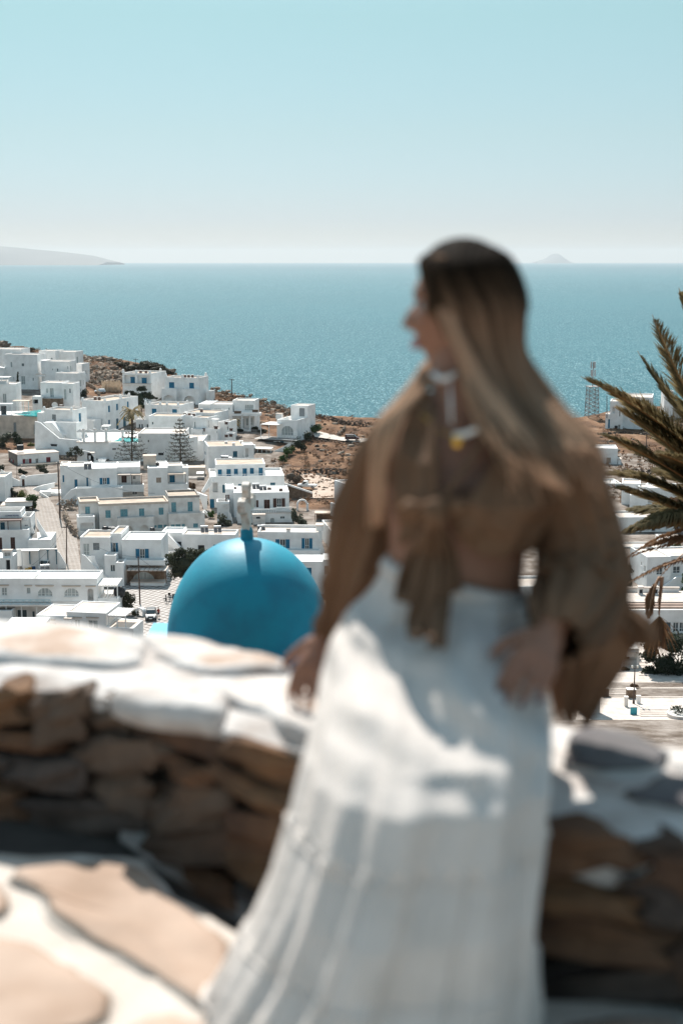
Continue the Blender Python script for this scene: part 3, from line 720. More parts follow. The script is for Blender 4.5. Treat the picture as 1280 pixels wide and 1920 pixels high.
h.rail(528, 815.5, 556, 822, 4.4, METAL, n=5)
h = House(500, 852, -8, 'white walled pool terrace beside the dry field', name='pool_terrace', cat='terrace', Y=415)
zp = h.P.z + h.loc(500, 851, 0)[1]
h.block(465, 851, 501, 880, d=17, par=.05, rm=ROOFW, ops=[('y', 487, 860, 500, 872)])
h.poly([(501, 851), (530, 838), (545, 829), (545, 836), (530, 862), (512, 876), (501, 872)], -3, .4, name='sloping_wall')
h.poly([(486, 860), (501, 860), (501, 875), (486, 875)], .3, .3, m=CREAM, name='plaster_panel')
flat('swimming_pool', [(470, 850), (470, 838.5), (527, 838.2), (505, 850.2)], zp + .15, WATER, 'bright turquoise rectangular pool beside the dry field', 'pool', .3)
h.canopy(474, 836, 508, 841.5, -5, -1, posts=5, m=ROOFW, ybot=852)
h.block(458, 836, 474, 880, d=4, o=1, par=.1, ops=[('o', 459, 843, 465, 858, 1)])
# C1 red shutter house
h = House(35, 878, 28, 'low white house with dark red shutters and a brown side wall', Y=398)
h.block(33, 853, 111, 900, d=9.5, par=0, rm=ROOFP, ops=[('sr', 42.8, 861, 59.8, 873), ('g', 67, 859.7, 73, 874), ('r', 87, 857.4, 95.6, 869)], L=[('c', 8, 857, 13, 876), ('sr', 18, 858.7, 27, 872)])
a, t = h.loc(33, 853.5, 0)
g = MB(); lo, _ = h.prep([('c', 8, 857, 13, 876), ('sr', 18, 858.7, 27, 872)], lambda X, Yp: h.sloc(X, Yp, a)); facade(g, lambda S, T, r: (a - .015 + r, S, T), 0, 9.5, -4, t, [(*q[:5], .01) for q in lo], .01); g.build('side_render', SIDEB, h.root, kind='stuff')
h.block(42, 854, 47, 858.5, d=.4, o=.42, par=0, g=False, name='air_conditioner', rname='unit_top')
h.block(41, 872, 109, 890, d=2.5, o=3.2, par=.1, m=CREAM, rm=ROOFB, name='garden_wall', rname='planting_bed')
# garden walls with arch gate
h = House(80, 914, 10, 'white garden wall with a small arched gate and red brown door', name='garden_wall', cat='wall', Y=362)
h.poly([(50, 893), (62, 891), (85, 889), (108, 887), (108, 905), (85, 908), (62, 912), (50, 915)], 0, .4)
h.block(38, 896, 50, 920, d=.6, o=.3, par=0, ops=[('n', 41.5, 898.5, 47, 913, .35)], rm=WHITE)
k = MB(); a, t = h.loc(44, 896.3, .3); k.lathe([(.82, 0), (.82, .01)], 3); k = MB(); pts = [(a + .75 * cos(w), -.3, t + .75 * sin(w)) for w in [pi * i / 10 for i in range(11)]]; k.prism(pts, (0, .6, 0)).build('arch_head', WHITE, h.root)
h.poly([(2, 880), (13, 887), (27, 897), (38, 902), (38, 918), (25, 912), (3, 892)], 0.1, .4, name='side_wall')
h = House(85, 935, 12, 'low white stepped terraces beside the top of the street', name='terrace', cat='terrace', Y=345)
h.poly([(62, 917), (72, 912), (103, 905), (103, 914), (80, 920), (72, 922)], -3, .5)
h.block(76, 922, 96, 945, d=7, o=0, par=.05, rm=ROOFW)
h.block(96, 925, 116, 950, d=6, o=-.5, par=.05, rm=ROOFW)
h.poly([(74, 922), (92, 933), (92, 938), (74, 926)], 2, .8)
h.poly([(92, 937), (103, 945), (114, 950), (114, 968), (103, 958), (92, 944)], 3.5, .5)
# D1 left strip and awning building
h = House(5, 955, 0, 'tall white wall slab at the left edge above the hotel', Y=338)
h.block(-30, 894, 8.8, 960, d=8, par=.5, rm=CREAM)
h = House(35, 965, 6, 'white sloping awning roof with a front board beside the round bush', name='awning_house', cat='house', Y=326)
h.canopy(9, 931, 62, 942, -4.5, 1, posts=0, m=ROOFW)
h.block(10, 942, 61, 949, d=.15, o=1.1, par=0, g=False, name='fascia', rname='fascia_cap')
h.block(2, 949, 46, 985, d=5, o=-1, par=0, ops=[('g', 24, 951, 29, 962), ('c', 37, 950, 44, 968)])
for x in (61,): h.block(x, 949, x + 1, 968, d=.15, o=1, par=0, g=False, m=BROWN, rm=BROWN, name='post', rname='post_cap')
h.block(46, 949, 54, 985, d=3, o=-2, par=0, m=DARK, rm=DARK, name='shaded_back')  # dark block standing in for the shade under the awning
# D2 hotel
h = House(20, 1031, 4, 'white two storey hotel with blue lettering on its roof parapet', Y=281, cat='hotel', name='hotel')
h.block(-30, 960, 39.5, 1010, d=6, o=-1, par=1.0, g=False, ops=[('v', 1, 979.5, 10, 994.5)], rm=ROOFP)
a0, t0 = h.loc(11, 968, -.95); a1, _ = h.loc(36.5, 968, -.95)
fc = bpy.data.curves.new('roof_lettering', 'FONT'); fc.body = 'LOFOS HOTEL'; fc.size = 0.78; fc.extrude = .03; fc.space_character = 1.05
fo = bpy.data.objects.new('tmp', fc); COL.objects.link(fo); bpy.context.view_layer.update()
me = bpy.data.meshes.new_from_object(fo); bpy.data.objects.remove(fo); me.materials.append(mat('navy_sign_paint', (0.02, 0.06, 0.2), .5)) if not me.materials else None
wdt = max(v.co.x for v in me.vertices); lt = bpy.data.objects.new('lettering', me); COL.objects.link(lt); lt.parent = h.root
lt.rotation_euler = (pi / 2, 0, 0); lt.location = (a0, .93, t0); s_ = (a1 - a0) / wdt; lt.scale = (s_, s_, 1)
h.canopy(-10, 974, 40, 977.5, -1, 1.6, posts=3, m=BROWN, pm=BROWN, ybot=994, thick=.18)
h.block(-30, 994, 54, 1050, d=8, o=1.8, par=.95, rm=ROOFW, ops=[('n', 20, 1007.5, 29.3, 1030, .15), ('n', -3, 1008, 5, 1030, .15)])
h.block(40, 969, 58, 1010, d=6, o=-1, par=.9, g=False, ops=[('g', 46, 983.5, 53, 987)])
h.balus(41, 968, 52, 977, -.8)
h.poly([(55, 970), (60, 985), (67, 1003), (67, 1011), (60, 1008), (55, 1005)], -1, .35, name='stair_wall')
h.stairs(60, 1009, 56, 976, 1.5, -9, 10, n=14, m=CONC)
h.poly([(69, 971), (73, 979), (95, 1012), (95, 1027), (88, 1020), (76, 1003), (70, 985)], 0, .35, name='street_wall')
h.block(53, 1012, 96, 1033, d=8, o=3.2, par=.03, rm=ROOFW, name='lower_terrace')
# yard
h = House(75, 1068, 3, 'white partitioned yard wall with dark green posts behind the front roof', name='yard_wall', cat='wall', Y=262)
h.block(32, 1031.5, 106, 1085, d=.4, o=-1, par=0, rm=ROOFW)
h.poly([(106, 1032), (112, 1037), (124, 1057), (124, 1075), (106, 1075)], -1, .3, name='street_wall')
for x in (55, 72, 89, 105): h.block(x, 1033, x + 1.6, 1058, d=.12, o=-.8, par=0, g=False, m=NAVY, rm=NAVY, name='post', rname='post_cap')
h.canopy(40, 1031, 73, 1034, -1, .8, posts=2, m=ROOFW, ybot=1064)
h = House(10, 1072, 0, 'small white outhouse with a dark doorway and concrete frame on its roof', Y=256)
h.block(-30, 1046, 21, 1090, d=5, par=.05, rm=ROOFW, ops=[('d', 11, 1050, 20, 1072)])
h.block(5, 1033, 22, 1047, d=1, o=-.5, par=0, g=False, ops=[('o', 8, 1036, 20, 1043, .95)])
# E long front building
h = House(100, 1139, 0, 'long white front building with two arched windows and a turquoise balcony', Y=222)
h.block(-30, 1084.5, 182, 1128.5, d=6.3, par=.28, g=False, rm=ROOFW, ops=[('c', 3, 1101.7, 14.3, 1117), ('c', 49.8, 1101.7, 58, 1113.7), ('Qc', 70.4, 1102.4, 99, 1118.6), ('Qc', 120, 1102.8, 148.5, 1119), ('A', 164, 1103.6, 176, 1127)])
for x0, x1, y in ((1, 16, 1098), (47.5, 59.5, 1098.6), (68, 100, 1098.8), (117.5, 150.5, 1099.4), (162, 179, 1099.8)): h.block(x0, y, x1, y + .8, d=.08, o=.08, par=0, g=False, name='drip_ledge', rname='ledge_top', m=CREAM, rm=CREAM)
h.block(-30, 1128, 182, 1190, d=5, o=-1.3, par=0, m=WHITE2, ops=[('g', 32, 1143, 52, 1166), ('y', 10, 1141, 24, 1166), ('g', 60, 1146, 66, 1158)])
h.block(95, 1128.7, 182, 1190, d=1.35, o=0, par=0, rm=ROOFW)
a, t1 = h.loc(58, 1084.5, 0); MB().box(a, a + .4, .26, 6.0, t1 - .45, t1 - .01).build('roof_divider', WHITE, h.root)
h.block(-30, 1135.5, 96, 1137, d=1.35, o=1.3, par=0, g=False, rm=ROOFW, name='balcony', rname='balcony_floor')
TQ = mat('turquoise_rail_paint', (0.33, 0.52, 0.56), .5, var=.1)
h.rail(-5, 1124.3, 95, 1135.3, 1.25, TQ, n=8, X=True)
for x in (11, 39.5, 68): h.block(x, 1137, x + 1.5, 1168, d=.12, o=1.1, par=0, g=False, name='post', rname='post_cap')
h.block(-20, 1145, 23, 1185, d=2.4, o=2.2, par=.05, rm=CONC, R=[('d', 24, 1147, 26, 1160)])
h.canopy(182.5, 1084.5, 221, 1099, -5.2, .2, posts=3, m=ROOFW, ybot=1120, slats=7)
h.block(182.5, 1122, 222, 1180, d=6, o=.0, par=.05, rm=ROOFW, name='terrace'); h.block(183, 1109, 218, 1122, d=.1, o=-5.5, par=0, g=False, name='back_wall')
MB().blob((10.3, 2.2, h.loc(200, 1116, 0)[1]), (1.0, .6, .9), sd=3).build('covered_furniture', BLACK, h.root)
# F small front building
h = House(130, 1187, -9, 'small front house with turquoise shutters above the stone parapet', Y=206)
h.block(68.5, 1152.8, 125, 1230, d=7, par=.12, rm=ROOFP, ops=[('sv', 81, 1167, 107, 1200)])
h.block(125, 1147, 199, 1230, d=7, par=.12, rm=ROOFP, ops=[('c', 139.5, 1162, 151, 1178), ('c', 165, 1162.5, 184, 1179)])
for x0, x1, y in ((85, 103, 1162.5), (138, 152, 1158.3), (163.5, 184, 1158.3)): h.block(x0, y, x1, y + .7, d=.08, o=.08, par=0, g=False, name='drip_ledge', rname='ledge_top', m=CREAM, rm=CREAM)
h.canopy(202, 1138, 236, 1155, -4.4, .4, posts=3, m=ROOFW, ybot=1178, slats=6)
h.block(199, 1176, 250, 1230, d=5, o=.5, par=.05, rm=ROOFP, name='terrace')
h.block(121, 1161, 133, 1190, d=1, o=1, par=0, name='chimney_base', rname='chimney_cap')
h = House(40, 1185, 0, 'flat bright white roof just above the stone parapet at the left', Y=200)
h.block(7, 1175, 80, 1215, d=5.5, par=.03, rm=ROOFW)
# curved arch and wall at car
h = House(263, 1166, -20, 'white garden arch beside the parked dark car', name='garden_arch', cat='arch', Y=226)
k = MB(); a0, z0 = h.loc(254, 1166, 0); a1, _ = h.loc(270, 1166, 0); zt_ = h.loc(262, 1140, 0)[1]; m_ = (a0 + a1) / 2; hw = (a1 - a0) / 2
pts = [(m_ - hw, 0, -1), (m_ - hw, 0, zt_ - hw)] + [(m_ - hw * cos(w), 0, zt_ - hw + hw * sin(w)) for w in [pi * i / 10 for i in range(1, 10)]] + [(m_ + hw, 0, zt_ - hw), (m_ + hw, 0, -1)]
for p, q in zip(pts, pts[1:]): 
    f = lambda p, s_: (m_ + (p[0] - m_) * s_, p[1], z0 + (p[2] - z0) * (1 if p[2] < zt_ - hw + .01 else 1) - (1 - s_) * (p[2] - (zt_ - hw)) * (1 if p[2] > zt_ - hw else 0))
    k.prism([f(p, 1), f(q, 1), f(q, .68), f(p, .68)], (0, .9, 0))
k.build('arch', WHITE, h.root)
h = House(240, 1182, 6, 'low curved white wall below the garden arch', name='low_wall', cat='wall', Y=219)
h.poly([(224, 1160), (245, 1162), (262, 1162.5), (268, 1165.5), (268, 1173), (224, 1173)], 0, .35)
# G house with stairs
h = House(200, 1080, -2, 'white house with an outside stair, blue shutters and black roof tanks', Y=254)
h.block(150, 1007, 207, 1090, d=7.5, o=0, par=.35, rm=ROOFB, ops=[('c', 156, 1019, 168.6, 1042), ('y', 174.7, 1018, 187, 1031.5)])
h.block(207, 1000, 228, 1090, d=7.5, o=-1.0, par=.3, rm=ROOFB, ops=[('sb', 206.8, 1017.7, 222, 1038.5)])
h.block(228.5, 1011.5, 302, 1090, d=8, o=.3, par=.3, rm=ROOFW, ops=[('sb', 254.5, 1029, 279.5, 1048)])
h.block(196, 1041, 217, 1090, d=3, o=3, par=.5, ops=[('g', 207, 1059, 216.5, 1072)])
h.block(217, 1055, 232, 1090, d=3, o=4, par=.2)
h.block(232, 1050, 308, 1060, d=2, o=2.2, par=.85, g=False, name='balcony', rname='balcony_floor')
h.block(302.5, 1013, 304, 1050, d=3, o=-5, par=0, g=False)
h.canopy(238, 1061, 312, 1070.5, -.3, 4.2, posts=2, m=ROOFP, pm=WOOD, ybot=1093, slats=9)
h.block(234, 1068, 308, 1110, d=2, o=1.2, par=0, m=STONE, ops=[('ac', 248, 1072, 291, 1092)], rm=CONC)
h.block(245, 1092.5, 308, 1100, d=2.6, o=3.4, par=0, name='doorstep', rname='step_top')
h.poly([(158, 1040), (182, 1066), (198, 1085), (198, 1090), (190, 1086), (156, 1046)], 3.6, .3, name='stair_wall')
h.poly([(172, 1042), (176, 1046), (197, 1074), (197, 1084), (188, 1070), (171, 1050)], 2.0, .25, name='stair_wall')
h.poly([(154, 1040), (160, 1042), (182, 1068), (205, 1085), (205, 1100), (165, 1090), (152, 1066)], 3.7, .25, name='stair_base')
h.stairs(178, 1078, 164, 1043, 3.2, 2.6, 13, n=10)
# H grey white with heaters
h = House(380, 1055, -3, 'long plain white house with two solar heaters on its roof behind the dome', Y=268)
h.block(341, 1001.5, 441, 1080, d=5.5, par=.35, rm=ROOFP, ops=[('d', 371, 1022, 383.5, 1033, .2), ('d', 400, 1021, 408, 1027.5, .2)])
h.block(302, 998, 341.5, 1080, d=5.8, o=-.5, par=.35, rm=ROOFW, ops=[('d', 331, 1015.5, 340.5, 1026, .2), ('g', 304, 1014, 308, 1032)])
h.poly([(304, 998), (312, 1000), (338, 1026), (338, 1034), (330, 1033), (308, 1012), (304, 1010)], 1.2, 1.0, name='stair_wall')
h.block(302, 1033, 334, 1042, d=1.5, o=1.4, par=.8, g=False, name='balcony')
# I
h = House(250, 1000, 14, 'long weathered house with thick beige roof edge and faded teal shutters', Y=300)
h.block(186, 945.5, 316, 1020, d=7.5, par=.35, rm=ROOFB, m=WHITE2, cop=CREAM, ops=[('t', 198, 957, 208, 971), ('t', 226, 955, 240, 971), ('t', 261, 953.5, 271, 969.5), ('t', 297.8, 952, 307, 965), ('t', 290, 985, 294, 989.5), ('t', 296, 984, 305, 990), ('t', 307, 984, 313, 989)])
h.block(221, 971.5, 289, 1020, d=1.6, o=1.5, par=.3, m=WHITE2, ops=[('A', 230, 986, 250, 1010, .8), ('A', 262, 985, 280, 1010, .8)], rm=CONC)
h.block(150, 941, 186.3, 1020, d=6, o=-3.0, par=.35, rm=ROOFB, m=WHITE2, cop=CREAM, ops=[('t', 160, 950, 169.5, 968.7)])
h.block(146, 969.5, 178, 1020, d=3.4, o=.6, par=.9, m=WHITE, ops=[('o', 151, 981, 176, 995, 1.6)])
# J
h = House(350, 992, 12, 'weathered house with two tall pale teal doors above a broad parapet', Y=303)
h.block(316, 930.5, 374, 1010, d=8, par=.35, rm=ROOFB, m=WHITE2, cop=CONC, ops=[('t', 321.5, 942, 330.7, 964), ('t', 352, 941, 361.7, 963)])
h.block(316.5, 963.5, 384, 1010, d=2.2, o=2.2, par=.9, m=WHITE2, ops=[('t', 321, 983.5, 328, 989.5), ('t', 329.5, 983, 339, 990), ('t', 341, 982.5, 347, 989), ('t', 362.5, 981.5, 371.5, 989)], rm=ROOFP)
# K
h = House(220, 940, 8, 'wide white house with a blue shuttered window, reed porch roofs and a beige stair box', Y=338)
h.block(113, 873, 128, 960, d=7, o=-2.5, par=.2, rm=ROOFP, L=[], ops=[('b', 117.5, 891, 121, 904)])
h.block(128, 875, 170.2, 960, d=9, o=-2.5, par=.35, rm=ROOFP, ops=[('b', 140, 899, 146, 915), ('b', 162.2, 895.5, 166, 915)])
h.block(170, 878.5, 219.5, 960, d=11, par=.3, rm=ROOFW, ops=[('sb', 187, 896, 206, 908)])
h.block(219.5, 876, 263, 960, d=10, o=-2.6, par=.3, rm=ROOFW, ops=[('n', 228, 892, 238, 905), ('g', 249, 892, 255, 899)])
h.canopy(221, 886, 245, 891, -2.6, -.3, posts=2, m=ROOFP, ybot=910); h.canopy(246.5, 887, 266, 891, -2.6, -.3, posts=2, m=REED, pm=BROWN, ybot=908)
h.block(219.6, 909.5, 270, 922, d=2.5, o=-.0, par=.6, g=False, name='balcony')
h.rail(247, 903.5, 267, 909, -.1, BROWN, n=8)
h.block(219.6, 921, 270, 960, d=8, o=-2.0, par=0, ops=[('g', 248, 922, 258, 927)], m=WHITE2, top=False)
h.block(142, 915.5, 230, 960, d=2.8, o=2.8, par=.9, rm=ROOFW, ops=[('g', 132.5, 934, 136, 945)])
h.block(277, 877.5, 314.5, 960, d=12, o=.5, par=.2, rm=ROOFW, ops=[('k', 293, 895.5, 302.5, 905)])
h.block(314.3, 873, 342.5, 960, d=6, o=-2.6, par=.3, rm=ROOFP, ops=[('b', 318, 891, 328.3, 908)])
h.canopy(314, 885, 348.5, 890, -2.6, -.3, posts=2, m=REED, pm=WOOD, ybot=907)
h.block(314.5, 908, 351, 960, d=2.8, o=.3, par=.7, rm=ROOFP)
h.block(343, 877, 353.5, 960, d=6, o=-4, par=.3)
h.block(269, 856, 292.5, 880, d=3, o=-4.5, par=0, m=CREAM, rm=CREAM, g=False, name='stair_box', rname='stair_box_roof')
h.poly([(142, 916), (134, 918), (106, 946), (104, 953), (113, 953), (130, 938), (142, 928)], 3, .35, name='stair_wall')
# L
h = House(460, 950, 6, 'three storey white house with a row of six blue shutters', Y=330)
h.block(404.5, 871, 497, 900, d=10, o=-2.5, par=.25, rm=ROOFB, ops=[('b', 408.5, 880.3, 416.2, 891.5), ('b', 424.8, 879.6, 433, 893.5), ('b', 438.8, 879, 446.2, 890.3), ('b', 454.8, 878.2, 463, 892.5), ('b', 468.7, 877.5, 476, 888.9), ('b', 485, 877, 493, 891.5)], L=[])
h.block(393, 893.5, 533, 960, d=13, par=.6, rm=ROOFW, ops=[('v', 417, 909, 426.6, 924), ('v', 446.5, 907.5, 454, 924), ('v', 506.8, 905, 516, 918), ('o', 399, 905, 408.5, 923, 1.2), ('b', 393.6, 936, 402, 957), ('g', 413, 935, 422, 944)])
h.rail(408, 889.6, 493, 894, -.5, FRAMEW, n=10)
h.poly([(394, 894), (399, 905), (392, 914), (382, 925), (378, 922), (390, 902)], 1.5, 1.2, name='stair_wall')
h = House(430, 880, 10, 'plain white upper house with one blue shutter and vents on its beige roof', Y=385)
h.block(390, 837, 457.8, 900, d=12, par=.2, rm=ROOFB, ops=[('v', 436.8, 846, 445, 857)], L=[('b', 383, 844, 385.8, 855), ('b', 383, 872, 385.8, 884)])
h.block(457.8, 834, 476, 900, d=6, o=1.5, par=.2, ops=[('o', 460, 841, 466, 857, 1.2)], rm=ROOFW)
h = House(345, 905, 4, 'low white shed with dark shaded opening between the houses', Y=372)
h.block(341, 878, 384, 930, d=4, o=-6, par=0, m=CREAM, rm=CREAM)
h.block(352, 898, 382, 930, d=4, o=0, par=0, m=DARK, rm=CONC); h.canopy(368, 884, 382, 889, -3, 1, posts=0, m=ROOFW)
# walls between J and L
h = House(375, 955, 0, 'white topped stone garden wall stepping down between two houses', name='garden_wall', cat='wall', Y=318)
h.poly([(352, 916), (382, 928), (388, 930), (388, 955), (382, 955), (376, 936), (352, 924)], -3, 1.0)
h.poly([(382, 958), (393, 970), (405, 980), (405, 990), (382, 985)], 0, .5, m=STONE)
h.poly([(381, 957), (384, 957), (395, 968), (405, 977), (405, 981), (393, 973), (381, 960)], .1, .7, name='coping')
# M
h = House(500, 975, 5, 'white house with brown shutters and a balustraded terrace behind the cross', Y=315)
h.block(438, 924, 542, 1000, d=10, par=.15, rm=ROOFW, ops=[('sn', 471, 938, 484.5, 951), ('n', 495, 937, 506, 954), ('sn', 512, 934.5, 534.5, 951)])
h.block(422.5, 917, 438.5, 1000, d=8, o=-2, par=.15, rm=ROOFW, ops=[('sn', 422.8, 927.6, 430.5, 943.5)])
h.balus(475, 954.5, 517, 963, 2.8); h.balus(517.5, 951, 546.5, 957.5, 2.7)
h.block(470, 963, 548, 1000, d=2.9, o=2.9, par=0, rm=ROOFP, ops=[('Ac', 506, 971, 515, 980, .2), ('g', 525, 968, 534, 973)])
h.block(406.7, 941, 430, 1000, d=4, o=1.8, par=.7, ops=[('c', 410, 961, 413, 968)]); h.balus(419, 944, 430, 951, 1.9)
h.poly([(428, 961), (433, 963), (438, 985), (438, 998), (430, 985)], 3, .3, name='stair_wall'); h.stairs(437, 1003, 433, 970, 5, 1, 10, n=12, m=CONC)
h.poly([(443, 962), (450, 953), (456, 953), (456, 1005), (447, 990)], 3.2, .4, name='wall')
h.block(474, 966, 497, 990, d=3, o=5, par=0, m=WHITE2, rm=ROOFP, ops=[('d', 480, 969, 488, 973)])
# N
h = House(540, 1040, -3, 'white house with two pairs of blue shutters and a stepped parapet beside the dome', Y=273)
h.block(483, 997, 599, 1060, d=8, par=.55, rm=ROOFP, ops=[('sb', 516.5, 1011, 543, 1029), ('sb', 565.5, 1009, 585.5, 1030.5), ('sv', 483.5, 1012, 503.5, 1028)])
h.block(535, 1031.5, 599, 1060, d=1.8, o=1.8, par=.5, rm=CONC)
h.block(592, 986, 605, 996, d=2.5, o=-1, par=0, g=False)
h.block(537, 992.5, 544, 997.5, d=.25, o=.01, par=0, g=False, name='parapet_crest', rname='crest_cap')
h.poly([(599, 1014), (602, 1014), (608, 1033), (608, 1038), (599, 1038)], .5, .4, name='stair_wall')
# O
h = House(580, 1120, 0, 'house with a bright white flat roof right of the dome', Y=244)
h.block(540, 1053, 605, 1150, d=6, par=.06, rm=ROOFW, m=WHITE, ops=[('b', 573.5, 1064.5, 584, 1079)])
h.block(605, 1049.5, 660, 1150, d=5.5, o=-.2, par=.06, rm=ROOFW, ops=[('k', 608, 1061, 616.5, 1077)])
# P
h = House(640, 1045, 9, 'white house with a long plain left wall partly behind the woman', Y=275)
h.block(629.5, 1007, 680, 1070, d=19, par=.4, rm=ROOFP, L=[('g', 613, 986, 614.5, 993), ('g', 618, 1004, 619.5, 1010), ('g', 611, 1016, 613, 1023)], ops=[('k', 633, 1024, 645, 1042)])
h.block(633, 990, 680, 1000, d=6, o=-5, par=.2, g=False)
h.block(649, 956, 690, 975, d=4, o=-14, par=.0, g=False)
h.canopy(629, 985, 665, 991, -4, 0, posts=0, m=ROOFW)
# Q
h = House(664, 966, 24, 'tall plain white block with a lean-to beside the dirt yard', Y=325)
h.block(662.5, 912.5, 720, 990, d=11, par=.4, rm=ROOFP)
h.poly([(624, 944), (628, 944), (642, 956), (642, 968), (624, 968)], 9, 1.5, name='lean_to')
h = House(560, 950, 12, 'rubble stone outbuilding with a white coping beside the pickup truck', name='stone_wall', cat='wall', Y=342)
h.poly([(533, 908), (586, 926), (586, 950), (533, 936)], 0, 5, m=STONE); h.poly([(533, 905.5), (586, 923), (586, 926), (533, 908.5)], .1, .8, m=WHITE, name='coping')
h = House(566, 958, 5, 'white garden arch standing among shrubs below the stone outbuilding', name='garden_arch', cat='arch', Y=326)
a0, z0 = h.loc(556, 958, 0); a1, _ = h.loc(577, 958, 0); k = MB(); m_ = (a0 + a1) / 2; hw = (a1 - a0) / 2; zt_ = h.loc(566, 936, 0)[1]
for i in range(12):
    w0, w1 = pi * i / 12, pi * (i + 1) / 12; f = lambda w, r: (m_ - r * cos(w), 0, zt_ - hw + r * sin(w)); k.prism([f(w0, hw), f(w1, hw), f(w1, hw * .72), f(w0, hw * .72)], (0, .5, 0))
k.box(m_ - hw, m_ - hw * .72, 0, .5, z0 - 2, zt_ - hw); k.box(m_ + hw * .72, m_ + hw * 1.15, 0, .5, z0 - 2, zt_ - hw + .3); k.build('arch', WHITE, h.root)
h = House(610, 975, 0, 'low shed with a reed roof below the arch', name='shed', cat='shed', Y=315)
h.canopy(590, 955, 629, 963, -2, 1, posts=3, m=REED, pm=WOOD, ybot=985); h.block(593, 965, 627, 990, d=3, o=-1.6, par=0, m=STONE, rm=STONE)
# behind the woman and right of her
for (x0, y0, x1, y1, Y, yaw, lab, ops, rmm) in [
    (700, 900, 790, 1000, 330, 8, 'white block house hidden behind the woman at her right shoulder', [], ROOFP),
    (780, 840, 860, 930, 390, -8, 'white farther house hidden behind the woman at her chest', [], ROOFP),
    (900, 880, 1000, 1000, 345, 5, 'white broad house hidden behind the woman, left of the palm', [], ROOFW),
    (950, 1100, 1060, 1200, 232, 4, 'white house with a parapet seen between the woman\'s arm and waist', [('g', 991, 1119, 1003, 1134)], ROOFP),
    (1020, 1040, 1150, 1120, 262, -6, 'tall white house behind the woman\'s left sleeve, beside the street lamp', [], ROOFP)]:
    h = House((x0 + x1) / 2, y1, yaw, lab, Y=Y); h.block(x0, y0, x1, y1, d=8, par=.4, rm=rmm, ops=ops)
h = House(1145, 872, -6, 'small white house with a grey window behind the low palm frond', Y=400)
h.block(1110, 840, 1157.5, 890, d=8, par=.3, rm=ROOFW, ops=[('k', 1136, 858, 1144, 868)]); h.block(1158, 862, 1164, 890, d=4, par=0, g=True)
h = House(1168, 806, -14, 'white modern house with an arched window below the radio mast', Y=450)
h.block(1143, 752, 1168, 830, d=9, par=.4, ops=[('A', 1147, 763, 1152, 775, .8), ('g', 1160, 770, 1162, 781), ('g', 1158, 796, 1162, 805), ('d', 1151, 798, 1157, 806)])
h.block(1168, 744, 1222, 830, d=14, o=-2, par=.4, rm=ROOFP)
h.block(1134.5, 776, 1143, 830, d=5, o=.4, par=.3, ops=[('b', 1139.5, 786, 1142, 803)])
h = House(1262, 775, 0, 'low beige roofed white building on the ridge at the right edge', Y=470); h.block(1245, 733, 1262, 780, d=5, par=.2, rm=ROOFP); h.block(1262, 755, 1330, 790, d=6, par=.4, m=CREAM, rm=ROOFP)
h = House(1200, 950, -12, 'white terraced house with a curved parapet seen between palm fronds', Y=332)
h.block(1165, 906, 1200, 970, d=8, o=-1, par=.4, ops=[('k', 1174, 911, 1178, 923)]); h.block(1196, 912, 1212, 970, d=5, o=1, par=.3, ops=[('k', 1204.5, 917, 1208, 932)])
h.block(1212, 914, 1268, 970, d=8, o=0, par=.4, rm=ROOFW); h.block(1180, 928, 1214, 970, d=3, o=4, par=.8); h.canopy(1260, 918, 1330, 925, -3, 1, posts=2, m=REED, ybot=945)
h = House(1140, 910, 4, 'low white house with a striped awning behind the woman\'s left arm', Y=358); h.block(1100, 907, 1165, 940, d=8, par=.4, rm=ROOFW)
h = House(1215, 1000, 5, 'grey white house wall with a dark doorway behind hanging fronds', Y=302)
h.block(1160, 970, 1262, 1030, d=8, par=.4, rm=ROOFP, ops=[('d', 1221, 985, 1228, 996)]); h.block(1262, 966, 1340, 1030, d=8, o=1, par=.4, ops=[('d', 1264, 979, 1272, 997)])
h = House(1225, 1035, 0, 'white wall of a flat roofed house behind the solar heater at the right', Y=283); h.block(1240, 1012, 1262, 1050, d=6, par=.3); h.block(1165, 1025, 1240, 1050, d=5, par=.3, m=WHITE2)
h = House(1240, 1100, 8, 'white house with two small dark windows and a pointed corner at the right', Y=248)
h.block(1213, 1044.5, 1257, 1130, d=9, par=.3, rm=ROOFP, ops=[('g', 1230, 1064, 1241, 1078)], L=[('g', 1206.5, 1060, 1209, 1073), ('g', 1201, 1053, 1202.5, 1061)])
h.block(1257, 1042, 1340, 1130, d=8, o=-1.2, par=.3, ops=[('g', 1261, 1062, 1274, 1075)], rm=ROOFP)
h.poly([(1213, 1046), (1200, 1033), (1200, 1048), (1213, 1060)], -4, .4, name='parapet_point')
h.poly([(1240, 1101), (1268, 1082), (1300, 1084), (1300, 1110), (1240, 1110)], 1.2, .4, name='stair_wall')
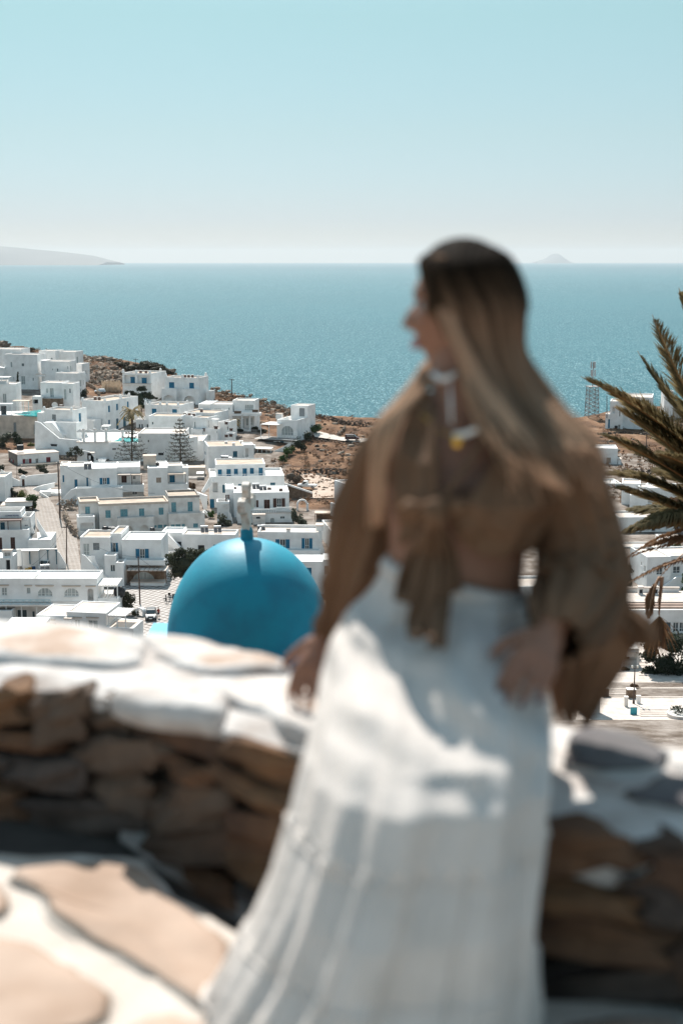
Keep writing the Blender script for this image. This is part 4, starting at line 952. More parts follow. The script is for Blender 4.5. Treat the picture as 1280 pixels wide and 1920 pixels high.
# tiled roof building
h = House(1230, 1186, 0, 'long white building with a tiled roof terrace and brown stepped ledges', Y=216)
a_, b_, _, tt = h.block(1170, 1143.5, 1340, 1260, d=12, par=.04, rm=PAVE2, ops=[('v', 1243, 1167, 1255.5, 1188), ('g', 1261, 1167, 1271, 1185), ('g', 1273, 1167, 1283, 1185)])
for i, (y, o_) in enumerate(((1138.5, -1), (1133.5, -2.2), (1128.5, -3.4))):
    t = h.loc(1200, y, o_)[1]; MB().box(a_ + .3, b_, -o_, -o_ + 1.15 if i < 2 else 11, tt + .005, max(t, tt + .15 * (i + 1))).build('ledge', mat('terracotta_ledge', (0.30, 0.22, 0.18), .9, scale=.6) if i < 2 else PAVE2, h.root)
t = h.loc(1200, 1128.5, -3.4)[1]
h.block(1165, 1103, 1272, 1115, d=.4, o=-10.2, par=0, g=False)
for x in (1197, 1225): h.block(x, 1102, x + 8, 1116, d=1.0, o=-8.2, par=0, g=False, m=WHITE2, name='roof_vent', rname='vent_cap', ops=[('d', x + 1, 1105, x + 7, 1113, .1)])
h = House(1150, 1255, 0, 'white roofed corner shop with a shaded porch on the square', name='shop', cat='shop', Y=199)
h.block(1080, 1222, 1196, 1262, d=7, o=-4, par=0, m=WHITE2, ops=[('d', 1130, 1230, 1148, 1252), ('d', 1168, 1228, 1180, 1240), ('k', 1171, 1243, 1186, 1252)])
h.canopy(1080, 1205, 1197, 1222.5, -8, .2, posts=0, m=ROOFW, thick=.5)
for x in (1153, 1163.5, 1194): h.block(x, 1225, x + 4.5, 1262, d=.35, o=-.5, par=0, g=False, name='pillar', rname='pillar_cap')
h.rail(1138, 1249, 1162, 1258, -.2, mat('orange_rail_paint', (.45, .14, .06), .6), n=3)
h.block(1174, 1223.5, 1188, 1231.5, d=.1, o=.3, par=0, g=False, m=ROOFW, rm=ROOFW, name='sign_board', rname='sign_edge')
# ------------------------------------------------------------------ plants
def leafm(name, c, c2=None, tr=0.25): return mat(name, c, 0.7, scale=1.5, col2=c2 or tuple(x * .5 for x in c), thr=(.3, .7), trans=tr, spec=.2)
L_DARK = leafm('dark_evergreen_leaves', (0.035, 0.05, 0.028)); L_OLIVE = leafm('grey_olive_leaves', (0.10, 0.11, 0.075)); L_GREEN = leafm('glossy_green_leaves', (0.06, 0.11, 0.03))
L_LIGHT = leafm('yellow_green_leaves', (0.17, 0.19, 0.06)); L_DRY = leafm('dry_brown_leaves', (0.24, 0.14, 0.08)); L_PAMPAS = leafm('pampas_plumes', (0.52, 0.42, 0.32), (0.34, 0.25, 0.17)); L_CON = leafm('conifer_needles', (0.125, 0.115, 0.085))
L_PALM = leafm('palm_leaflets', (0.36, 0.27, 0.14), (0.11, 0.10, 0.05), .5); L_PALMD = leafm('dry_palm_leaflets', (0.30, 0.17, 0.09), (0.16, 0.09, 0.05), .3)
BARK = mat('bark', (0.12, 0.085, 0.06), 0.95, scale=4, var=.4, bump=.03); RACH = mat('palm_rachis', (0.36, 0.20, 0.085), 0.6, scale=3, var=.2); RACHD = mat('dead_palm_rachis', (0.40, 0.24, 0.15), 0.8, scale=3, var=.2)
def crown(mb, c, r, n, leaf, sd=0, clumps=0):
    rnd = random.Random(sd); cl = clumps or max(5, n // 35); C = []
    for i in range(cl):
        while 1:
            d = Vector((rnd.uniform(-1, 1), rnd.uniform(-1, 1), rnd.uniform(-1, 1)))
            if .25 < d.length < 1: break
        d = d.normalized() * (d.length ** .4) * .82
        C.append(Vector((c[0] + d.x * r[0], c[1] + d.y * r[1], c[2] + d.z * r[2])))
    cr = [q * (.34 if cl > 8 else .5) for q in r]
    for i in range(n):
        k = C[i % cl]; d = Vector((rnd.gauss(0, 1), rnd.gauss(0, 1), rnd.gauss(0, 1))).normalized() * rnd.uniform(.55, 1.0)
        p = Vector((k.x + d.x * cr[0], k.y + d.y * cr[1], k.z + d.z * cr[2]))
        u = Vector((rnd.gauss(0, 1), rnd.gauss(0, 1), rnd.gauss(0, .7))).normalized(); v = u.cross(Vector((rnd.gauss(0, 1), rnd.gauss(0, 1), rnd.gauss(0, 1)))).normalized()
        s_ = leaf * rnd.uniform(.6, 1.3); mb.quad(p - u * s_, p - v * s_ * .5, p + u * s_, p + v * s_ * .5)
def plant(name, label, cat, px, py, crowns, Y=None, m=L_DARK, n=500, leaf=.25, trunk=True, sd=1, group=None, core=True, dz=0):
    Y = Y or DY(py); B = at(px, py, Y); sc = F / Y; root = empty(name, B, 0, label, cat, group)
    mb = MB(); co = MB()
    for i, (cx_, cy, rx, ry) in enumerate(crowns):
        P = at(cx_, cy, Y) - B; rr = (rx / sc, min(rx, ry * 1.2) / sc, ry / sc)
        crown(mb, P, rr, n, leaf, sd * 13 + i)
        if core: co.blob(P, (rr[0] * .62, rr[1] * .62, rr[2] * .62), 8, .2, i, 6)
    if core: mb.f += [tuple(q + len(mb.v) for q in f) for f in co.f]; mb.v += co.v
    mb.build('crown' if trunk else 'foliage', m, root, kind='stuff')
    if trunk:
        t = MB(); P0 = at(crowns[0][0], crowns[0][1], Y) - B
        t.tube([(0, 0, -1.2), (P0.x * .3, 0, P0.z * .4), (P0.x, 0, P0.z)], [.22, .16, .08], 7)
        for i, (cx_, cy, rx, ry) in enumerate(crowns):
            P = at(cx_, cy, Y) - B; t.tube([(P0.x * .3, 0, P0.z * .35), tuple(P)], [.1, .04], 5)
            for w in range(3): t.tube([tuple(P * .8), tuple(P + Vector((cos(w * 2.1) * rx / sc * .7, sin(w * 2.1) * .5, ry / sc * .4)))], [.05, .02], 4)
        t.build('trunk', BARK, root)
    return root
plant('cypress', 'narrow dark cypress beside the large white cube house', 'tree', 33.5, 737, [(33.5, 730, 3.4, 7), (33.5, 720, 3.2, 8), (33.8, 711, 2.4, 8), (34, 703, 1.4, 6)], 478, L_DARK, 160, .22)
plant('pine_tree', 'dark shaggy pine in front of the tower house with corner knobs', 'tree', 266, 768, [(262, 745, 17, 13), (276, 741, 13, 8), (247, 738, 9, 5), (266, 728, 11, 6), (285, 745, 11, 5), (264, 758, 12, 8), (240, 736, 6, 3)], 470, L_DARK, 420, .3)
plant('olive_tree', 'grey green olive tree below the sloping white wall', 'tree', 143, 872, [(140, 846, 12, 7), (150, 848, 8, 7), (130, 852, 8, 4), (143, 840, 5, 4)], 398, L_OLIVE, 300, .22, core=False)
plant('fig_tree', 'bushy flowering tree left of the blue dome', 'tree', 345, 1090, [(345, 1056, 30, 20), (326, 1048, 18, 16), (362, 1044, 26, 16), (334, 1072, 22, 16), (356, 1074, 22, 18), (376, 1038, 14, 11), (340, 1035, 16, 9)], 245, leafm('oleander_leaves', (0.075, 0.085, 0.05)), 520, .2)
plant('evergreen_tree', 'large dark evergreen tree over the square at the lower right', 'tree', 1262, 1320, [(1225, 1200, 26, 22), (1258, 1205, 34, 30), (1215, 1228, 18, 16), (1245, 1245, 34, 26), (1275, 1262, 26, 26), (1222, 1262, 22, 14), (1210, 1190, 14, 9), (1262, 1290, 16, 12), (1296, 1230, 30, 40), (1240, 1275, 16, 9)], 196, L_DARK, 900, .2, sd=3)
for i, (x, y, cr, m_, lab) in enumerate([
    (22, 932, [(18, 922, 10, 8), (26, 925, 8, 7), (12, 926, 8, 7)], L_DARK, 'dark spreading bush behind the awning roof'),
    (41, 932, [(41, 927, 8, 7)], L_LIGHT, 'yellow green bush between the dark bush and the round bush'),
    (59, 955, [(57, 937, 13, 11), (64, 932, 8, 8), (60, 946, 9, 8)], L_GREEN, 'round clipped green bush at the top of the street'),
    (12, 838, [(8, 824, 12, 9), (16, 816, 9, 8), (5, 834, 12, 6)], L_OLIVE, 'grey green shrub thicket under the beige retaining wall'),
    (34, 838, [(34, 826, 11, 11), (30, 815, 6, 5), (40, 832, 7, 6)], L_DARK, 'dark round shrub beside the grey thicket above the red shuttered house'),
    (60, 836, [(60, 834, 10, 3.5)], L_LIGHT, 'low yellowish shrub below the steps of the beige wall'),
    (78, 890, [(79, 876, 10, 7), (84, 883, 9, 5)], L_OLIVE, 'loose grey shrub in front of the red shuttered house'),
    (41, 890, [(40, 884, 6, 5), (47, 886, 4, 4)], L_DARK, 'small dark bush at the corner of the red shuttered house'),
    (150, 745, [(147, 735, 7, 8), (158, 735, 7, 7), (155, 742, 7, 5)], L_DARK, 'dark green shrub beside the low house with the glazed door'),
    (144, 752, [(145, 750, 4, 3.5)], L_GREEN, 'small green bush under the dark shrub on the ridge'),
    (2, 884, [(2, 876, 7, 6)], L_DARK, 'dark bush at the left edge by the brown side wall'),
    (591, 815, [(589, 805, 11, 9), (597, 803, 7, 7)], L_GREEN, 'topmost bush beside the sea view house'),
    (577, 828, [(577, 817, 11, 11)], L_DARK, 'second bush from the top along the sea view house wall'),
    (558, 846, [(559, 832, 11, 12), (566, 838, 8, 8)], L_DARK, 'large dark bush below the corner of the sea view house'),
    (547, 852, [(546, 842, 7, 7)], L_GREEN, 'small green bush beside the pool wall'),
    (537, 856, [(538, 846, 10, 9)], L_GREEN, 'green bush beside the pool wall, second from the bottom'),
    (529, 868, [(530, 858, 9, 8)], L_GREEN, 'lowest green bush beside the pool wall'),
    (395, 770, [(402, 762, 7, 8)], L_DARK, 'dark bush against the right side of the two storey house with arches'),
    (545, 905, [(545, 893, 14, 10), (558, 898, 10, 8)], leafm('dry_grey_brush', (.17, .13, .10)), 'brown leafless thicket at the edge of the dry field'),
    (558, 985, [(552, 968, 10, 14), (562, 976, 10, 12), (570, 982, 8, 9)], L_OLIVE, 'olive coloured shrubs in front of the small garden arch'),
    (424, 985, [(417, 974, 9, 9), (425, 980, 9, 8), (410, 985, 8, 6)], L_OLIVE, 'grey bush beside the stair of the balustraded house'),
    (398, 972, [(396, 964, 7, 6)], L_GREEN, 'green creeper on the stone wall below the blue door'),
    (357, 918, [(357, 910, 7, 9), (363, 912, 4, 6)], leafm('russet_leaves', (.16, .10, .06)), 'russet shrub beside the reed roofed porch'),
    (386, 955, [(385, 945, 5, 9)], L_OLIVE, 'creeper on the stone pillar left of the blue door'),
    (238, 1155, [(236, 1115, 14, 10), (245, 1125, 12, 10), (232, 1130, 10, 10), (240, 1140, 14, 12), (252, 1150, 8, 9)], leafm('dark_bank_leaves', (.06, .06, .035)), 'overgrown dark bank between the pergola and the square'),
    (1166, 1110, [(1178, 1070, 8, 12), (1180, 1090, 7, 16)], L_DARK, 'dark shrub behind the street lamp at the right'),
    (1283, 1110, [(1282, 1085, 7, 9), (1284, 1105, 8, 10)], L_GREEN, 'green shrub at the right edge above the tiled roof'),
    (1270, 1030, [(1270, 1023, 12, 4)], L_GREEN, 'green hedge on the roof terrace at the right edge'),
    (1133, 1295, [(1133, 1287, 6, 5)], L_DARK, 'dark potted bush beside the steps on the square'),
    (1172, 1258, [(1169, 1254, 5, 4), (1175, 1257, 4, 3)], L_DARK, 'dark planter shrubs in front of the corner shop'),
    (1188, 1292, [(1187, 1287, 7, 4)], L_DRY, 'dry red plant in the planter beside the lamp post'),
    (445, 812, [(448, 806, 8, 4)], L_DARK, 'dark low hedge before the colonnaded house'),
    (478, 806, [(478, 802, 8, 4)], L_DARK, 'dark hedge at the end of the colonnaded house'),
    (487, 812, [(489, 809, 7, 4), (496, 808, 5, 3)], L_OLIVE, 'olive hedge beside the poolside pergola')]):
    plant('bush', lab, 'bush', x, y, cr, None if y < 1000 else DY(y), m_, 260, .26 if y < 1000 else .18, trunk=False, sd=20 + i, group='bushes in the village')
# pampas grass
root = empty('pampas_grass', gp(208, 733), 0, 'row of pale pampas plumes beside the lane on the ridge', 'grass'); mb = MB()
for i in range(500):
    P = gp(random.uniform(192, 226), random.uniform(727, 735)) - root.location; hgt = random.uniform(1, 3); d = Vector((random.gauss(0, .3), random.gauss(0, .3), hgt))
    a = Vector((.1, 0, 0)); mb.quad(P - a, P + a, P + d + a * 1.2, P + d - a * 1.2)
mb.build('plumes', L_PAMPAS, root, kind='stuff')
# ridge scrub hedge and field scrub
mb = MB()
for (x, y, rx, ry) in [(250, 686, 18, 7), (275, 682, 22, 8), (300, 690, 18, 9), (318, 697, 12, 9), (235, 680, 10, 4), (292, 683, 14, 6), (310, 702, 14, 9), (222, 678, 8, 3), (55, 652, 10, 3)]:
    P = at(x, y + 3, DY(min(700, y + 10))); sc = F / P.y; crown(mb, P, (rx / sc, 3, ry / sc), 520, .45, int(x)); mb.blob(P, (rx / sc * .8, 2, ry / sc * .7), 10, .3, x)
tag(mb.build('scrub', leafm('ridge_scrub_leaves', (0.07, 0.065, 0.042))), 'dense dark scrub along the top of the rocky ridge', 'scrub', kind='stuff')
mb = MB(); mb2 = MB(); rnd = random.Random(5)
for i in range(1700):
    x, y = rnd.uniform(480, 1300), rnd.uniform(770, 945)
    if y < lerp_tab(RIDGE, x) + 3: continue
    if x < 600 and y < 860 - (x - 520) * .5: continue
    if not (x < 720 or x > 1120): continue
    P = gp(x, y, .1); r = rnd.uniform(.4, 1.5) * rnd.uniform(.5, 1); crown(mb if rnd.random() < .75 else mb2, P + Vector((0, 0, r * .35)), (r * 1.25, r * 1.25, r * .7), 44, .22, i, 4)
for i in range(500):
    x = rnd.uniform(395, 560) if i % 2 else rnd.uniform(-10, 240); y = lerp_tab(RIDGE, x) + abs(rnd.gauss(2, 14))
    if x > 450 and y > 800: continue
    P = gp(x, y, .1); r = rnd.uniform(.4, 1.3); crown(mb if rnd.random() < .6 else mb2, P + Vector((0, 0, r * .3)), (r, r, r * .6), 34, .22, i, 4)
tag(mb.build('dry_brush', leafm('dry_thorn_brush', (0.30, 0.175, 0.105), (0.15, 0.085, 0.05))), 'dry brown thorn bushes scattered over the field', 'brush', kind='stuff')
tag(mb2.build('thorn_brush', leafm('grey_thorn_brush', (0.15, 0.115, 0.08), (0.06, 0.045, 0.03))), 'dark grey thorn bushes scattered over the field', 'brush', kind='stuff')
# conifers with whorled branches
def conifer(label, px, ybase, ytop, wpx, Y, nw, droop=.25, sd=0, tuft=.9):
    B = at(px, ybase, Y); T = at(px, ytop, Y); H = T.z - B.z; sc = F / Y; root = empty('conifer', B, 0, label, 'tree'); R = wpx / sc / 2; rnd = random.Random(sd)
    MB().tube([(0, 0, -2), (0, 0, H)], [.28, .05], 8).build('trunk', BARK, root)
    for k in range(nw):
        t = (k + .5) / nw; z = H * (.06 + .92 * t); L = R * (1 - t) ** .75 * rnd.uniform(.85, 1.1) + .25; mb = MB(); nb = 7
        for j in range(nb):
            w = 2 * pi * (j + rnd.uniform(-.2, .2)) / nb + k * 1.1; d = Vector((cos(w), sin(w), 0)); pts = []
            for q in range(5):
                u = q / 4; pts.append(Vector((0, 0, z)) + d * L * u + Vector((0, 0, L * (.30 * u * u - droop * u))))
            mb.tube(pts, [.07, .06, .05, .04, .03], 4)
            for q in range(int(tuft * 22 * (L / R + .25))):
                u = rnd.uniform(.18, 1.0) ** .7; p = pts[0].lerp(pts[-1], u); p.z = z + L * (.30 * u * u - droop * u); p += Vector((rnd.gauss(0, .12 * L * .5), rnd.gauss(0, .12 * L * .5), rnd.gauss(.05, .16)))
                a = Vector((rnd.gauss(0, 1), rnd.gauss(0, 1), rnd.gauss(.6, .5))).normalized() * rnd.uniform(.15, .34); b = a.cross(Vector((rnd.gauss(0, 1), rnd.gauss(0, 1), 1))).normalized() * .10
                mb.quad(p - a, p - b, p + a, p + b)
        mb.build('branch_whorl', L_CON, root, kind='stuff')
conifer('tall araucaria conifer with tiered branches in the middle of the village', 339, 872, 783, 66, 396, 12, sd=2)
conifer('araucaria conifer growing in front of the hotel pool terrace', 248, 866, 792, 72, 395, 9, sd=5)
# far palms
def frond_far(mb, L, w, up, sd):
    d = Vector((cos(w), sin(w), 0)); s_ = Vector((-sin(w), cos(w), 0)); n = 9; pts = []
    for q in range(n): u = q / (n - 1); pts.append(d * L * u * (1 - .25 * u * max(0, up)) + Vector((0, 0, L * (up * u - .75 * u * u))))
    for q in range(1, n):
        for sg in (-1, 1):
            p = pts[q]; t = (pts[q] - pts[q - 1]); e = p + (s_ * sg * .55 + t.normalized() * .35 + Vector((0, 0, -.22))) * (1.0 - .6 * abs(q / n - .4)) * 1.0
            mb.quad(pts[q - 1], p, e, e - t * .5)
def far_palm(label, px, ybase, ycr, L, Y, nf=26, sd=0):
    B = at(px, ybase, Y); H = at(px, ycr, Y).z - B.z; root = empty('palm_tree', B, 0, label, 'palm'); rnd = random.Random(sd)
    MB().tube([(0, 0, -2), (.1, 0, H * .5), (0, 0, H)], [.3, .28, .4], 9).build('trunk', BARK, root)
    for i in range(nf):
        mb = MB(); frond_far(mb, L * rnd.uniform(.8, 1.05), i * 2.4, rnd.uniform(-.1, 1.25), i); o = mb.build('frond', L_PALM, root); o.location = (0, 0, H)
    sk = MB(); crown(sk, (0, 0, H - 1.1), (.6, .6, 1.0), 120, .3, 3); sk.build('dead_frond_skirt', L_DRY, root, kind='stuff')
far_palm('feathery palm rising behind the araucaria by the hotel pool', 248, 815, 772, 4.6, 398, 30, 1)
far_palm('small palm in front of the colonnaded house', 439, 812, 792, 2.4, 440, 24, 2)

# ------------------------------------------------------------------ rocks and field walls
ROCK = mat('ridge_rock', (0.36, 0.29, 0.23), 0.95, scale=.5, col2=(0.13, 0.095, 0.07), thr=(.35, .62), bump=.15, bscale=1.5)
rnd = random.Random(11); rocks = []
for i in range(5): rocks.append(MB().blob((0, 0, 0), (1, .8, .6), 9, .42, i * 7 + 3, 6, .75).mesh('boulder', ROCK))
def boulder(px, py, w, hgt, i):
    Y = DY(max(py + 3, lerp_tab(RIDGE, px) + 1)); P = at(px, py, Y); sc = F / Y; o = bpy.data.objects.new('boulder', rocks[i % 5]); COL.objects.link(o); o.location = P
    o.scale = (w / sc / 2, w / sc / 2.4, hgt / sc / 1.2); o.rotation_euler = (rnd.uniform(-.3, .3), rnd.uniform(-.3, .3), rnd.uniform(0, 6))
    where = 'at the far left edge of the ridge' if px < 60 else ('on the rocky knoll left of the tower house with corner knobs' if px < 240 else ('behind the house with arched blue doors' if px < 345 else ('right of the house with arched blue doors' if px < 440 else 'on the slope left of the sea view house')))
    tag(o, '%s %s boulder %s' % ('large' if w >= 17 else ('small' if w <= 11 else 'middle sized'), 'upper' if py < lerp_tab(RIDGE, px) + 8 else 'lower', where), 'rock', 'boulders on the ridge')
for i, (x, y, w, g) in enumerate([(3, 644, 22, 10), (12, 648, 18, 8), (22, 652, 12, 4), (158, 669, 14, 7), (165, 673, 12, 6), (185, 673, 20, 8), (200, 672, 22, 8), (208, 674, 20, 7), (178, 688, 14, 8), (192, 690, 16, 8), (215, 690, 16, 7), (182, 702, 12, 9), (205, 706, 16, 9), (218, 704, 14, 8), (228, 700, 12, 9), (170, 695, 12, 7), (190, 712, 18, 10), (210, 717, 18, 10),
    (222, 714, 14, 9), (175, 715, 12, 7), (322, 695, 14, 6), (330, 701, 8, 5), (398, 729, 10, 6), (408, 728, 12, 6), (418, 735, 10, 5), (415, 742, 12, 6), (428, 733, 12, 4), (470, 741, 10, 5), (455, 743, 14, 5), (494, 750, 16, 6), (512, 755, 18, 7), (522, 762, 12, 8), (505, 762, 12, 6), (530, 768, 10, 7), (497, 760, 10, 6), (536, 776, 10, 8), (545, 772, 12, 6), (519, 775, 8, 8)]): boulder(x, y, w, g, i)
mb = MB()
for i in range(700):
    zone = rnd.random()
    if zone < .5: x, y = rnd.uniform(155, 232), rnd.uniform(672, 722)
    elif zone < .75: x = rnd.uniform(400, 600); y = lerp_tab(RIDGE, x) + rnd.uniform(0, 30)
    else: x, y = rnd.choice([rnd.uniform(590, 700), rnd.uniform(1110, 1290)]), rnd.uniform(780, 935)
    if y < lerp_tab(RIDGE, x) + 1: continue
    P = gp(x, y, .1); r = rnd.uniform(.25, 1.1); mb.blob(P, (r, r * .8, r * .5), 6, .4, i, 4, .8)
tag(mb.build('loose_stones', ROCK), 'loose stones strewn over the ridge and the field', 'stones', kind='stuff')
def field_wall(label, pts, hgt=1.1, seed=0, m=None, s=.45):
    r = random.Random(seed); mb = MB(); root = empty('stone_wall', gp(*pts[0]), 0, label, 'wall')
    for (x0, y0), (x1, y1) in zip(pts, pts[1:]):
        A, B = gp(x0, y0) - root.location, gp(x1, y1) - root.location; n = max(2, int((B - A).length / (s * 1.1)))
        for i in range(n):
            for k in range(int(hgt / s * 1.6)):
                P = A.lerp(B, (i + r.random()) / n) + Vector((r.gauss(0, .15), r.gauss(0, .15), k * s * .62)); q = s * r.uniform(.6, 1.2); mb.blob(P, (q * .62, q * .5, q * .36), 5, .3, i + k, 3, .7)
    mb.build('stones', m or ROCK, root, kind='stuff')
DSTONE = mat('dark_wall_stone', (0.16, 0.12, 0.095), 0.95, scale=1.5, col2=(0.06, 0.045, 0.035), bump=.1)
field_wall('long dark dry stone wall across the bottom of the field', [(545, 893), (580, 889), (625, 888), (680, 892), (760, 896)], 2.0, 1, DSTONE, .7)
field_wall('dry stone wall near the cliff edge above the sea', [(588, 782), (620, 787), (642, 795), (700, 799)], 1.5, 2, DSTONE, .6)
field_wall('short dry stone wall climbing the field beside the red van', [(646, 803), (640, 812), (632, 818)], 1.4, 3, None, .6)
field_wall('low stone wall along the country lane', [(598, 826), (640, 832), (700, 837)], .9, 4, DSTONE, .5)
field_wall('dark stone wall below the ridge beside the white house with a roof tower', [(455, 786), (480, 790), (505, 799)], 1.0, 5, None, .5)
field_wall('dark stone wall in the field at the far right under the palm', [(1165, 889), (1220, 890), (1300, 891)], 1.8, 6, DSTONE, .7)
field_wall('long low stone wall in the field right of the mast', [(1120, 815), (1180, 812), (1240, 818)], 1.2, 8, DSTONE, .7)
field_wall('stone terraces behind the olive tree', [(112, 860), (130, 862), (165, 866)], 1.2, 9, None, .5)
field_wall('rubble stone steps beside the pampas grass', [(160, 722), (172, 726), (182, 734), (186, 742)], 1.8, 10, None, .6)
field_wall('brown stone wall between the paved street and the weathered house', [(114, 955), (144, 955)], 2.6, 12, None, .45)
field_wall('stepped brown stone wall beside the paved street', [(121, 968), (128, 985), (136, 1000), (144, 1008)], 2.0, 13, None, .45)

# ------------------------------------------------------------------ roof things, poles
def roofpt(px, py, Y): return at(px, py, Y)
def heater(px, py, Y, label, s=1.0, rz=0.2):
    P = at(px, py, Y); r = empty('solar_water_heater', P, rz, label, 'solar heater', 'solar water heaters on roofs'); r.scale = (s * .85,) * 3
    MB().tube([(-.85, .35, 1.3), (.85, .35, 1.3)], .27, 12).build('tank', METAL, r)
    for i in (-1, 1):
        MB().prism([(i * .48 - .42, -.9, .12), (i * .48 + .42, -.9, .12), (i * .48 + .42, .2, 1.12), (i * .48 - .42, .2, 1.12)], (0, .05, -.06)).build('solar_panel', mat('solar_collector_glass', (.17, .15, .145), .35, var=.35, scale=2), r)
    k = MB()
    for x in (-.8, .8): k.tube([(x, .35, 0), (x, .35, 1.2)], .03, 4); k.tube([(x, .35, 0), (x, -.9, .1)], .03, 4)
    k.build('stand', METAL, r, kind='stuff')
heater(165, 880, 336, 'solar heater on the left part of the wide white house with a blue shuttered window', 1.15)
heater(85, 1073, 240, 'solar heater on the long front building beside the yard')
heater(383.5, 998, 271, 'left solar heater of the pair on the long plain white house', .95); heater(408, 998, 271, 'right solar heater of the pair on the long plain white house', .95)
heater(421, 867, 352, 'solar heater with dark tilted panels above the row of six blue shutters', 1.25, -.2); heater(429, 868, 353, 'second tilted solar panel set above the row of six blue shutters', 1.1, -.3)
heater(480, 918, 321, 'solar heater on the brown shuttered house roof, just right of the cross', 1.1); heater(493, 922, 319, 'second solar heater on the brown shuttered house roof', 1.1)
heater(490, 997, 278, 'solar heater at the left end of the roof beside the dome', 1.0)
heater(664, 906, 330, 'solar heater on the tall plain white block by the dirt yard', 1.1); heater(1228, 1047, 255, 'solar heater on the roof edge among the hanging palm fronds at the right', 1.2)
def tank(px, py, Y, r_, hgt, label, horiz=False, m=BLACK):
    P = at(px, py, Y); e_ = empty('water_tank', P, .3, label, 'tank')
    if horiz: MB().tube([(-hgt / 2, 0, r_), (-hgt / 2 + .1, 0, r_), (hgt / 2 - .1, 0, r_), (hgt / 2, 0, r_)], [r_ * .8, r_, r_, r_ * .8], 16).build('drum', m, e_, smooth=False); MB().box(-hgt / 3, hgt / 3, -r_ * .7, r_ * .7, -.05, .12).build('cradle', CONC, e_)
    else: MB().lathe([(r_, 0), (r_, hgt * .3), (r_ * 1.03, hgt * .32), (r_, hgt * .34), (r_, hgt * .8), (r_ * .8, hgt * .93), (r_ * .3, hgt)], 18).build('drum', m, e_); MB().lathe([(r_ * .32, hgt), (r_ * .32, hgt + .08)], 10).build('lid', m, e_)
tank(38.5, 844, 402, .8, 1.9, 'round black water tank on the roof of the red shuttered house', True)
tank(198, 1001, 262, .62, 1.55, 'upright black water tank on the roof of the house with the outside stair')
tank(209, 998, 264, .55, 1.5, 'left lying black water tank behind the upright tank', True); tank(215.5, 1000, 262, .58, 1.6, 'right lying black water tank behind the upright tank', True)
tank(286, 1000.5, 264, .50, 1.25, 'square looking black tank at the right end of the flag roof')
tank(295.8, 876, 344, .42, 1.2, 'black tank beside the beige stair box')
tank(109, 862 + 0, 342, .3, .5, 'small dark roof vent at the left end of the wide white house') if 0 else None
for (x, y, Y, lab) in [(424, 833, 392, 'left white vent block on the beige roof of the plain upper house'), (438, 836, 388, 'middle white vent block on the beige roof of the plain upper house'), (453, 832, 392, 'right white vent block on the beige roof of the plain upper house'),
    (421, 870, 350, 'small vent block under the solar panels above the six shutters'), (449, 868, 351, 'vent block in the middle of the roof above the six shutters'), (474, 867, 352, 'vent block at the right end of the roof above the six shutters'),
    (106, 1083, 239, 'small white vent on the long front building roof'), (198, 1150, 219, 'air conditioning unit at the corner of the small front house roof')]:
    P = at(x, y, Y); MBv = MB().box(-.38, .38, -.38, .38, -.15, .75); e_ = empty('roof_vent', P, .1, lab, 'vent', 'roof vents'); MBv.build('body', WHITE2, e_); MB().box(-.45, .45, -.45, .45, .753, .85).build('cap', WHITE, e_)
for (x, y, Y, lab) in [(439.5, 919, 321, 'left brown chimney box on the brown shuttered house roof'), (505, 920, 320, 'middle brown chimney box on the brown shuttered house roof'), (526.5, 922, 318, 'right brown chimney box on the brown shuttered house roof'), (347, 779, 436, 'left brown roof box on the terraced apartment house'), (355, 779, 436, 'middle brown roof box on the terraced apartment house'), (363.5, 780, 436, 'right brown roof box on the terraced apartment house'), (378, 771.5, 442, 'dark roof box on the rear block of the terraced apartment house'),
    (264, 699, 503, 'left rusty box on the roof of the tower house with corner knobs'), (274, 699, 503, 'right rusty box on the roof of the tower house with corner knobs'), (347, 707, 498, 'left rusty roof box on the house with arched blue doors'), (354, 707, 498, 'second rusty roof box on the house with arched blue doors'), (361, 707, 498, 'third rusty roof box on the house with arched blue doors'),
    (179, 748.5, 452, 'left brown box on the long blue windowed house roof'), (186.5, 748.5, 452, 'right brown box on the long blue windowed house roof'), (115, 764, 438, 'dark box beside the satellite dish'), (139, 766.5, 436, 'dark box at the right end of the roof with the dish')]:
    P = at(x, y, Y); e_ = empty('roof_box', P, 0, lab, 'roof box', 'boxes on flat roofs'); MB().box(-.42, .42, -.35, .35, -.3, .75).build('body', mat('rusty_box', (.15, .10, .085), .9, var=.4, scale=3), e_); MB().box(-.48, .48, -.42, .42, .753, .85).build('cap', WHITE2, e_)
P = at(103, 766, 438); e_ = empty('satellite_dish', P, .3, 'white satellite dish standing on the flat roof of the left white house', 'satellite dish')
k = MB(); k.lathe([(0.02, 0), (.4, .05), (.75, .2), (.95, .38), (.93, .40), (.7, .24), (.02, .06)], 20); d = k.build('dish', WHITE2, e_, smooth=True); d.rotation_euler = (radians(72), 0, 0); d.location = (0, 0, 1.0); MB().tube([(0, .1, -.2), (0, .1, .95)], .06, 6).build('mast', METAL, e_)
P = at(247.5, 1011, 262); e_ = empty('flag', P, 0, 'small orange pennant on a thin staff above the flat white roof', 'flag'); MB().tube([(0, 0, -.3), (0, 0, 1.1)], .025, 5).build('staff', METAL, e_)
MB().prism([(0.03, 0, 1.05), (.42, .03, .72), (0.03, 0, .5)], (0, .02, 0)).build('pennant', mat('orange_cloth', (.75, .16, .05), .8), e_)
POLE = mat('creosoted_pole', (0.09, 0.065, 0.055), .9, var=.3, scale=2, stretch=(1, 1, 5))
TOPS = {}
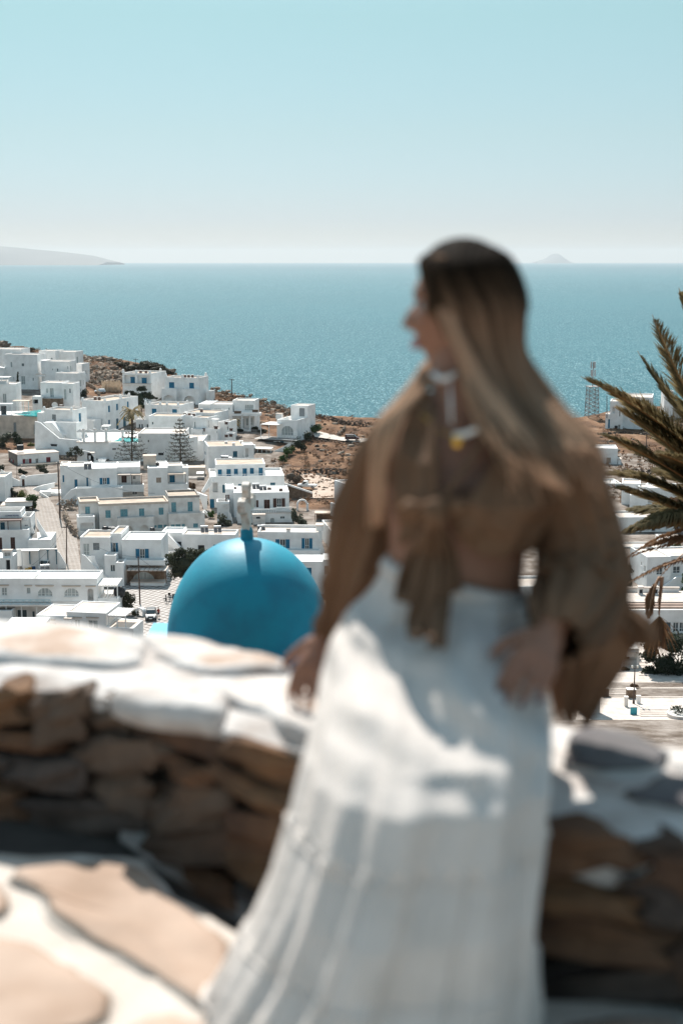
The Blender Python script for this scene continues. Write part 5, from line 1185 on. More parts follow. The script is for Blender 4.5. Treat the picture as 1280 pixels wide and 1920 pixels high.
def pole(key, px, yb, yt, label, arm=True, Y=None, r=.14, pxt=None, arms=1.0):
    Y = Y or DY(yb); B = at(px, yb, Y); T = at(pxt or px, yt, Y); e_ = empty('utility_pole', B, .4, label, 'pole'); H = T.z - B.z; dx = T.x - B.x
    q = Matrix.Rotation(-.4, 3, 'Z') @ Vector((dx, 0, H)); MB().tube([(0, 0, -1), tuple(q)], [r, r * .7], 8).build('shaft', POLE, e_)
    if arm:
        MB().box(q.x - arms, q.x + arms, q.y - .06, q.y + .06, H - .45, H - .32).build('crossarm', POLE, e_)
        for x in (-.9, -.45, .45, .9): MB().lathe([(.05, 0), (.07, .08), (.03, .2)], 6, (q.x + x * arms, q.y, H - .317)).build('insulator', GREY, e_)
    TOPS[key] = T
pole('a', 113, 972, 867, 'tall dark utility pole at the upper bend of the paved street', r=.2, pxt=109)
pole('b', 125, 1058, 985, 'utility pole in the middle of the paved street', r=.14)
pole('c', 263, 1134, 1044, 'dark utility pole standing on the square beside the bank', r=.14, pxt=259.5, arm=False)
pole('d', 118.5, 1196, 1150, 'grey utility pole with a crossarm in front of the small front house', Y=209, r=.13, arms=.75)
pole('e', 434.5, 742, 710, 'lone utility pole on the ridge above the sea', r=.2)
pole('f', 254.5, 695, 672, 'short pole in the scrub on the ridge', r=.13, Y=555)
pole('g', 1211, 850, 812, 'utility pole in the brown field under the palm fronds', r=.14)
pole('i', 1137, 778, 742, 'slim pole beside the modern house below the mast', r=.14, Y=450, arm=False); pole('j', 32, 900, 868, 'thin pole beside the arched garden gate', Y=372, r=.08, arm=False)
def wire(A, B, sag, label):
    pts = []
    for i in range(13): t = i / 12; P = A.lerp(B, t); P.z -= sag * 4 * t * (1 - t); pts.append(P)
    o = MB().tube(pts, .022, 4, False).build('power_line', BLACK); tag(o, label, 'cable')
for A, B, sg, lb in [(TOPS['a'], TOPS['b'], 1.2, 'cable sagging between the two poles along the paved street'), (TOPS['b'], TOPS['c'], 1.5, 'cable from the street pole down to the pole on the square'), (TOPS['a'], at(300, 925, 340), 2, 'cable from the tall street pole across the wide white house'),
    (TOPS['a'], at(32, 868, 372), 1.5, 'cable from the tall street pole to the thin pole by the garden gate'), (TOPS['e'], at(560, 752, 440), 2, 'cable from the ridge pole to the sea view house'), (TOPS['c'], at(340, 1075, 250), 1, 'cable from the pole on the square towards the flowering tree'), (TOPS['g'], at(1300, 830, 400), 1, 'cable leaving the field pole to the right edge'),
    (TOPS['b'], at(60, 1060, 260), .8, 'cable from the street pole over the yard')]: wire(A, B, sg, lb)
# lattice mast
B = at(1108, 794, 474); T = at(1108, 692, 474); H = T.z - B.z; e_ = empty('radio_mast', B, .2, 'lattice steel radio mast with antenna panels above the sea', 'mast'); k = MB(); MG = mat('mast_steel', (.28, .25, .24), .6, var=.2, scale=2)
w0 = 1.9; cs = [(-1, -1), (1, -1), (1, 1), (-1, 1)]; n = 9; H1 = H * .68
for i, (a, b) in enumerate(cs): MB().tube([(a * w0, b * w0, -1), (a * w0 * .8, b * w0 * .8, H1)], .11, 5).build('leg', MG, e_)
for l in range(n):
    z0, z1 = H1 * l / n, H1 * (l + 1) / n; s0, s1 = w0 * (1 - .2 * l / n), w0 * (1 - .2 * (l + 1) / n)
    for i in range(4):
        a, b = cs[i], cs[(i + 1) % 4]; k.tube([(a[0] * s0, a[1] * s0, z0), (b[0] * s1, b[1] * s1, z1)], .055, 4); k.tube([(b[0] * s0, b[1] * s0, z0), (a[0] * s1, a[1] * s1, z1)], .055, 4); k.tube([(a[0] * s1, a[1] * s1, z1), (b[0] * s1, b[1] * s1, z1)], .05, 4)
k.build('bracing', MG, e_, kind='stuff'); MB().box(-1.9, 1.9, -1.9, 1.9, H1 + .02, H1 + .15).build('platform', MG, e_); MB().tube([(0, 0, H1), (0, 0, H * 1.12)], .18, 6).build('top_pole', MG, e_)
for i in range(6):
    w = i * pi / 3; z = H * (1.08 if i % 2 else .93); x, y = .7 * cos(w), .7 * sin(w); MB().box(x - .2, x + .2, y - .15, y + .15, z - 1.2, z + 1.0).build('antenna_panel', METAL, e_)
# street lamp, square things
def lamp_post(px, yb, yt, Y, label):
    B = at(px, yb, Y); H = at(px, yt, Y).z - B.z; e_ = empty('street_lamp', B, 0, label, 'street lamp'); MB().lathe([(.16, -.4), (.16, .3), (.09, .4), (.08, H * .7), (.05, H - .3)], 8).build('post', POLE, e_)
    for x in (-.35, .35): MB().lathe([(.03, 0), (.11, .1), (.15, .32), (.03, .42)], 8, (x, 0, H - .35)).build('lantern', mat('frosted_lantern_glass', (.7, .68, .62), .4), e_)
    MB().box(-.36, .36, -.03, .03, H - .42, H - .36).build('arm', POLE, e_)
lamp_post(1187, 1318, 1248, 178, 'tall dark lamp post standing on the paved square at the lower right'); lamp_post(1180.5, 1108, 1074, 246, 'small street lamp in front of the dark shrub at the right')
def box_thing(name, label, cat, px0, py0, px1, py1, Y, d, m, extra=None):
    A = at(px0, py1, Y); B = at(px1, py0, Y); e_ = empty(name, (A.x, Y, A.z), 0, label, cat); MB().box(0, B.x - A.x, 0, d, -.4, B.z - A.z).build('body', m, e_); MB().box(-.05, B.x - A.x + .05, -.05, d + .05, B.z - A.z + .003, B.z - A.z + .08).build('cap', extra or WHITE, e_); return e_
box_thing('pillar', 'white square pillar beside the lamp post on the square', 'pillar', 1170, 1308, 1177, 1327, 176, .5, WHITE2, ROOFW); box_thing('planter', 'brown walled planter with white rim on the square', 'planter', 1175, 1294, 1192, 1305, 181, .9, STONE, ROOFW)
box_thing('planter', 'dark planter box at the foot of the plaza steps', 'planter', 1127, 1292, 1141, 1303, 182, 1, mat('planter_brown', (.13, .09, .07), .9), CONC); box_thing('pillar', 'white pillar next to the dark bollard on the square', 'pillar', 1193, 1306, 1200.5, 1316, 178, .4, WHITE, ROOFW)
box_thing('gate_house', 'tall pale pillar wall at the left edge of the square behind the sleeve', 'wall', 1085, 1264, 1126, 1350, 172, 1.5, WHITE2, CREAM)
B = at(1187, 1341, 171.5); e_ = empty('awning_sign', B, 0, 'turquoise and white panel hanging low in front of the square', 'sign'); MB().box(-.42, .42, 0, .08, 0, 1.0).build('panel', mat('turquoise_panel', (.05, .33, .40), .5), e_); MB().box(-.46, .46, -.02, .1, 1.003, 1.15).build('rim', WHITE, e_)
def steps(px0, px1, ys, label, m):
    e_ = empty('stone_steps', gp(px0, ys[-1]), 0, label, 'steps')
    for i, y in enumerate(ys):
        A = gp(px0, y) - e_.location; Bx = gp(px1, y) - e_.location; MB().box(A.x, Bx.x, A.y, A.y + .45, A.z - .4, A.z + .17).build('step', m, e_)
steps(1128, 1174, [1303, 1299, 1295], 'pair of wide pale steps left of the planter on the square', PAVE2); steps(1201, 1290, [1293, 1310], 'long low kerb steps crossing the square at the right', PAVE2)
steps(1200, 1262, [1345, 1341, 1337, 1333], 'flight of shaded steps at the bottom right of the square', PAVE2); steps(1197, 1218, [1268, 1262, 1256, 1250, 1244, 1238], 'pale stair climbing beside the corner shop under the tree', PAVE2)
MB2 = MB(); B = at(1275, 1343, 170); e_ = empty('planter', B, 0, 'round stone planter at the right edge of the square', 'planter'); MB().lathe([(1.6, -.4), (1.7, .45), (1.5, .5), (1.4, .4)], 24).build('basin', WHITE2, e_); kk = MB(); crown(kk, (0, 0, .7), (1.3, 1.3, .5), 300, .15, 2); kk.build('plants', L_DARK, e_, kind='stuff')
# ------------------------------------------------------------------ vehicles and the passer-by
def car(label, P, rz, body, L=4.1, W=1.75, Hh=1.5, van=False, name='parked_car', pick=False):
    e_ = empty(name, P, rz, label, 'truck' if pick else ('van' if van else 'car')); w = W / 2
    # profile along +x (front)
    if pick: prof = [(-L/2, .45), (-L/2, 1.0), (-.1, 1.0), (-.1, 1.85), (.9, 1.85), (1.35, 1.15), (L/2, 1.0), (L/2, .4)]
    elif van: prof = [(-L/2, .35), (-L/2, 1.3), (-L/2 + .15, Hh + .25), (.55, Hh + .25), (1.2, 1.1), (L/2 - .05, .95), (L/2, .4)]
    else: prof = [(-L/2, .35), (-L/2 + .02, .95), (-L/2 + .35, Hh), (.25, Hh), (.95, .98), (L/2 - .15, .85), (L/2, .4)]
    k = MB(); n = len(prof)
    def ins(z): return .0 if z < 1.02 else .16
    for s_ in (-1, 1):
        for (x, z) in prof: k.v.append((x, s_ * (w - ins(z)), z))
    k.f.append(tuple(range(n))); k.f.append(tuple(range(2 * n - 1, n - 1, -1)))
    for i in range(n): j = (i + 1) % n; k.f.append((i, i + n, j + n, j))
    o = k.build('body', body, e_); bv = o.modifiers.new('b', 'BEVEL'); bv.width = .07; bv.segments = 2
    tyre = MB().tube([(0, -.1, 0), (0, .1, 0)], .33, 14).mesh('wheel', BLACK); rim = MB().tube([(0, -.11, 0), (0, .11, 0)], .2, 10).mesh('rim', METAL)
    for x in (-L * .31, L * .31):
        for s_ in (-1, 1):
            q = bpy.data.objects.new('wheel', tyre); COL.objects.link(q); q.parent = e_; q.location = (x, s_ * (w - .07), .33); r_ = bpy.data.objects.new('rim', rim); COL.objects.link(r_); r_.parent = q
    GL = mat('car_glass', (.03, .045, .05), .08, var=.1, spec=.7)
    if pick: fx0, fz0, fx1, fz1 = 1.3, 1.2, .94, 1.8
    elif van: fx0, fz0, fx1, fz1 = 1.16, 1.15, .6, Hh + .19
    else: fx0, fz0, fx1, fz1 = .9, 1.02, .3, Hh - .05
    MB().prism([(fx0 + .03, -w + .2, fz0), (fx0 + .03, w - .2, fz0), (fx1 + .03, w - .22, fz1), (fx1 + .03, -w + .22, fz1)], (.02, 0, .02)).build('windscreen', GL, e_)
    for s_ in (-1, 1):
        y = s_ * (w - .13); x0 = -.05 if pick else -L/2 + .45; MB().prism([(x0, y + s_ * .02, 1.05), (fx0 - .2, y + s_ * .02, 1.05), (fx1 - .05, s_ * (w - .14), fz1 - .08), (x0 + .12, s_ * (w - .14), fz1 - .08)], (0, s_ * .012, 0)).build('side_window', GL, e_)
        MB().box(L/2 - .12, L/2 + .012, s_ * (w - .42), s_ * (w - .12), .62, .8).build('headlight', mat('headlight_glass', (.75, .75, .75), .2), e_); MB().box(.75, .9, s_ * (w - .02), s_ * (w + .16), .98, 1.12).build('wing_mirror', body, e_)
    MB().box(L/2 - .05, L/2 + .025, -.26, .26, .42, .53).build('number_plate', mat('plate_white', (.8, .8, .78), .5), e_); MB().box(L/2 - .05, L/2 + .02, -w + .25, w - .25, .32, .41).build('grille', BLACK, e_)
    return e_
car('small dark grey car parked nose forward on the square', gp(283.5, 1161, .12), radians(-84), mat('grey_car_paint', (.035, .04, .045), .4, var=.05, spec=.5), 3.9, 1.72, 1.55)
car('dark red van driving along the country lane above the field', gp(660, 829, .6), radians(-8), mat('maroon_car_paint', (.06, .015, .02), .3, var=.1), 4.3, 1.75, 1.55, True, 'red_van')
car('pale blue car half hidden by pampas grass on the ridge', gp(188, 737, .1), radians(-165), mat('pale_blue_car_paint', (.45, .55, .62), .3, var=.05), 3.9, 1.7, 1.45)
car('white pickup truck parked in the dirt yard', gp(576, 918, .4), radians(168), mat('white_car_paint', (.7, .7, .68), .4, var=.05), 4.9, 1.75, 1.6, name='pickup_truck', pick=True)
car('white van parked in the yard behind the front building', gp(86, 1068, .1), radians(-95), mat('white_car_paint', (.7, .7, .68), .4), 4.2, 1.7, 1.5, True, 'white_van')
def passer(P):
    e_ = empty('person', P, 0, 'person in a red top and dark shorts walking on the square beside the parked car', 'person')
    SK = mat('passer_skin', (.42, .24, .17), .6)
    me = bpy.data.meshes.new('body'); V = [(0, 0, .88), (0, 0, 1.15), (0, 0, 1.42), (0, 0, 1.52), (0, 0, 1.68), (-.09, 0, .85), (-.11, -.04, .47), (-.12, .02, .06), (-.12, -.12, .04), (.09, 0, .85), (.11, .08, .47), (.12, .16, .08), (.12, .04, .04), (-.18, 0, 1.4), (-.24, .02, 1.12), (-.25, -.1, .88), (.18, 0, 1.4), (.24, .02, 1.12), (.25, -.1, .88)]
    E = [(0, 1), (1, 2), (2, 3), (3, 4), (0, 5), (5, 6), (6, 7), (7, 8), (0, 9), (9, 10), (10, 11), (11, 12), (2, 13), (13, 14), (14, 15), (2, 16), (16, 17), (17, 18)]
    me.from_pydata(V, E, []); R = [.14, .12, .13, .055, .1, .09, .06, .045, .04, .09, .06, .045, .04, .06, .045, .035, .06, .045, .035]; sk_body('body', me, R, SK, e_, 1)
    MB().lathe([(.17, .86), (.16, 1.1), (.2, 1.35), (.1, 1.46)], 12, sy=.7).build('shirt', mat('red_cotton', (.35, .04, .03), .9), e_); MB().lathe([(.2, .62), (.19, .8), (.17, .9)], 12, sy=.75).build('shorts', mat('dark_cotton', (.03, .03, .035), .9), e_); MB().blob((0, .02, 1.70), (.11, .12, .12), 8, .05).build('hair', BROWN, e_, smooth=True)
def sk_body(name, me, R, m, parent, lv=2, rootv=0):
    o = bpy.data.objects.new(name, me); COL.objects.link(o); me.materials.append(m)
    if parent is not None: o.parent = parent
    md = o.modifiers.new('skin', 'SKIN'); sv = me.skin_vertices[0].data if me.skin_vertices else None
    if sv is None:
        bm = bmesh.new(); bm.from_mesh(me); bm.verts.layers.skin.verify(); bm.to_mesh(me); bm.free(); sv = me.skin_vertices[0].data
    for i, r in enumerate(R): sv[i].radius = (r, r) if not isinstance(r, tuple) else r
    sv[rootv].use_root = True; md.use_smooth_shade = True; sb = o.modifiers.new('sub', 'SUBSURF'); sb.levels = lv; sb.render_levels = lv
    return o
passer(gp(297.5, 1160, .12))
# yard clutter and cafe furniture
for i, (x, y, w, hh, c, lab) in enumerate([(64, 1067, 8, 5, (.03, .09, .22), 'blue crate stack in the yard'), (57, 1069, 7, 4, (.55, .30, .05), 'left orange crate in the yard'), (51, 1070, 6, 3, (.6, .36, .05), 'yellow crate lying in the yard'), (104, 1060, 6, 12, (.01, .08, .12), 'tall dark blue rack at the right end of the yard'), (108, 1066, 5, 3, (.55, .12, .05), 'small orange box beside the dark blue rack'), (38, 1068, 10, 6, (.35, .33, .31), 'grey rubbish heap beside the outhouse')]):
    P = gp(x, y, .1); sc = F / P.y; e_ = empty('crate', P, .2 * i, lab, 'crate'); c_ = mat('crate_paint_%s' % i, c, .6); W_, H_ = w / sc, hh / sc
    MB().box(-W_ / 2, W_ / 2, -.4, .4, -.2, H_ * .47).build('lower_box', c_, e_); MB().box(-W_ / 2.2, W_ / 2.2, -.36, .38, H_ * .49, H_).build('upper_box', c_, e_)
for i, (x, y) in enumerate([(318, 1128), (326, 1124), (322, 1134)]):
    P = gp(x, y, .15); e_ = empty('cafe_table', P, i, ['left', 'back', 'front'][i] + ' dark cafe table beside the blue dome', 'table', 'cafe tables on the square'); MB().lathe([(.35, .72), (.35, .76)], 14).build('top', BLACK, e_); MB().lathe([(.22, 0), (.04, .05), (.04, .718)], 8).build('stand', BLACK, e_)
    for s_ in (-1, 1):
        c_ = empty('cafe_chair', P + Vector((s_ * .8, .2, 0)), i + s_, ('left' if s_ < 0 else 'right') + ' chair of the ' + ['left', 'back', 'front'][i] + ' cafe table', 'chair', 'cafe chairs on the square'); MB().box(-.22, .22, -.22, .22, .42, .46).build('seat', BLACK, c_); MB().box(-.22, .22, .19, .22, .5, .95).build('backrest', BLACK, c_)
        for a in (-.19, .19):
            for b in (-.19, .19): MB().box(a - .02, a + .02, b - .02, b + .02, 0, .418).build('leg', BLACK, c_)
# ------------------------------------------------------------------ chapel with the blue dome
DOME = mat('blue_dome_paint', (0.006, 0.27, 0.375), 0.55, scale=2.2, detail=8, col2=(0.010, 0.205, 0.30), thr=(.38,.60), bump=.0012, bscale=25, spec=.4)
YD = 16.0; sD = F / YD
Ct = at(463, 1010, YD); Ra, Rb = 0.935, 1.20; zc = Ct.z - Rb
ch = empty('chapel', (Ct.x, YD, zc), 0, 'small chapel with a bright blue dome and a pale stone cross just beyond the parapet', 'chapel')
prof = [(Ra, -.35)] + [(Ra * cos(t) ** 0.93, Rb * sin(t)) for t in [pi / 2 * i / 28 for i in range(28)]] + [(.02, Rb)]
MB().lathe(prof, 72).build('dome', DOME, ch, smooth=True)
zf = at(463, 1168, 17.3).z - zc
MB().box(-1.27, 1.27, -1.25, 1.3, zf - .3, zf).build('dome_base', mat('sky_blue_paint', (0.10, 0.36, 0.50), .7, scale=2), ch)
MB().box(-1.23, 1.23, -1.2, 1.27, zf - 5, zf - .303).build('wall', WHITE, ch)
MB().lathe([(.075, 0), (.07, .12), (.05, .16)], 14, (0, 0, Rb - .02)).build('finial_neck', DOME, ch)
cr = empty('x', (0, 0, 0)); bpy.data.objects.remove(cr)
CRS = mat('weathered_cross_stone', (0.78, 0.71, 0.63), .9, scale=8, col2=(.40, .26, .17), thr=(.28, .50), bump=.012, bscale=30)
H_ = at(463, 903, YD).z - Ct.z; k = MB()
def ex(pts2, ang, th=.09):
    d = Vector((cos(ang), sin(ang), 0)); nrm = Vector((-sin(ang), cos(ang), 0)); P = [d * x + Vector((0, 0, z)) - nrm * th / 2 for x, z in pts2]; k.prism(P, nrm * th)
w = .050; zb = Rb + .1; zt = Rb + H_; zm = Rb + H_ * .62; al = .21
out = [(-w, zb), (w, zb), (w, zm - .06)] + [(al - .06, zm - .05), (al - .03, zm - .10), (al + .05, zm - .06), (al + .06, zm), (al + .05, zm + .06), (al - .03, zm + .10), (al - .06, zm + .05)] + [(w, zm + .06), (w, zt - .12), (w + .02, zt - .09), (w + .015, zt - .03), (0, zt)]
out += [(-x, z) for x, z in out[-2:2:-1]]
ex(out, radians(80)); cro = k.build('cross', CRS, ch); bv = cro.modifiers.new('b', 'BEVEL'); bv.width = .012; bv.segments = 2

# ------------------------------------------------------------------ terrace floor and parapet
ZT = 0.31
LIME = mat('limewashed_joint', (0.54, 0.485, 0.435), .95, scale=6, col2=(.42, .36, .31), thr=(.25, .6), bump=.006, bscale=30)
FLAG = mat('tan_flagstone', (0.44, 0.335, 0.27), .9, scale=5, detail=9, col2=(.29, .20, .145), thr=(.3, .7), bump=.006, bscale=14)
SLABT = mat('coping_stone_top', (0.38, 0.28, 0.22), .9, scale=8, col2=(.56, .51, .47), thr=(.38, .60), bump=.008, bscale=20)
SLATE = mat('grey_slate_top', (0.13, 0.12, 0.12), .85, scale=6, col2=(.09, .08, .085), bump=.008, bscale=20)  # slate, darkened further to carry the woman's shadow on the coping
WASH = mat('thick_limewash', (0.54, 0.515, 0.495), .95, scale=9, col2=(.34, .29, .26), thr=(.30, .58), bump=.012, bscale=24)
STN = [mat('rust_stone_%s' % n_, c, .9, scale=9, col2=c2, thr=(.3, .65), bump=.010, bscale=26) for n_, c, c2 in (('umber', (.11, .062, .040), (.045, .028, .02)), ('ochre', (.185, .10, .052), (.08, .043, .026)), ('grey', (.10, .075, .062), (.045, .034, .03)), ('sienna', (.155, .082, .046), (.065, .035, .024)), ('dun', (.135, .092, .066), (.06, .042, .032)))]
MORT = mat('dark_mortar', (0.09, 0.065, 0.05), .98, scale=12, col2=(.035, .025, .02), bump=.02, bscale=30)
fl = MB()
EDGE = [(-700, 1588), (-300, 1596), (0, 1600), (60, 1604), (150, 1603), (200, 1612), (268, 1614), (290, 1636), (325, 1682), (380, 1712), (440, 1748), (520, 1790), (700, 1838), (850, 1868), (1000, 1880), (1280, 1886), (1700, 1900)]
EP = []
for (x0, y0), (x1, y1) in zip(EDGE, EDGE[1:]):
    for j in range(6): p_ = on_z(x0 + (x1 - x0) * j / 6, y0 + (y1 - y0) * j / 6, 0); p_.y += .02 * noise.noise(p_ * 9); EP.append(p_)
fl.prism([(-3.4, -9, 0), (3.6, -9, 0)] + [tuple(p_) for p_ in EP[::-1]], (0, 0, -.06)); o = fl.build('terrace_floor', LIME); o['kind'] = 'structure'
ZB = [(-520, .02), (-160, .02), (225, .0), (410, -.085), (600, -.12), (820, -.10), (1020, -.06), (1280, -.045), (1560, -.045)]
G0 = [on_z(x, y, .31) for x, y in [(-520, 1240), (-160, 1254), (225, 1288), (410, 1335), (600, 1385), (820, 1455), (1020, 1512), (1280, 1556), (1560, 1600)]]
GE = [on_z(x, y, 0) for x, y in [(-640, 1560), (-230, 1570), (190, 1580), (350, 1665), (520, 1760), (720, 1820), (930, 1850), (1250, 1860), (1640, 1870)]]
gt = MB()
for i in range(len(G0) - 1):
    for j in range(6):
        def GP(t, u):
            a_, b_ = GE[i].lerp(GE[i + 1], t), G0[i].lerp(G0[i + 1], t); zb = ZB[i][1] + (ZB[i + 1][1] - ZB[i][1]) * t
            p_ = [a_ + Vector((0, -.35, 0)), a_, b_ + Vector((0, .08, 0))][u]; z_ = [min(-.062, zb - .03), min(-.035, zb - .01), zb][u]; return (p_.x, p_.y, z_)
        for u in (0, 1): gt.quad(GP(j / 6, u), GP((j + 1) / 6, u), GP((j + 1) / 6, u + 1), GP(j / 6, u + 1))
g_ = gt.build('shaded_gutter', mat('shade_dark_cement', (0.085, 0.072, 0.063), .95, scale=5, col2=(.045, .038, .034), bump=.006)); g_['kind'] = 'structure'  # cement darkened to carry the parapet's shade, reaching out to the sunlit edge
def slab(name, pts, z, th, parent, mtop, mside, rim=.03, seed=0, world=False, jit=.008, drop=0):
    P = [Vector(p) if world else on_z(p[0], p[1], z) for p in pts]; out = []; rnd = random.Random(seed)
    n = len(P)
    for i in range(n):
        a, b = P[i], P[(i + 1) % n]; m_ = max(2, int((b - a).length / .035))
        for j in range(m_): out.append(a.lerp(b, j / m_))
    for _ in range(2): out = [(out[i - 1] + out[i] * 2 + out[(i + 1) % len(out)]) / 4 for i in range(len(out))]
    out = [p + Vector((noise.noise(p * 9 + Vector((seed, 0, 0))), noise.noise(p * 9 + Vector((0, seed, 5))), 0)) * jit * 2.5 + Vector((noise.noise(p * 30 + Vector((seed, 0, 0))), noise.noise(p * 30 + Vector((0, seed, 5))), 0)) * jit * 1.2 for p in out]
    c = sum(out, Vector()) / len(out); N_ = len(out); v = []; f = []
    lv = [(0, -th), (-.004, -th * .55), (.004, -.010), (.014, -.002), (rim, .0), (rim + .02, .003 - drop)]
    for ins, dz in lv:
        for p in out:
            d = (c - p); L = d.length; q = p + d.normalized() * min(ins, L * .6); zz = z + dz + (noise.noise(q * 7 + Vector((seed, seed, 0))) * .010 if dz > -th else 0); v.append((q.x, q.y, zz))
    K = len(lv)
    for r in range(K - 1):
        for i in range(N_): j = (i + 1) % N_; f.append((r * N_ + i, r * N_ + j, (r + 1) * N_ + j, (r + 1) * N_ + i))
    base = (K - 1) * N_; v2 = []
    for s_ in (.66, .33):
        b0 = len(v)
        for i in range(N_):
            q = c + (Vector(v[(K - 1) * N_ + i]) - c) * s_; q.z = z + .003 - drop + noise.noise(q * 9 + Vector((0, seed, 0))) * .010; v.append(tuple(q))
        for i in range(N_): j = (i + 1) % N_; f.append((base + i, base + j, b0 + j, b0 + i))
        base = b0
    v.append((c.x, c.y, z + .004 - drop)); nn = len(v) - 1
    for i in range(N_): f.append((base + i, base + (i + 1) % N_, nn))
    f.append(tuple(range(N_ - 1, -1, -1)))
    me = bpy.data.meshes.new(name); me.from_pydata(v, [], f); me.materials.append(mside); me.materials.append(mtop); me.update()
    for i, p in enumerate(me.polygons): p.use_smooth = True; p.material_index = 1 if (K - 2) * N_ <= i < len(f) - 1 else 0
    o = bpy.data.objects.new(name, me); COL.objects.link(o)
    if parent is not None: o.parent = parent
    return o
floor = o
# flagstones of the terrace (parts of the floor)
FS = [[(8, 1628), (120, 1614), (225, 1609), (268, 1622), (300, 1668), (330, 1700), (440, 1762), (462, 1800), (425, 1905), (380, 1885), (290, 1830), (190, 1775), (80, 1700)],
      [(-160, 1765), (-40, 1735), (60, 1765), (150, 1810), (235, 1862), (215, 1905), (110, 1945), (-60, 1975), (-200, 1900)],
      [(-180, 1625), (-70, 1618), (-14, 1630), (18, 1690), (22, 1722), (-60, 1722), (-190, 1715)],
      [(200, 1940), (250, 1912), (320, 1888), (440, 1930), (480, 2010), (380, 2070), (200, 2060)],
      [(-120, 2000), (90, 1975), (165, 1990), (180, 2080), (60, 2150), (-120, 2120)],
      [(490, 1820), (560, 1815), (700, 1850), (820, 1875), (800, 1970), (600, 1990), (470, 1930)],
      [(1020, 1905), (1150, 1895), (1290, 1898), (1300, 1960), (1180, 1990), (1040, 1985)],
      [(850, 1890), (990, 1895), (1000, 1980), (900, 2000), (830, 1970)],
      [(1330, 1900), (1500, 1905), (1520, 2000), (1340, 1990)], [(-420, 1620), (-230, 1625), (-225, 1780), (-420, 1790)]]
for i, p in enumerate(FS): slab('flagstone', p, .012, .02, floor, FLAG, LIME, .012, i + 1, jit=.010)

FRONT = [(-520, 1240), (-160, 1254), (225, 1288), (410, 1335), (600, 1385), (820, 1455), (1020, 1512), (1280, 1556), (1560, 1600)]
BACK = [(-520, 1150), (-160, 1160), (250, 1176), (420, 1208), (540, 1236), (820, 1300), (1040, 1334), (1280, 1388), (1560, 1440)]
FW = [on_z(x, y, ZT) for x, y in FRONT]; BW = [on_z(x, y, ZT) for x, y in BACK]
wl = empty('parapet_wall', (FW[4].x, FW[4].y, 0), 0, 'low rubble stone parapet with thick whitewashed coping that the woman sits on', 'wall')
OFF = Vector(wl.location)
k = MB()
for i in range(len(FW) - 1):
    a, b, c, d = FW[i], FW[i + 1], BW[i + 1], BW[i]; zz = ZT - .05
    sh = Vector((0, .035, 0)); A, B = a + sh, b + sh
    def q(p, z): return (p.x - OFF.x, p.y - OFF.y, z)
    k.quad(q(A, -.2), q(B, -.2), q(B, zz), q(A, zz)); k.quad(q(c, -1.6), q(d, -1.6), q(d, zz), q(c, zz)); k.quad(q(A, zz), q(B, zz), q(c, zz), q(d, zz))
k.build('mortar_core', MORT, wl)
k = MB()                                                  # limewash bed under the coping stones
for i in range(len(FW) - 1):
    n = 10
    for j in range(n):
        t0, t1 = j / n, (j + 1) / n
        for (u0, u1) in ((0, .12), (.12, .5), (.5, .88), (.88, 1.0)):
            def P(t, u):
                p = FW[i].lerp(FW[i + 1], t).lerp(BW[i].lerp(BW[i + 1], t), u); z = ZT - .008 + .010 * noise.noise(p * 8) - (.018 if u in (0, 1.0) else 0); p = p + Vector((0, -.012 if u == 0 else (.02 if u == 1 else 0), 0)) + Vector((0, .02 * noise.noise(p * 11) if u in (0, 1.0) else 0, 0)); return (p.x - OFF.x, p.y - OFF.y, z)
            k.quad(P(t0, u0), P(t1, u0), P(t1, u1), P(t0, u1))
        def E(t, z, u=0): p = Vector(P(t, u)); return (p.x, p.y + (.01 if z < ZT - .05 else 0), z + .02 * noise.noise(p * 14) + (-.03 * max(0, noise.noise(p * 5 + Vector((3, 3, 3)))) if z < ZT - .05 else 0))
        dr0, dr1 = [.05 + .05 * max(0, min(1, (i + t_ - 3) / 3)) + .03 * noise.noise(Vector(((i + t_) * 2.3, 0, 7))) for t_ in (t0, t1)]; k.quad(E(t0, ZT - dr0), E(t1, ZT - dr1), P(t1, 0), P(t0, 0)); k.quad(E(t1, ZT - .08, 1.0), E(t0, ZT - .08, 1.0), P(t0, 1.0), P(t1, 1.0))
lb = k.build('limewash_bed', WASH, wl, smooth=True)
def sl(pts, mt, z=ZT + .012, th=.055, rim=.035, seed=0, name='coping_stone', jit=.01, drop=0):
    o = slab(name, pts, z, th, wl, mt, WASH, rim, seed, jit=jit, drop=drop); o.location = (-OFF.x, -OFF.y, 0); return o
sl([(-340, 1165), (-100, 1160), (110, 1160), (235, 1182), (292, 1208), (268, 1232), (200, 1243), (60, 1234), (-100, 1230), (-340, 1224)], SLABT, seed=1, th=.06, rim=.06)
sl([(262, 1178), (330, 1186), (430, 1208), (545, 1236), (548, 1252), (440, 1252), (330, 1240), (292, 1222)], SLABT, seed=2, rim=.03, th=.05)
sl([(212, 1282), (268, 1248), (395, 1262), (438, 1325), (405, 1338), (300, 1318), (222, 1302)], WASH, seed=3, th=.055)
sl([(400, 1284), (450, 1262), (600, 1268), (660, 1300), (650, 1385), (600, 1378), (520, 1342), (415, 1300)], SLABT, seed=4, th=.06, rim=.028)
sl([(670, 1305), (820, 1312), (990, 1345), (1000, 1440), (830, 1440), (670, 1388)], SLABT, seed=5)
sl([(1046, 1402), (1080, 1362), (1170, 1362), (1252, 1392), (1248, 1440), (1170, 1456), (1050, 1442)], SLATE, seed=6, rim=.004, z=ZT + .004, th=.04)
sl([(1160, 1480), (1260, 1448), (1400, 1470), (1420, 1520), (1290, 1520), (1180, 1505)], SLATE, seed=7, rim=.004, z=ZT + .004, th=.04)
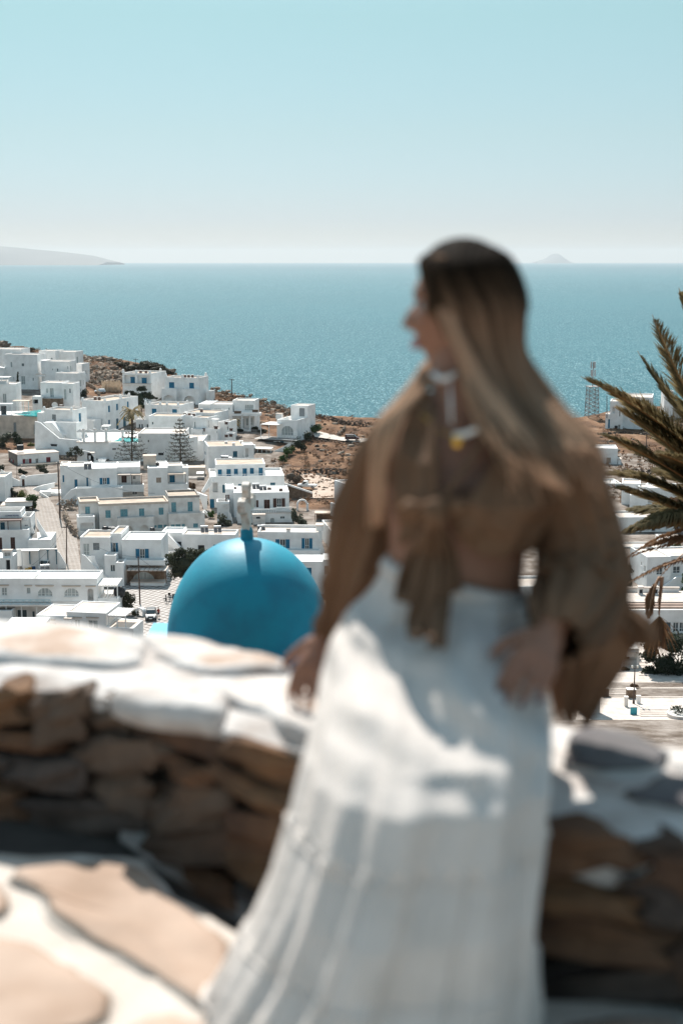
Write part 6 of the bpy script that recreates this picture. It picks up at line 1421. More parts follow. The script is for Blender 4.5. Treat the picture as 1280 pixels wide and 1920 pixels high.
sl([(1262, 1402), (1330, 1412), (1420, 1450), (1300, 1440), (1262, 1430)], SLABT, seed=8, z=ZT + .006, th=.04)
# facing stones, laid in rough courses
L_ = [0]
for a, b in zip(FW, FW[1:]): L_.append(L_[-1] + (b - a).length)
def along(s_):
    for i in range(len(FW) - 1):
        if s_ <= L_[i + 1] or i == len(FW) - 2:
            t = (s_ - L_[i]) / (L_[i + 1] - L_[i]); return FW[i].lerp(FW[i + 1], t), (FW[i + 1] - FW[i]).normalized()
rnd = random.Random(21); z = -.14; course = 0
while z < ZT - .035:
    hh = rnd.uniform(.055, .095); hh = min(hh, ZT - .02 - z)
    s_ = rnd.uniform(-.05, .05)
    while s_ < L_[-1]:
        w_ = rnd.uniform(.13, .32); p, t = along(max(0, s_ + w_ / 2)); hz = hh * rnd.uniform(.75, 1.15)
        m_ = MB(); sd = rnd.random() * 50
        m_.blob((0, 0, 0), (w_ * .53, .050, hz * .53), 12, .30, sd, 8, .45); m_.v = [(x + z_ * rnd.uniform(-.02, .02), y + .012 * noise.noise(Vector((x * 22, z_ * 30, sd))), z_ + .25 * x * tl + .010 * noise.noise(Vector((x * 18, y * 18, sd)))) for x, y, z_ in m_.v for tl in [math.sin(sd)*.35]]
        zb_ = lerp_tab([(L_[q], ZB[q][1]) for q in range(len(ZB))], s_ + w_ / 2)
        if z + hh < zb_ + .01: s_ += w_ * .98; continue
        o = m_.build('stone', STN[rnd.randrange(5)], wl, smooth=False); o.location = (p.x - OFF.x, p.y - OFF.y + .012 + rnd.uniform(-.008, .014), z + hh / 2); o.rotation_euler = (0, rnd.uniform(-.28, .22), atan2(t.y, t.x)); s_ += w_ * .98
    z += hh * .93; course += 1
# lime fillet where the diagonal stretch meets the gutter
k = MB()
for i in (2, 3, 4):
    n = 12
    for j in range(n):
        def P(t, u):
            p = FW[i].lerp(FW[i + 1], t); zb = ZB[i][1] + (ZB[i + 1][1] - ZB[i][1]) * t; wv = .055 + .03 * noise.noise(p * 6); y = [.04, -.012, -wv][u]; zz = zb + [.05, .022, -.004][u] + .014 * noise.noise(p * 9 + Vector((u, 0, 0))) * (u < 2); return (p.x - OFF.x, p.y - OFF.y + y, zz)
        for u in (0, 1): k.quad(P(j / n, u + 1), P((j + 1) / n, u + 1), P((j + 1) / n, u), P(j / n, u))
k.build('lime_fillet', mat('grimy_lime', (0.40, 0.36, 0.33), .95, scale=8, col2=(.20, .17, .15), bump=.008), wl, smooth=True)

# ------------------------------------------------------------------ palm at the right
YP = 21.0
pc = at(1440, 1010, YP); pt = empty('palm_tree', (pc.x, pc.y, gz(pc.x, pc.y)), 0, 'large date palm whose fronds reach in from the right edge of the picture', 'palm'); PO = Vector(pt.location)
k = MB(); Hh = pc.z - PO.z
prof = [(0.30 + .03 * ((i % 2) * 2 - 1) * .6, Hh * i / 26 - .3) for i in range(27)]
k.lathe(prof, 14); k.build('trunk', BARK, pt)
def frond(pts, dead=0, n=60, ll=.40, dr=.0, seed=0, name='frond', bare=0, w=1.0, t0=.12):
    rnd = random.Random(seed); P = [at(x, y, Y) for x, y, Y in pts]; n = int(n * (1.9 if dead else 3.0))
    def bz(t):
        q = P[:]
        while len(q) > 1: q = [q[i].lerp(q[i + 1], t) for i in range(len(q) - 1)]
        return q[0]
    N1 = 18; C_ = [bz(i / N1) - PO for i in range(N1 + 1)]
    rc = MB().tube(C_, [.032 * (1 - .82 * i / N1) for i in range(N1 + 1)], 6, flat=.7).build(name, RACHD if dead else RACH, pt, smooth=True)
    k = MB()
    for i in range(n):
        t = t0 + (1 - t0) * (i + rnd.random() * .6) / n
        if bare and t < bare: continue
        p = bz(t) - PO; tg = (bz(min(1, t + .02)) - bz(t - .02)).normalized(); sd = tg.cross(Vector((0, 0, 1))).normalized(); up = sd.cross(tg)
        L = ll * (1.0 if dead else 1.55) * (math.sin(pi * min(1, .22 + t * .80)) ** .6) * rnd.uniform(.85, 1.1)
        for sg in (-1, 1):
            d = (tg * rnd.uniform(.85, 1.1) + sd * sg * rnd.uniform(.35, .85) + up * rnd.uniform(.10, .45)).normalized(); d2 = (d + Vector((0, 0, -.30 - dr - .2 * dead))).normalized()
            a = p + d * L * .5; b = a + d2 * L * .5; s_ = d.cross(up + Vector((.01, 0, 0))).normalized() * .013 * w; fold = up * .006
            k.tri(p + s_ * .4, a + s_, b); k.tri(p - s_ * .4, b, a - s_) if 0 else k.quad(p - s_ * .4, p + s_ * .4, a + s_ + fold, a - s_ - fold); k.tri(a - s_ - fold, a + s_ + fold, b)
    k.build('leaflets', L_PALMD if dead else L_PALM, rc, kind='stuff')
FR = [([(1440, 1010, 21), (1330, 850, 20.5), (1220, 770, 20), (1088, 706, 19.8)], 0, 84, .46), ([(1440, 1010, 21), (1370, 880, 21.4), (1270, 790, 21.6), (1194, 658, 21.8)], 0, 70, .40),
      ([(1440, 1010, 21), (1350, 850, 20.3), (1270, 720, 20), (1222, 590, 19.8)], 0, 74, .42), ([(1440, 1010, 21), (1370, 800, 21), (1300, 660, 21.2), (1272, 540, 21.4)], 0, 70, .42),
      ([(1440, 1010, 21), (1340, 930, 20.2), (1240, 860, 19.8), (1120, 812, 19.5)], 0, 80, .40), ([(1440, 1010, 21), (1330, 960, 20.4), (1240, 890, 20), (1128, 890, 19.9)], 0, 74, .38),
      ([(1440, 1010, 21), (1330, 980, 20.2), (1230, 935, 19.9), (1150, 915, 19.7)], 0, 60, .36), ([(1440, 1010, 21), (1330, 960, 21.6), (1240, 965, 22), (1162, 1000, 22)], 0, 64, .34, .7),
      ([(1440, 1010, 21), (1330, 955, 21.5), (1250, 960, 21.8), (1170, 955, 22)], 0, 60, .34, .2), ([(1440, 1010, 21), (1320, 870, 22), (1250, 830, 22.4), (1200, 745, 22.8)], 0, 60, .40),
      ([(1440, 1010, 21), (1350, 900, 20), (1300, 870, 19.4), (1230, 850, 19)], 0, 60, .38), ([(1440, 1010, 21), (1330, 935, 21.8), (1270, 925, 22.2), (1215, 950, 22.4)], 1, 54, .34, .4),
      ([(1440, 1010, 21), (1320, 970, 21.8), (1250, 985, 22.2), (1168, 1052, 22.5)], 1, 26, .26, .8), ([(1440, 1010, 21), (1320, 1000, 21.5), (1240, 1015, 21.8), (1130, 1065, 22)], 1, 14, .2, .6),
      ([(1440, 1020, 21), (1340, 1040, 20.7), (1260, 1035, 20.4), (1160, 1106, 20)], 1, 40, .18, .9), ([(1440, 1010, 21), (1390, 760, 21), (1380, 620, 21), (1400, 470, 21.5)], 0, 60, .42),
      ([(1440, 1010, 21), (1500, 780, 21), (1560, 640, 21), (1640, 560, 21.5)], 0, 50, .42), ([(1440, 1010, 21), (1330, 900, 20.6), (1250, 820, 20.4), (1150, 762, 20.3)], 0, 70, .44), ([(1440, 1010, 21), (1350, 920, 22), (1290, 900, 22.6), (1225, 880, 23)], 0, 60, .4), ([(1440, 1010, 21), (1340, 965, 20), (1270, 950, 19.5), (1190, 990, 19.2)], 0, 60, .36, .8), ([(1440, 1010, 21), (1330, 1000, 21.6), (1260, 1000, 22), (1200, 1030, 22.2)], 1, 50, .30, .8), ([(1440, 1010, 21), (1560, 860, 21), (1660, 820, 21), (1760, 860, 21.5)], 0, 50, .42), ([(1440, 1010, 21), (1540, 980, 20), (1640, 1000, 20), (1720, 1100, 19.5)], 0, 50, .42)]
for i, f_ in enumerate(FR): frond(f_[0], f_[1], f_[2], f_[3], f_[4] if len(f_) > 4 else 0, seed=i, w=.95 if not f_[1] else .5)
frond([(1440, 1015, 21), (1345, 985, 20.8), (1290, 1020, 20.6), (1236, 1082, 20.3)], 1, 8, .15, 1, 40, bare=.8)
frond([(1236, 1082, 20.3), (1222, 1105, 20.3), (1218, 1130, 20.2), (1216, 1160, 20.2)], 1, 26, .20, 1.2, 41, w=.5)
frond([(1240, 1082, 20.3), (1238, 1110, 20.3), (1236, 1130, 20.3), (1235, 1156, 20.3)], 1, 10, .12, 1.2, 42, w=.5)
k = MB(); rnd = random.Random(4)
for i in range(150):
    p = at(1235, 1155, 20.3) - PO; b = at(1235 + rnd.gauss(-4, 19), rnd.uniform(1190, 1238), 20.3 + rnd.uniform(-.2, .2)) - PO; s_ = Vector((.006, 0, 0)); m_ = p.lerp(b, .5) + Vector((rnd.gauss(0, .02), 0, .03)); k.quad(p - s_, p + s_, m_ + s_, m_ - s_); k.tri(m_ - s_, m_ + s_, b)
k.build('dead_tassel', L_PALMD, pt, kind='stuff')
# ------------------------------------------------------------------ the woman seated on the parapet
wo_root = empty('person', tuple(at(850, 1300, 2.45))[:2] + (0,), 0, 'blonde woman in a brown tied blouse and long white skirt seated on the parapet', 'person')
WR = Vector(wo_root.location)
def W(x, y, Y): return at(x, y, Y) - WR
SKIN = mat('tanned_skin', (0.30, 0.145, 0.09), .5, scale=9, col2=(.25, .115, .07), spec=.4)
SKIN.node_tree.nodes['Principled BSDF'].inputs['Subsurface Weight'].default_value = .12; SKIN.node_tree.nodes['Principled BSDF'].inputs['Subsurface Radius'].default_value = (.02, .008, .004)
BLOU = mat('brown_satin_blouse', (0.24, 0.138, 0.082), .75, scale=5, col2=(.15, .082, .048), spec=.15, trans=.2)
SKIRT = mat('white_gauze_skirt', (0.77, 0.71, 0.665), .9, scale=14, col2=(.69, .635, .59), trans=.26, bump=.0025, bscale=60)
HAIR = bpy.data.materials.new('rooted_blonde_hair'); HAIR.use_nodes = True; nt = HAIR.node_tree; b = nt.nodes['Principled BSDF']; b.inputs['Roughness'].default_value = .75; b.inputs['Specular IOR Level'].default_value = .04
at_ = N(nt, 'ShaderNodeAttribute', attribute_name='along'); rp = N(nt, 'ShaderNodeValToRGB'); els = rp.color_ramp.elements
els[0].position = .0; els[0].color = (.016, .010, .007, 1); els[1].position = 1; els[1].color = (.68, .43, .29, 1)
for p_, c_ in ((.15, (.022, .014, .009)), (.28, (.085, .052, .033)), (.44, (.37, .225, .15)), (.8, (.54, .35, .235))): e_ = els.new(p_); e_.color = (*c_, 1)
nz_ = N(nt, 'ShaderNodeAttribute', attribute_name='tone'); mm = N(nt, 'ShaderNodeMix', data_type='RGBA', blend_type='MULTIPLY'); mm.inputs[0].default_value = 1
nt.links.new(at_.outputs['Fac'], rp.inputs[0]); nt.links.new(rp.outputs[0], mm.inputs[6]); nt.links.new(nz_.outputs['Color'], mm.inputs[7]); nt.links.new(mm.outputs[2], b.inputs['Base Color'])
tr0 = N(nt, 'ShaderNodeBsdfTranslucent'); ms0 = N(nt, 'ShaderNodeMixShader'); ms0.inputs[0].default_value = .35; nt.links.new(mm.outputs[2], tr0.inputs[0]); nt.links.new(b.outputs[0], ms0.inputs[1]); nt.links.new(tr0.outputs[0], ms0.inputs[2]); nt.links.new(ms0.outputs[0], nt.nodes['Material Output'].inputs[0])

def g(x, s): return exp(-(x / s) ** 2)
# body: one skinned chain, head and hands merged by a voxel remesh into one continuous surface
def chain_mesh(verts, edges, rad, lv=2):
    me = bpy.data.meshes.new('t'); me.from_pydata([tuple(v) for v in verts], edges, []); o = sk_body('t', me, rad, SKIN, None, lv)
    bpy.context.view_layer.update(); dg = bpy.context.evaluated_depsgraph_get(); ev = bpy.data.meshes.new_from_object(o.evaluated_get(dg)); bpy.data.objects.remove(o); return ev
PEL = W(842, 1235, 2.52); BEL = W(845, 1160, 2.49); WAI = W(848, 1085, 2.50); CH1 = W(856, 980, 2.50); CH2 = W(868, 870, 2.51); NB = W(862, 775, 2.53); NM = W(862, 725, 2.54); NT_ = W(868, 665, 2.55)
RS = W(757, 806, 2.55); RE = W(672, 1020, 2.66); RWr = W(612, 1185, 2.74); LS = W(1010, 818, 2.50); LE = W(1108, 1045, 2.50); LWr = W(1035, 1178, 2.28)
RH = W(780, 1265, 2.50); RK = W(722, 1440, 2.24); RA = W(690, 1800, 2.12); RT = W(660, 1850, 1.98); LH = W(905, 1265, 2.48); LK = W(868, 1405, 2.17); LA = W(860, 1790, 2.08); LT = W(850, 1850, 1.93)
tb = MB()
def limb(pts, rs, n=18, fl=1.0):
    P = [Vector(p) for p in pts]; C_ = []; Rr = []
    m = (len(P) - 1) * 7
    for i in range(m + 1):
        k = i / 7; a = min(int(k), len(P) - 2); u = k - a; p0 = P[max(a - 1, 0)]; p3 = P[min(a + 2, len(P) - 1)]; p1, p2 = P[a], P[a + 1]
        C_.append(.5 * ((2 * p1) + (p2 - p0) * u + (2 * p0 - 5 * p1 + 4 * p2 - p3) * u * u + (3 * p1 - p0 - 3 * p2 + p3) * u ** 3)); Rr.append(rs[a] + (rs[a + 1] - rs[a]) * (u * u * (3 - 2 * u)))
    m_ = MB(); m_.tube(C_, Rr, n, flat=fl); parts.append(m_.mesh('t', SKIN)); 
    for q, r in ((P[0], rs[0]), (P[-1], rs[-1])): parts.append(MB().blob(q, (r, r, r), 14, 0, 0, 10).mesh('t', SKIN))
parts = []
# trunk: stacked elliptical sections (centre, half width, half depth)
TR = [(W(842, 1330, 2.50), .12, .09), (W(842, 1285, 2.50), .165, .115), (W(842, 1235, 2.50), .172, .118), (W(844, 1160, 2.50), .148, .100), (W(850, 1090, 2.50), .124, .086), (W(858, 1020, 2.50), .122, .084), (W(864, 960, 2.50), .130, .090), (W(870, 890, 2.51), .142, .098), (W(876, 830, 2.52), .150, .085), (W(874, 790, 2.53), .125, .062), (W(868, 765, 2.535), .070, .052), (W(864, 735, 2.54), .050, .050)]
tm = MB(); nT = 40
for i in range(len(TR)):
    c_, a_, b_ = TR[i]
    for j in range(nT):
        w = 2 * pi * j / nT; tm.v.append((c_.x + a_ * math.copysign(abs(cos(w)) ** .9, cos(w)), c_.y + b_ * math.copysign(abs(sin(w)) ** .9, sin(w)) + (.012 * g(cos(w), .12) if sin(w) > 0 else -.0), c_.z))
for i in range(len(TR) - 1):
    for j in range(nT): j2 = (j + 1) % nT; q = i * nT; tm.f.append((q + j, q + j2, q + nT + j2, q + nT + j))
tm.f.append(tuple(range(nT - 1, -1, -1))); q = (len(TR) - 1) * nT; tm.f.append(tuple(range(q, q + nT)))
parts.append(tm.mesh('t', SKIN))
limb([W(864, 790, 2.535), W(862, 725, 2.54), W(868, 655, 2.555)], [.058, .051, .054])
for S_, E_, W_, sg in ((RS, RE, RWr, -1), (LS, LE, LWr, 1)):
    limb([S_ + Vector((-sg * .055, .01, .012)), S_, S_.lerp(E_, .45), E_, E_.lerp(W_, .35), W_], [.046, .052, .043, .036, .037, .024])
for H_2, K_2, A_2, T_2 in ((RH, RK, RA, RT), (LH, LK, LA, LT)):
    limb([H_2, H_2.lerp(K_2, .5), K_2, K_2.lerp(A_2, .3), A_2], [.088, .070, .052, .050, .034]); limb([A_2 + Vector((0, .03, -.02)), A_2.lerp(T_2, .5), T_2], [.034, .034, .022], fl=.7)
# bust
bb = MB()
for x_ in (800, 915): bb.blob(W(x_, 930, 2.44), (.050, .045, .050), 14, 0, 0, 10)
parts.append(bb.mesh('t', SKIN)) if 0 else [parts.append(MB().blob(W(x_, 930, 2.44), (.050, .045, .050), 14, 0, 0, 10).mesh('t', SKIN)) for x_ in (800, 915)]
# head: faces picture-left and a little away
HC = W(868, 578, 2.565); ang = radians(172); fwd = Vector((cos(ang), sin(ang), -.02)).normalized(); sde = Vector((0, 0, 1)).cross(fwd).normalized(); upv = fwd.cross(sde)
def head_pt(a, e_):                        # a: angle from forward in the horizontal plane, e_: elevation
    d = Vector((cos(e_) * cos(a), cos(e_) * sin(a), sin(e_)))
    rx, ry, rz = (.098 if d.x < 0 else .090), .076, (.112 if d.z > 0 else .118)
    r = 1 / sqrt((d.x / rx) ** 2 + (d.y / ry) ** 2 + (d.z / rz) ** 2); p = d * r
    if p.z < -.02: k = min(1, (-.02 - p.z) / .09); p.y *= 1 - .28 * k; p.x = p.x * (1 - .10 * k) + .012 * k
    f = max(0, d.x); Fm = g(p.y, .017)
    p.x += f ** 2 * (.004 * g(p.z - .030, .014) - .012 * g(p.z - .010, .010) * g(abs(p.y) - .030, .016) - .006 * g(p.z - .012, .010))
    p.x += f * g(p.y, .010 + .009 * g(p.z + .030, .012)) * (.025 * max(0, min(1, (.014 - p.z) / .040)) * g(max(0, -.032 - p.z), .006))
    p.x += f * (.009 * g(p.z + .056, .006) + .008 * g(p.z + .068, .006) - .004 * g(p.z + .062, .002)) * g(p.y, .022)
    p.x += f * (.010 * g(p.z + .098, .016)) * g(p.y, .024) - f * .006 * g(p.z + .080, .006) * g(p.y, .03)
    return HC + fwd * p.x + sde * p.y + upv * p.z
hm = MB(); NA, NE = 80, 70
for i in range(NE + 1):
    e_ = -pi / 2 + pi * i / NE
    for j in range(NA):
        a_ = 2 * pi * j / NA; a_ = a_ - .35 * sin(a_) ; hm.v.append(tuple(head_pt(a_, e_)))
for i in range(NE):
    for j in range(NA): j2 = (j + 1) % NA; q = i * NA; hm.f.append((q + j, q + j2, q + NA + j2, q + NA + j))
parts.append(hm.mesh('t', SKIN))
# hands
def hand(wr, dirn, nrm, side, curl, L=.165, spread=.2, pressed=False):
    d = Vector(dirn).normalized(); n = Vector(nrm).normalized(); n = (n - d * n.dot(d)).normalized(); s_ = d.cross(n) * side; out = []
    palm = [wr, wr + d * .03, wr + d * .085]; VV = [wr, wr + d * .03, wr + d * .075]; RR = [.024, .030, .030]; EE = [(0, 1), (1, 2)]
    for k in (-1, 1): VV.append(wr + d * .075 + s_ * .022 * k); RR.append(.018); EE.append((2, len(VV) - 1))
    for q_, r_ in ((wr + d * .03, (.030, .019, .030)), (wr + d * .06, (.034, .017, .034)), (wr + d * .078 + s_ * .016, (.022, .014, .018)), (wr + d * .078 - s_ * .016, (.022, .014, .018))):
        m_ = MB().blob((0, 0, 0), (r_[0], r_[1], r_[2]), 14, 0, 0, 10); M_ = Matrix((s_, n, d)).transposed(); m_.v = [tuple(q_ + M_ @ Vector(v_)) for v_ in m_.v]; out.append(m_.mesh('t', SKIN))
    for i, (off, ln) in enumerate(((-.032, .062), (-.011, .078), (.011, .084), (.031, .074))):
        b0 = wr + d * .062 + s_ * off * .8; b1 = wr + d * .088 + s_ * off; dd = (d + s_ * off * spread * 20 * .3).normalized(); c = curl + .06 * i
        d1 = (dd * cos(c * .5) - n * sin(c * .5)); d2 = (dd * cos(c * 1.1) - n * sin(c * 1.1)); d3 = (dd * cos(c * 1.6) - n * sin(c * 1.6))
        q1 = b1 + d1 * ln * .42; q2 = q1 + d2 * ln * .32; q3 = q2 + d3 * ln * .26; out.append(chain_mesh([b0, b1, q1, q2, q3], [(0, 1), (1, 2), (2, 3), (3, 4)], [.010, .0098, .0088, .0080, .0070], 2)); NAILS.append((q3, d3, n, side * (1 if pressed else 0)))
    t0 = wr + d * .02 + s_ * .018; t1 = wr + d * .045 + s_ * .042 - n * .008; t2 = t1 + (d * .75 + s_ * .6 - n * .2).normalized() * .034; t3 = t2 + (d * .95 + s_ * .2 - n * .3).normalized() * .027
    out.append(chain_mesh([t0, t1, t2, t3], [(0, 1), (1, 2), (2, 3)], [.014, .0125, .0105, .0085], 2)); return out
NAILS = []
parts += hand(RWr, W(578, 1272, 2.70) - RWr, (-.25, -.75, .6), 1, .35, pressed=True)
parts += hand(LWr, W(985, 1268, 2.18) - LWr, (.1, -.55, .8), 1, .30)
me = bpy.data.meshes.new('body'); bm = bmesh.new()
for m_ in parts: bm.from_mesh(m_)
bm.to_mesh(me); bm.free(); me.materials.clear(); me.materials.append(SKIN)
bd = bpy.data.objects.new('body', me); COL.objects.link(bd); bd.parent = wo_root
rm_ = bd.modifiers.new('rm', 'REMESH'); rm_.mode = 'VOXEL'; rm_.voxel_size = .0042; rm_.use_smooth_shade = True
sm_ = bd.modifiers.new('sm', 'SMOOTH'); sm_.iterations = 6; sm_.factor = .5
NAILM = mat('white_nail_polish', (.85, .83, .82), .25, var=.02)
NAT = mat('dark_nails', (.10, .02, .03), .3, var=.05)  # darker nail colour for the left hand
for p, d, n, wh in NAILS: o = MB().blob((0, 0, 0), (.0062, .0085, .0022), 8, 0).build('nail', NAILM if wh else NAT, wo_root, smooth=True); o.location = p + n * .0062 + d * .002; o.rotation_euler = d.to_track_quat('Y', 'Z').to_euler()
EYE = mat('eye_white', (.40, .36, .34), .2, var=.02); IRIS = mat('dark_iris', (.03, .04, .04), .2); LIP = mat('rose_lips', (.36, .10, .09), .4, var=.05); BROW = mat('brown_brow', (.05, .03, .02), .8)
for s_ in (-1, 1):
    o = MB().blob(HC + fwd * .0665 + sde * .030 * s_ + upv * .010, (.0108, .0108, .0108), 14, 0, 0, 10).build('eye', EYE, wo_root, smooth=True)
    MB().blob(HC + fwd * .0760 + sde * .0305 * s_ + upv * .010, (.0045, .0050, .0050), 10, 0).build('iris', IRIS, o, smooth=True)
    pts = [HC + fwd * (.083 - .010 * t * t) + sde * s_ * (.012 + .034 * t) + upv * (.030 + .006 * sin(pi * t)) for t in (0, .25, .5, .75, 1)]; MB().tube(pts, [.002, .0035, .0035, .003, .0012], 6).build('eyebrow', BROW, wo_root, smooth=True)
    MB().tube([HC + fwd * (.0755 - .008 * abs(t)) + sde * (s_ * .030 + .013 * t) + upv * (.0165 - .004 * t * t) for t in (-1, -.5, 0, .5, 1)], [.001, .0022, .0024, .0022, .001], 5).build('lashes', BROW, wo_root, smooth=True)
for z_, r_ in ((-.0565, .0045), (-.0675, .0055)): MB().tube([HC + fwd * (.0895 - .012 * t * t) + sde * .021 * t + upv * z_ for t in (-1, -.5, 0, .5, 1)], [.001, r_ * .8, r_, r_ * .8, .001], 8).build('lip', LIP, wo_root, smooth=True)
MB().blob(HC - fwd * .004 + sde * .0745 + upv * -.008, (.017, .009, .030), 12, .1).build('ear', SKIN, wo_root, smooth=True)
MB().blob(HC - fwd * .004 - sde * .0745 + upv * -.008, (.017, .009, .030), 12, .1).build('ear', SKIN, wo_root, smooth=True)

# hair
def hair_lock(pts, r, tone, par, tipw=.25, flat=.5, a0=0, a1=1, n=14, seg=6):
    P = [Vector(p) for p in pts]; C_ = []
    def cr(t):                                                # Catmull-Rom through the guide points
        k = t * (len(P) - 1); i = min(int(k), len(P) - 2); u = k - i; p0 = P[max(i - 1, 0)]; p1 = P[i]; p2 = P[i + 1]; p3 = P[min(i + 2, len(P) - 1)]
        return .5 * ((2 * p1) + (p2 - p0) * u + (2 * p0 - 5 * p1 + 4 * p2 - p3) * u * u + (3 * p1 - p0 - 3 * p2 + p3) * u ** 3)
    for i in range(n + 1): C_.append(cr(i / n))
    rs = [r * (.55 + .45 * min(1, i / 3)) * (1 - (1 - tipw) * max(0, (i / n - .7) / .3)) for i in range(n + 1)]
    m_ = MB(); m_.tube(C_, rs, seg, flat=flat); HB.v += m_.v; nn = len(HB.al); HB.f += [tuple(q + nn for q in f) for f in m_.f]
    for i in range(n + 1): HB.al += [a0 + (a1 - a0) * i / n] * seg; HB.tn += [tone] * seg
class HBc(MB): pass
def flush(name):
    me = HB.mesh(name, HAIR, True); a = me.attributes.new('along', 'FLOAT', 'POINT'); t = me.attributes.new('tone', 'FLOAT_COLOR', 'POINT')
    for i, (x, y) in enumerate(zip(HB.al, HB.tn)): a.data[i].value = x; t.data[i].color = (y, y * .98, y * .95, 1)
    o = bpy.data.objects.new(name, me); COL.objects.link(o); o.parent = wo_root; return o
def newh():
    global HB
    HB = HBc(); HB.al = []; HB.tn = []
rnd = random.Random(8); newh()
def hs(a, e_, k=1.0):                                           # point on the scalp; a from forward, positive towards camera side
    d = Vector((cos(e_) * cos(a), cos(e_) * sin(a), sin(e_))); r = 1 / sqrt((d.x / .108) ** 2 + (d.y / .088) ** 2 + (d.z / .124) ** 2); p = d * r * k; return HC + fwd * p.x + sde * p.y * CS + upv * p.z
CS = 1 if sde.y < 0 else -1                                    # +a = the side turned to the camera
# camera side and back: from the parting down over the side of the head and the left shoulder
NL = 250
for i in range(NL):
    u = (i + rnd.random()) / NL; lay = rnd.random(); k = 1.02 + .05 * lay
    a_top = radians(42 + 70 * u); fi = radians(60 + 80 * u); st = HC + fwd * .104 * cos(fi) + upv * .123 * sin(fi) + sde * CS * .004
    m1 = hs(radians(58 + 84 * u), radians(42), k); m2 = hs(radians(78 + 80 * u), radians(2), k * 1.02); m3 = hs(radians(88 + 78 * u), radians(-34), k * (1.08 + .05 * u))
    x3 = 880 + 150 * u + rnd.gauss(0, 6); x4 = 925 + 180 * u + rnd.gauss(0, 8); x5 = 975 + 160 * u + rnd.gauss(0, 16); yy = 845 + 100 * rnd.random() - 20 * u
    p3 = W(x3, 735 + 10 * u, 2.44 + .08 * u - .02 * lay); p4 = W(x4, 825, 2.375 + .06 * u - .02 * lay); p5 = W(x5, yy + 10, 2.36 + .02 * u - .015 * lay)
    hair_lock([st, m1, m2, m3, p3, p4, p5] if rnd.random() < .6 else [st, m1, m2, m3, p3, p4], rnd.uniform(.0045, .0085), (.75 + .55 * noise.noise(Vector((u * 9, 0, 0))) * 1.6) * rnd.uniform(.6, 1.3), None, a0=.0, a1=1.0, n=20, tipw=.08)
# thin face-framing locks that fall in front over the chest
for i in range(26):
    u = rnd.random(); st = hs(radians(48 + 20 * u), radians(55), 1.04); m2 = hs(radians(70 + 12 * u), radians(0), 1.08); m3 = W(880 + 22 * u, 700, 2.44)
    hair_lock([st, m2, m3, W(925 + 30 * u, 775, 2.40), W(965 + 40 * u, 850, 2.365), W(1015 + 60 * u, 905 + 20 * u, 2.36)], rnd.uniform(.005, .008), rnd.uniform(.95, 1.3), None, a0=.3, a1=1.0, n=18)
# far side: comes out behind the neck and falls over her right shoulder
for i in range(60):
    u = rnd.random(); x0 = 835 - 35 * u
    hair_lock([hs(radians(-120), radians(-20), 1.0), W(x0 + 5, 665 + 12 * u, 2.60), W(x0 - 22, 712, 2.54), W(752 - 35 * u + rnd.gauss(0, 4), 775 + 15 * u, 2.47), W(728 - 30 * u, 845, 2.45), W(712 - 14 * u + rnd.gauss(0, 5), 930 + 60 * rnd.random(), 2.46)], rnd.uniform(.006, .010), rnd.uniform(.7, 1.3), None, a0=.45, a1=1.0, n=18)
# forehead wisps on both sides of the parting
for i in range(40):
    u = rnd.random(); sg = -1 if i % 3 == 0 else 1; hair_lock([HC + fwd * .104 * cos(radians(48 + 30 * u)) + upv * .122 * sin(radians(48 + 30 * u)), hs(radians(25 + 14 * u) * sg, radians(46), 1.02), hs(radians(52 + 18 * u) * sg, radians(18), 1.03), hs(radians(74 + 12 * u) * sg, radians(-18), 1.05)], .006, rnd.uniform(.7, 1.2), None, a0=.0, a1=.5, n=12)
flush('hair_locks')
newh()                                                        # underlying mass: scalp cap and back curtain
for i in range(46):
    u = i / 45; a = radians(60 + 240 * u); hair_lock([HC + fwd * (.03 * cos(a)) + upv * .112, hs(a, radians(45), .99), hs(a, radians(5), 1.0), hs(a, radians(-30), .98) if abs(math.degrees(a) - 180) < 110 else hs(a, radians(-10), .98)], .017, .75, None, a0=0, a1=.40, n=10, seg=8, flat=.6)
for i in range(40):
    u = i / 39; a = radians(100 + 110 * u); hair_lock([hs(a, radians(0), 1.0), hs(a, radians(-40), 1.0), W(900 + 110 * (1 - abs(u - .35) * 1.1), 740, 2.60), W(905 + 150 * (1 - abs(u - .3)), 850, 2.63), W(900 + 170 * (1 - abs(u - .3)), 940, 2.63)], .016, .7, None, a0=.3, a1=.85, n=12, seg=8, flat=.6)
flush('hair_underlayer')

# lofted cloth
def loft(rings, name, m, closed=True, fold=None, parent=wo_root, th=.004, sub=1):
    mb = MB(); n = len(rings[0])
    for k, r in enumerate(rings):
        for j, p in enumerate(r): mb.v.append(tuple(p))
    for k in range(len(rings) - 1):
        for j in range(n if closed else n - 1):
            j2 = (j + 1) % n; q = k * n; mb.f.append((q + j, q + j2, q + n + j2, q + n + j))
    o = mb.build(name, m, parent, smooth=True)
    if th: s_ = o.modifiers.new('s', 'SOLIDIFY'); s_.thickness = th
    return o
def tab(T, t):
    k = t * (len(T) - 1); i = min(int(k), len(T) - 2); u = k - i; u = u * u * (3 - 2 * u) * .5 + u * .5; return [a + (b - a) * u for a, b in zip(T[i], T[i + 1])]
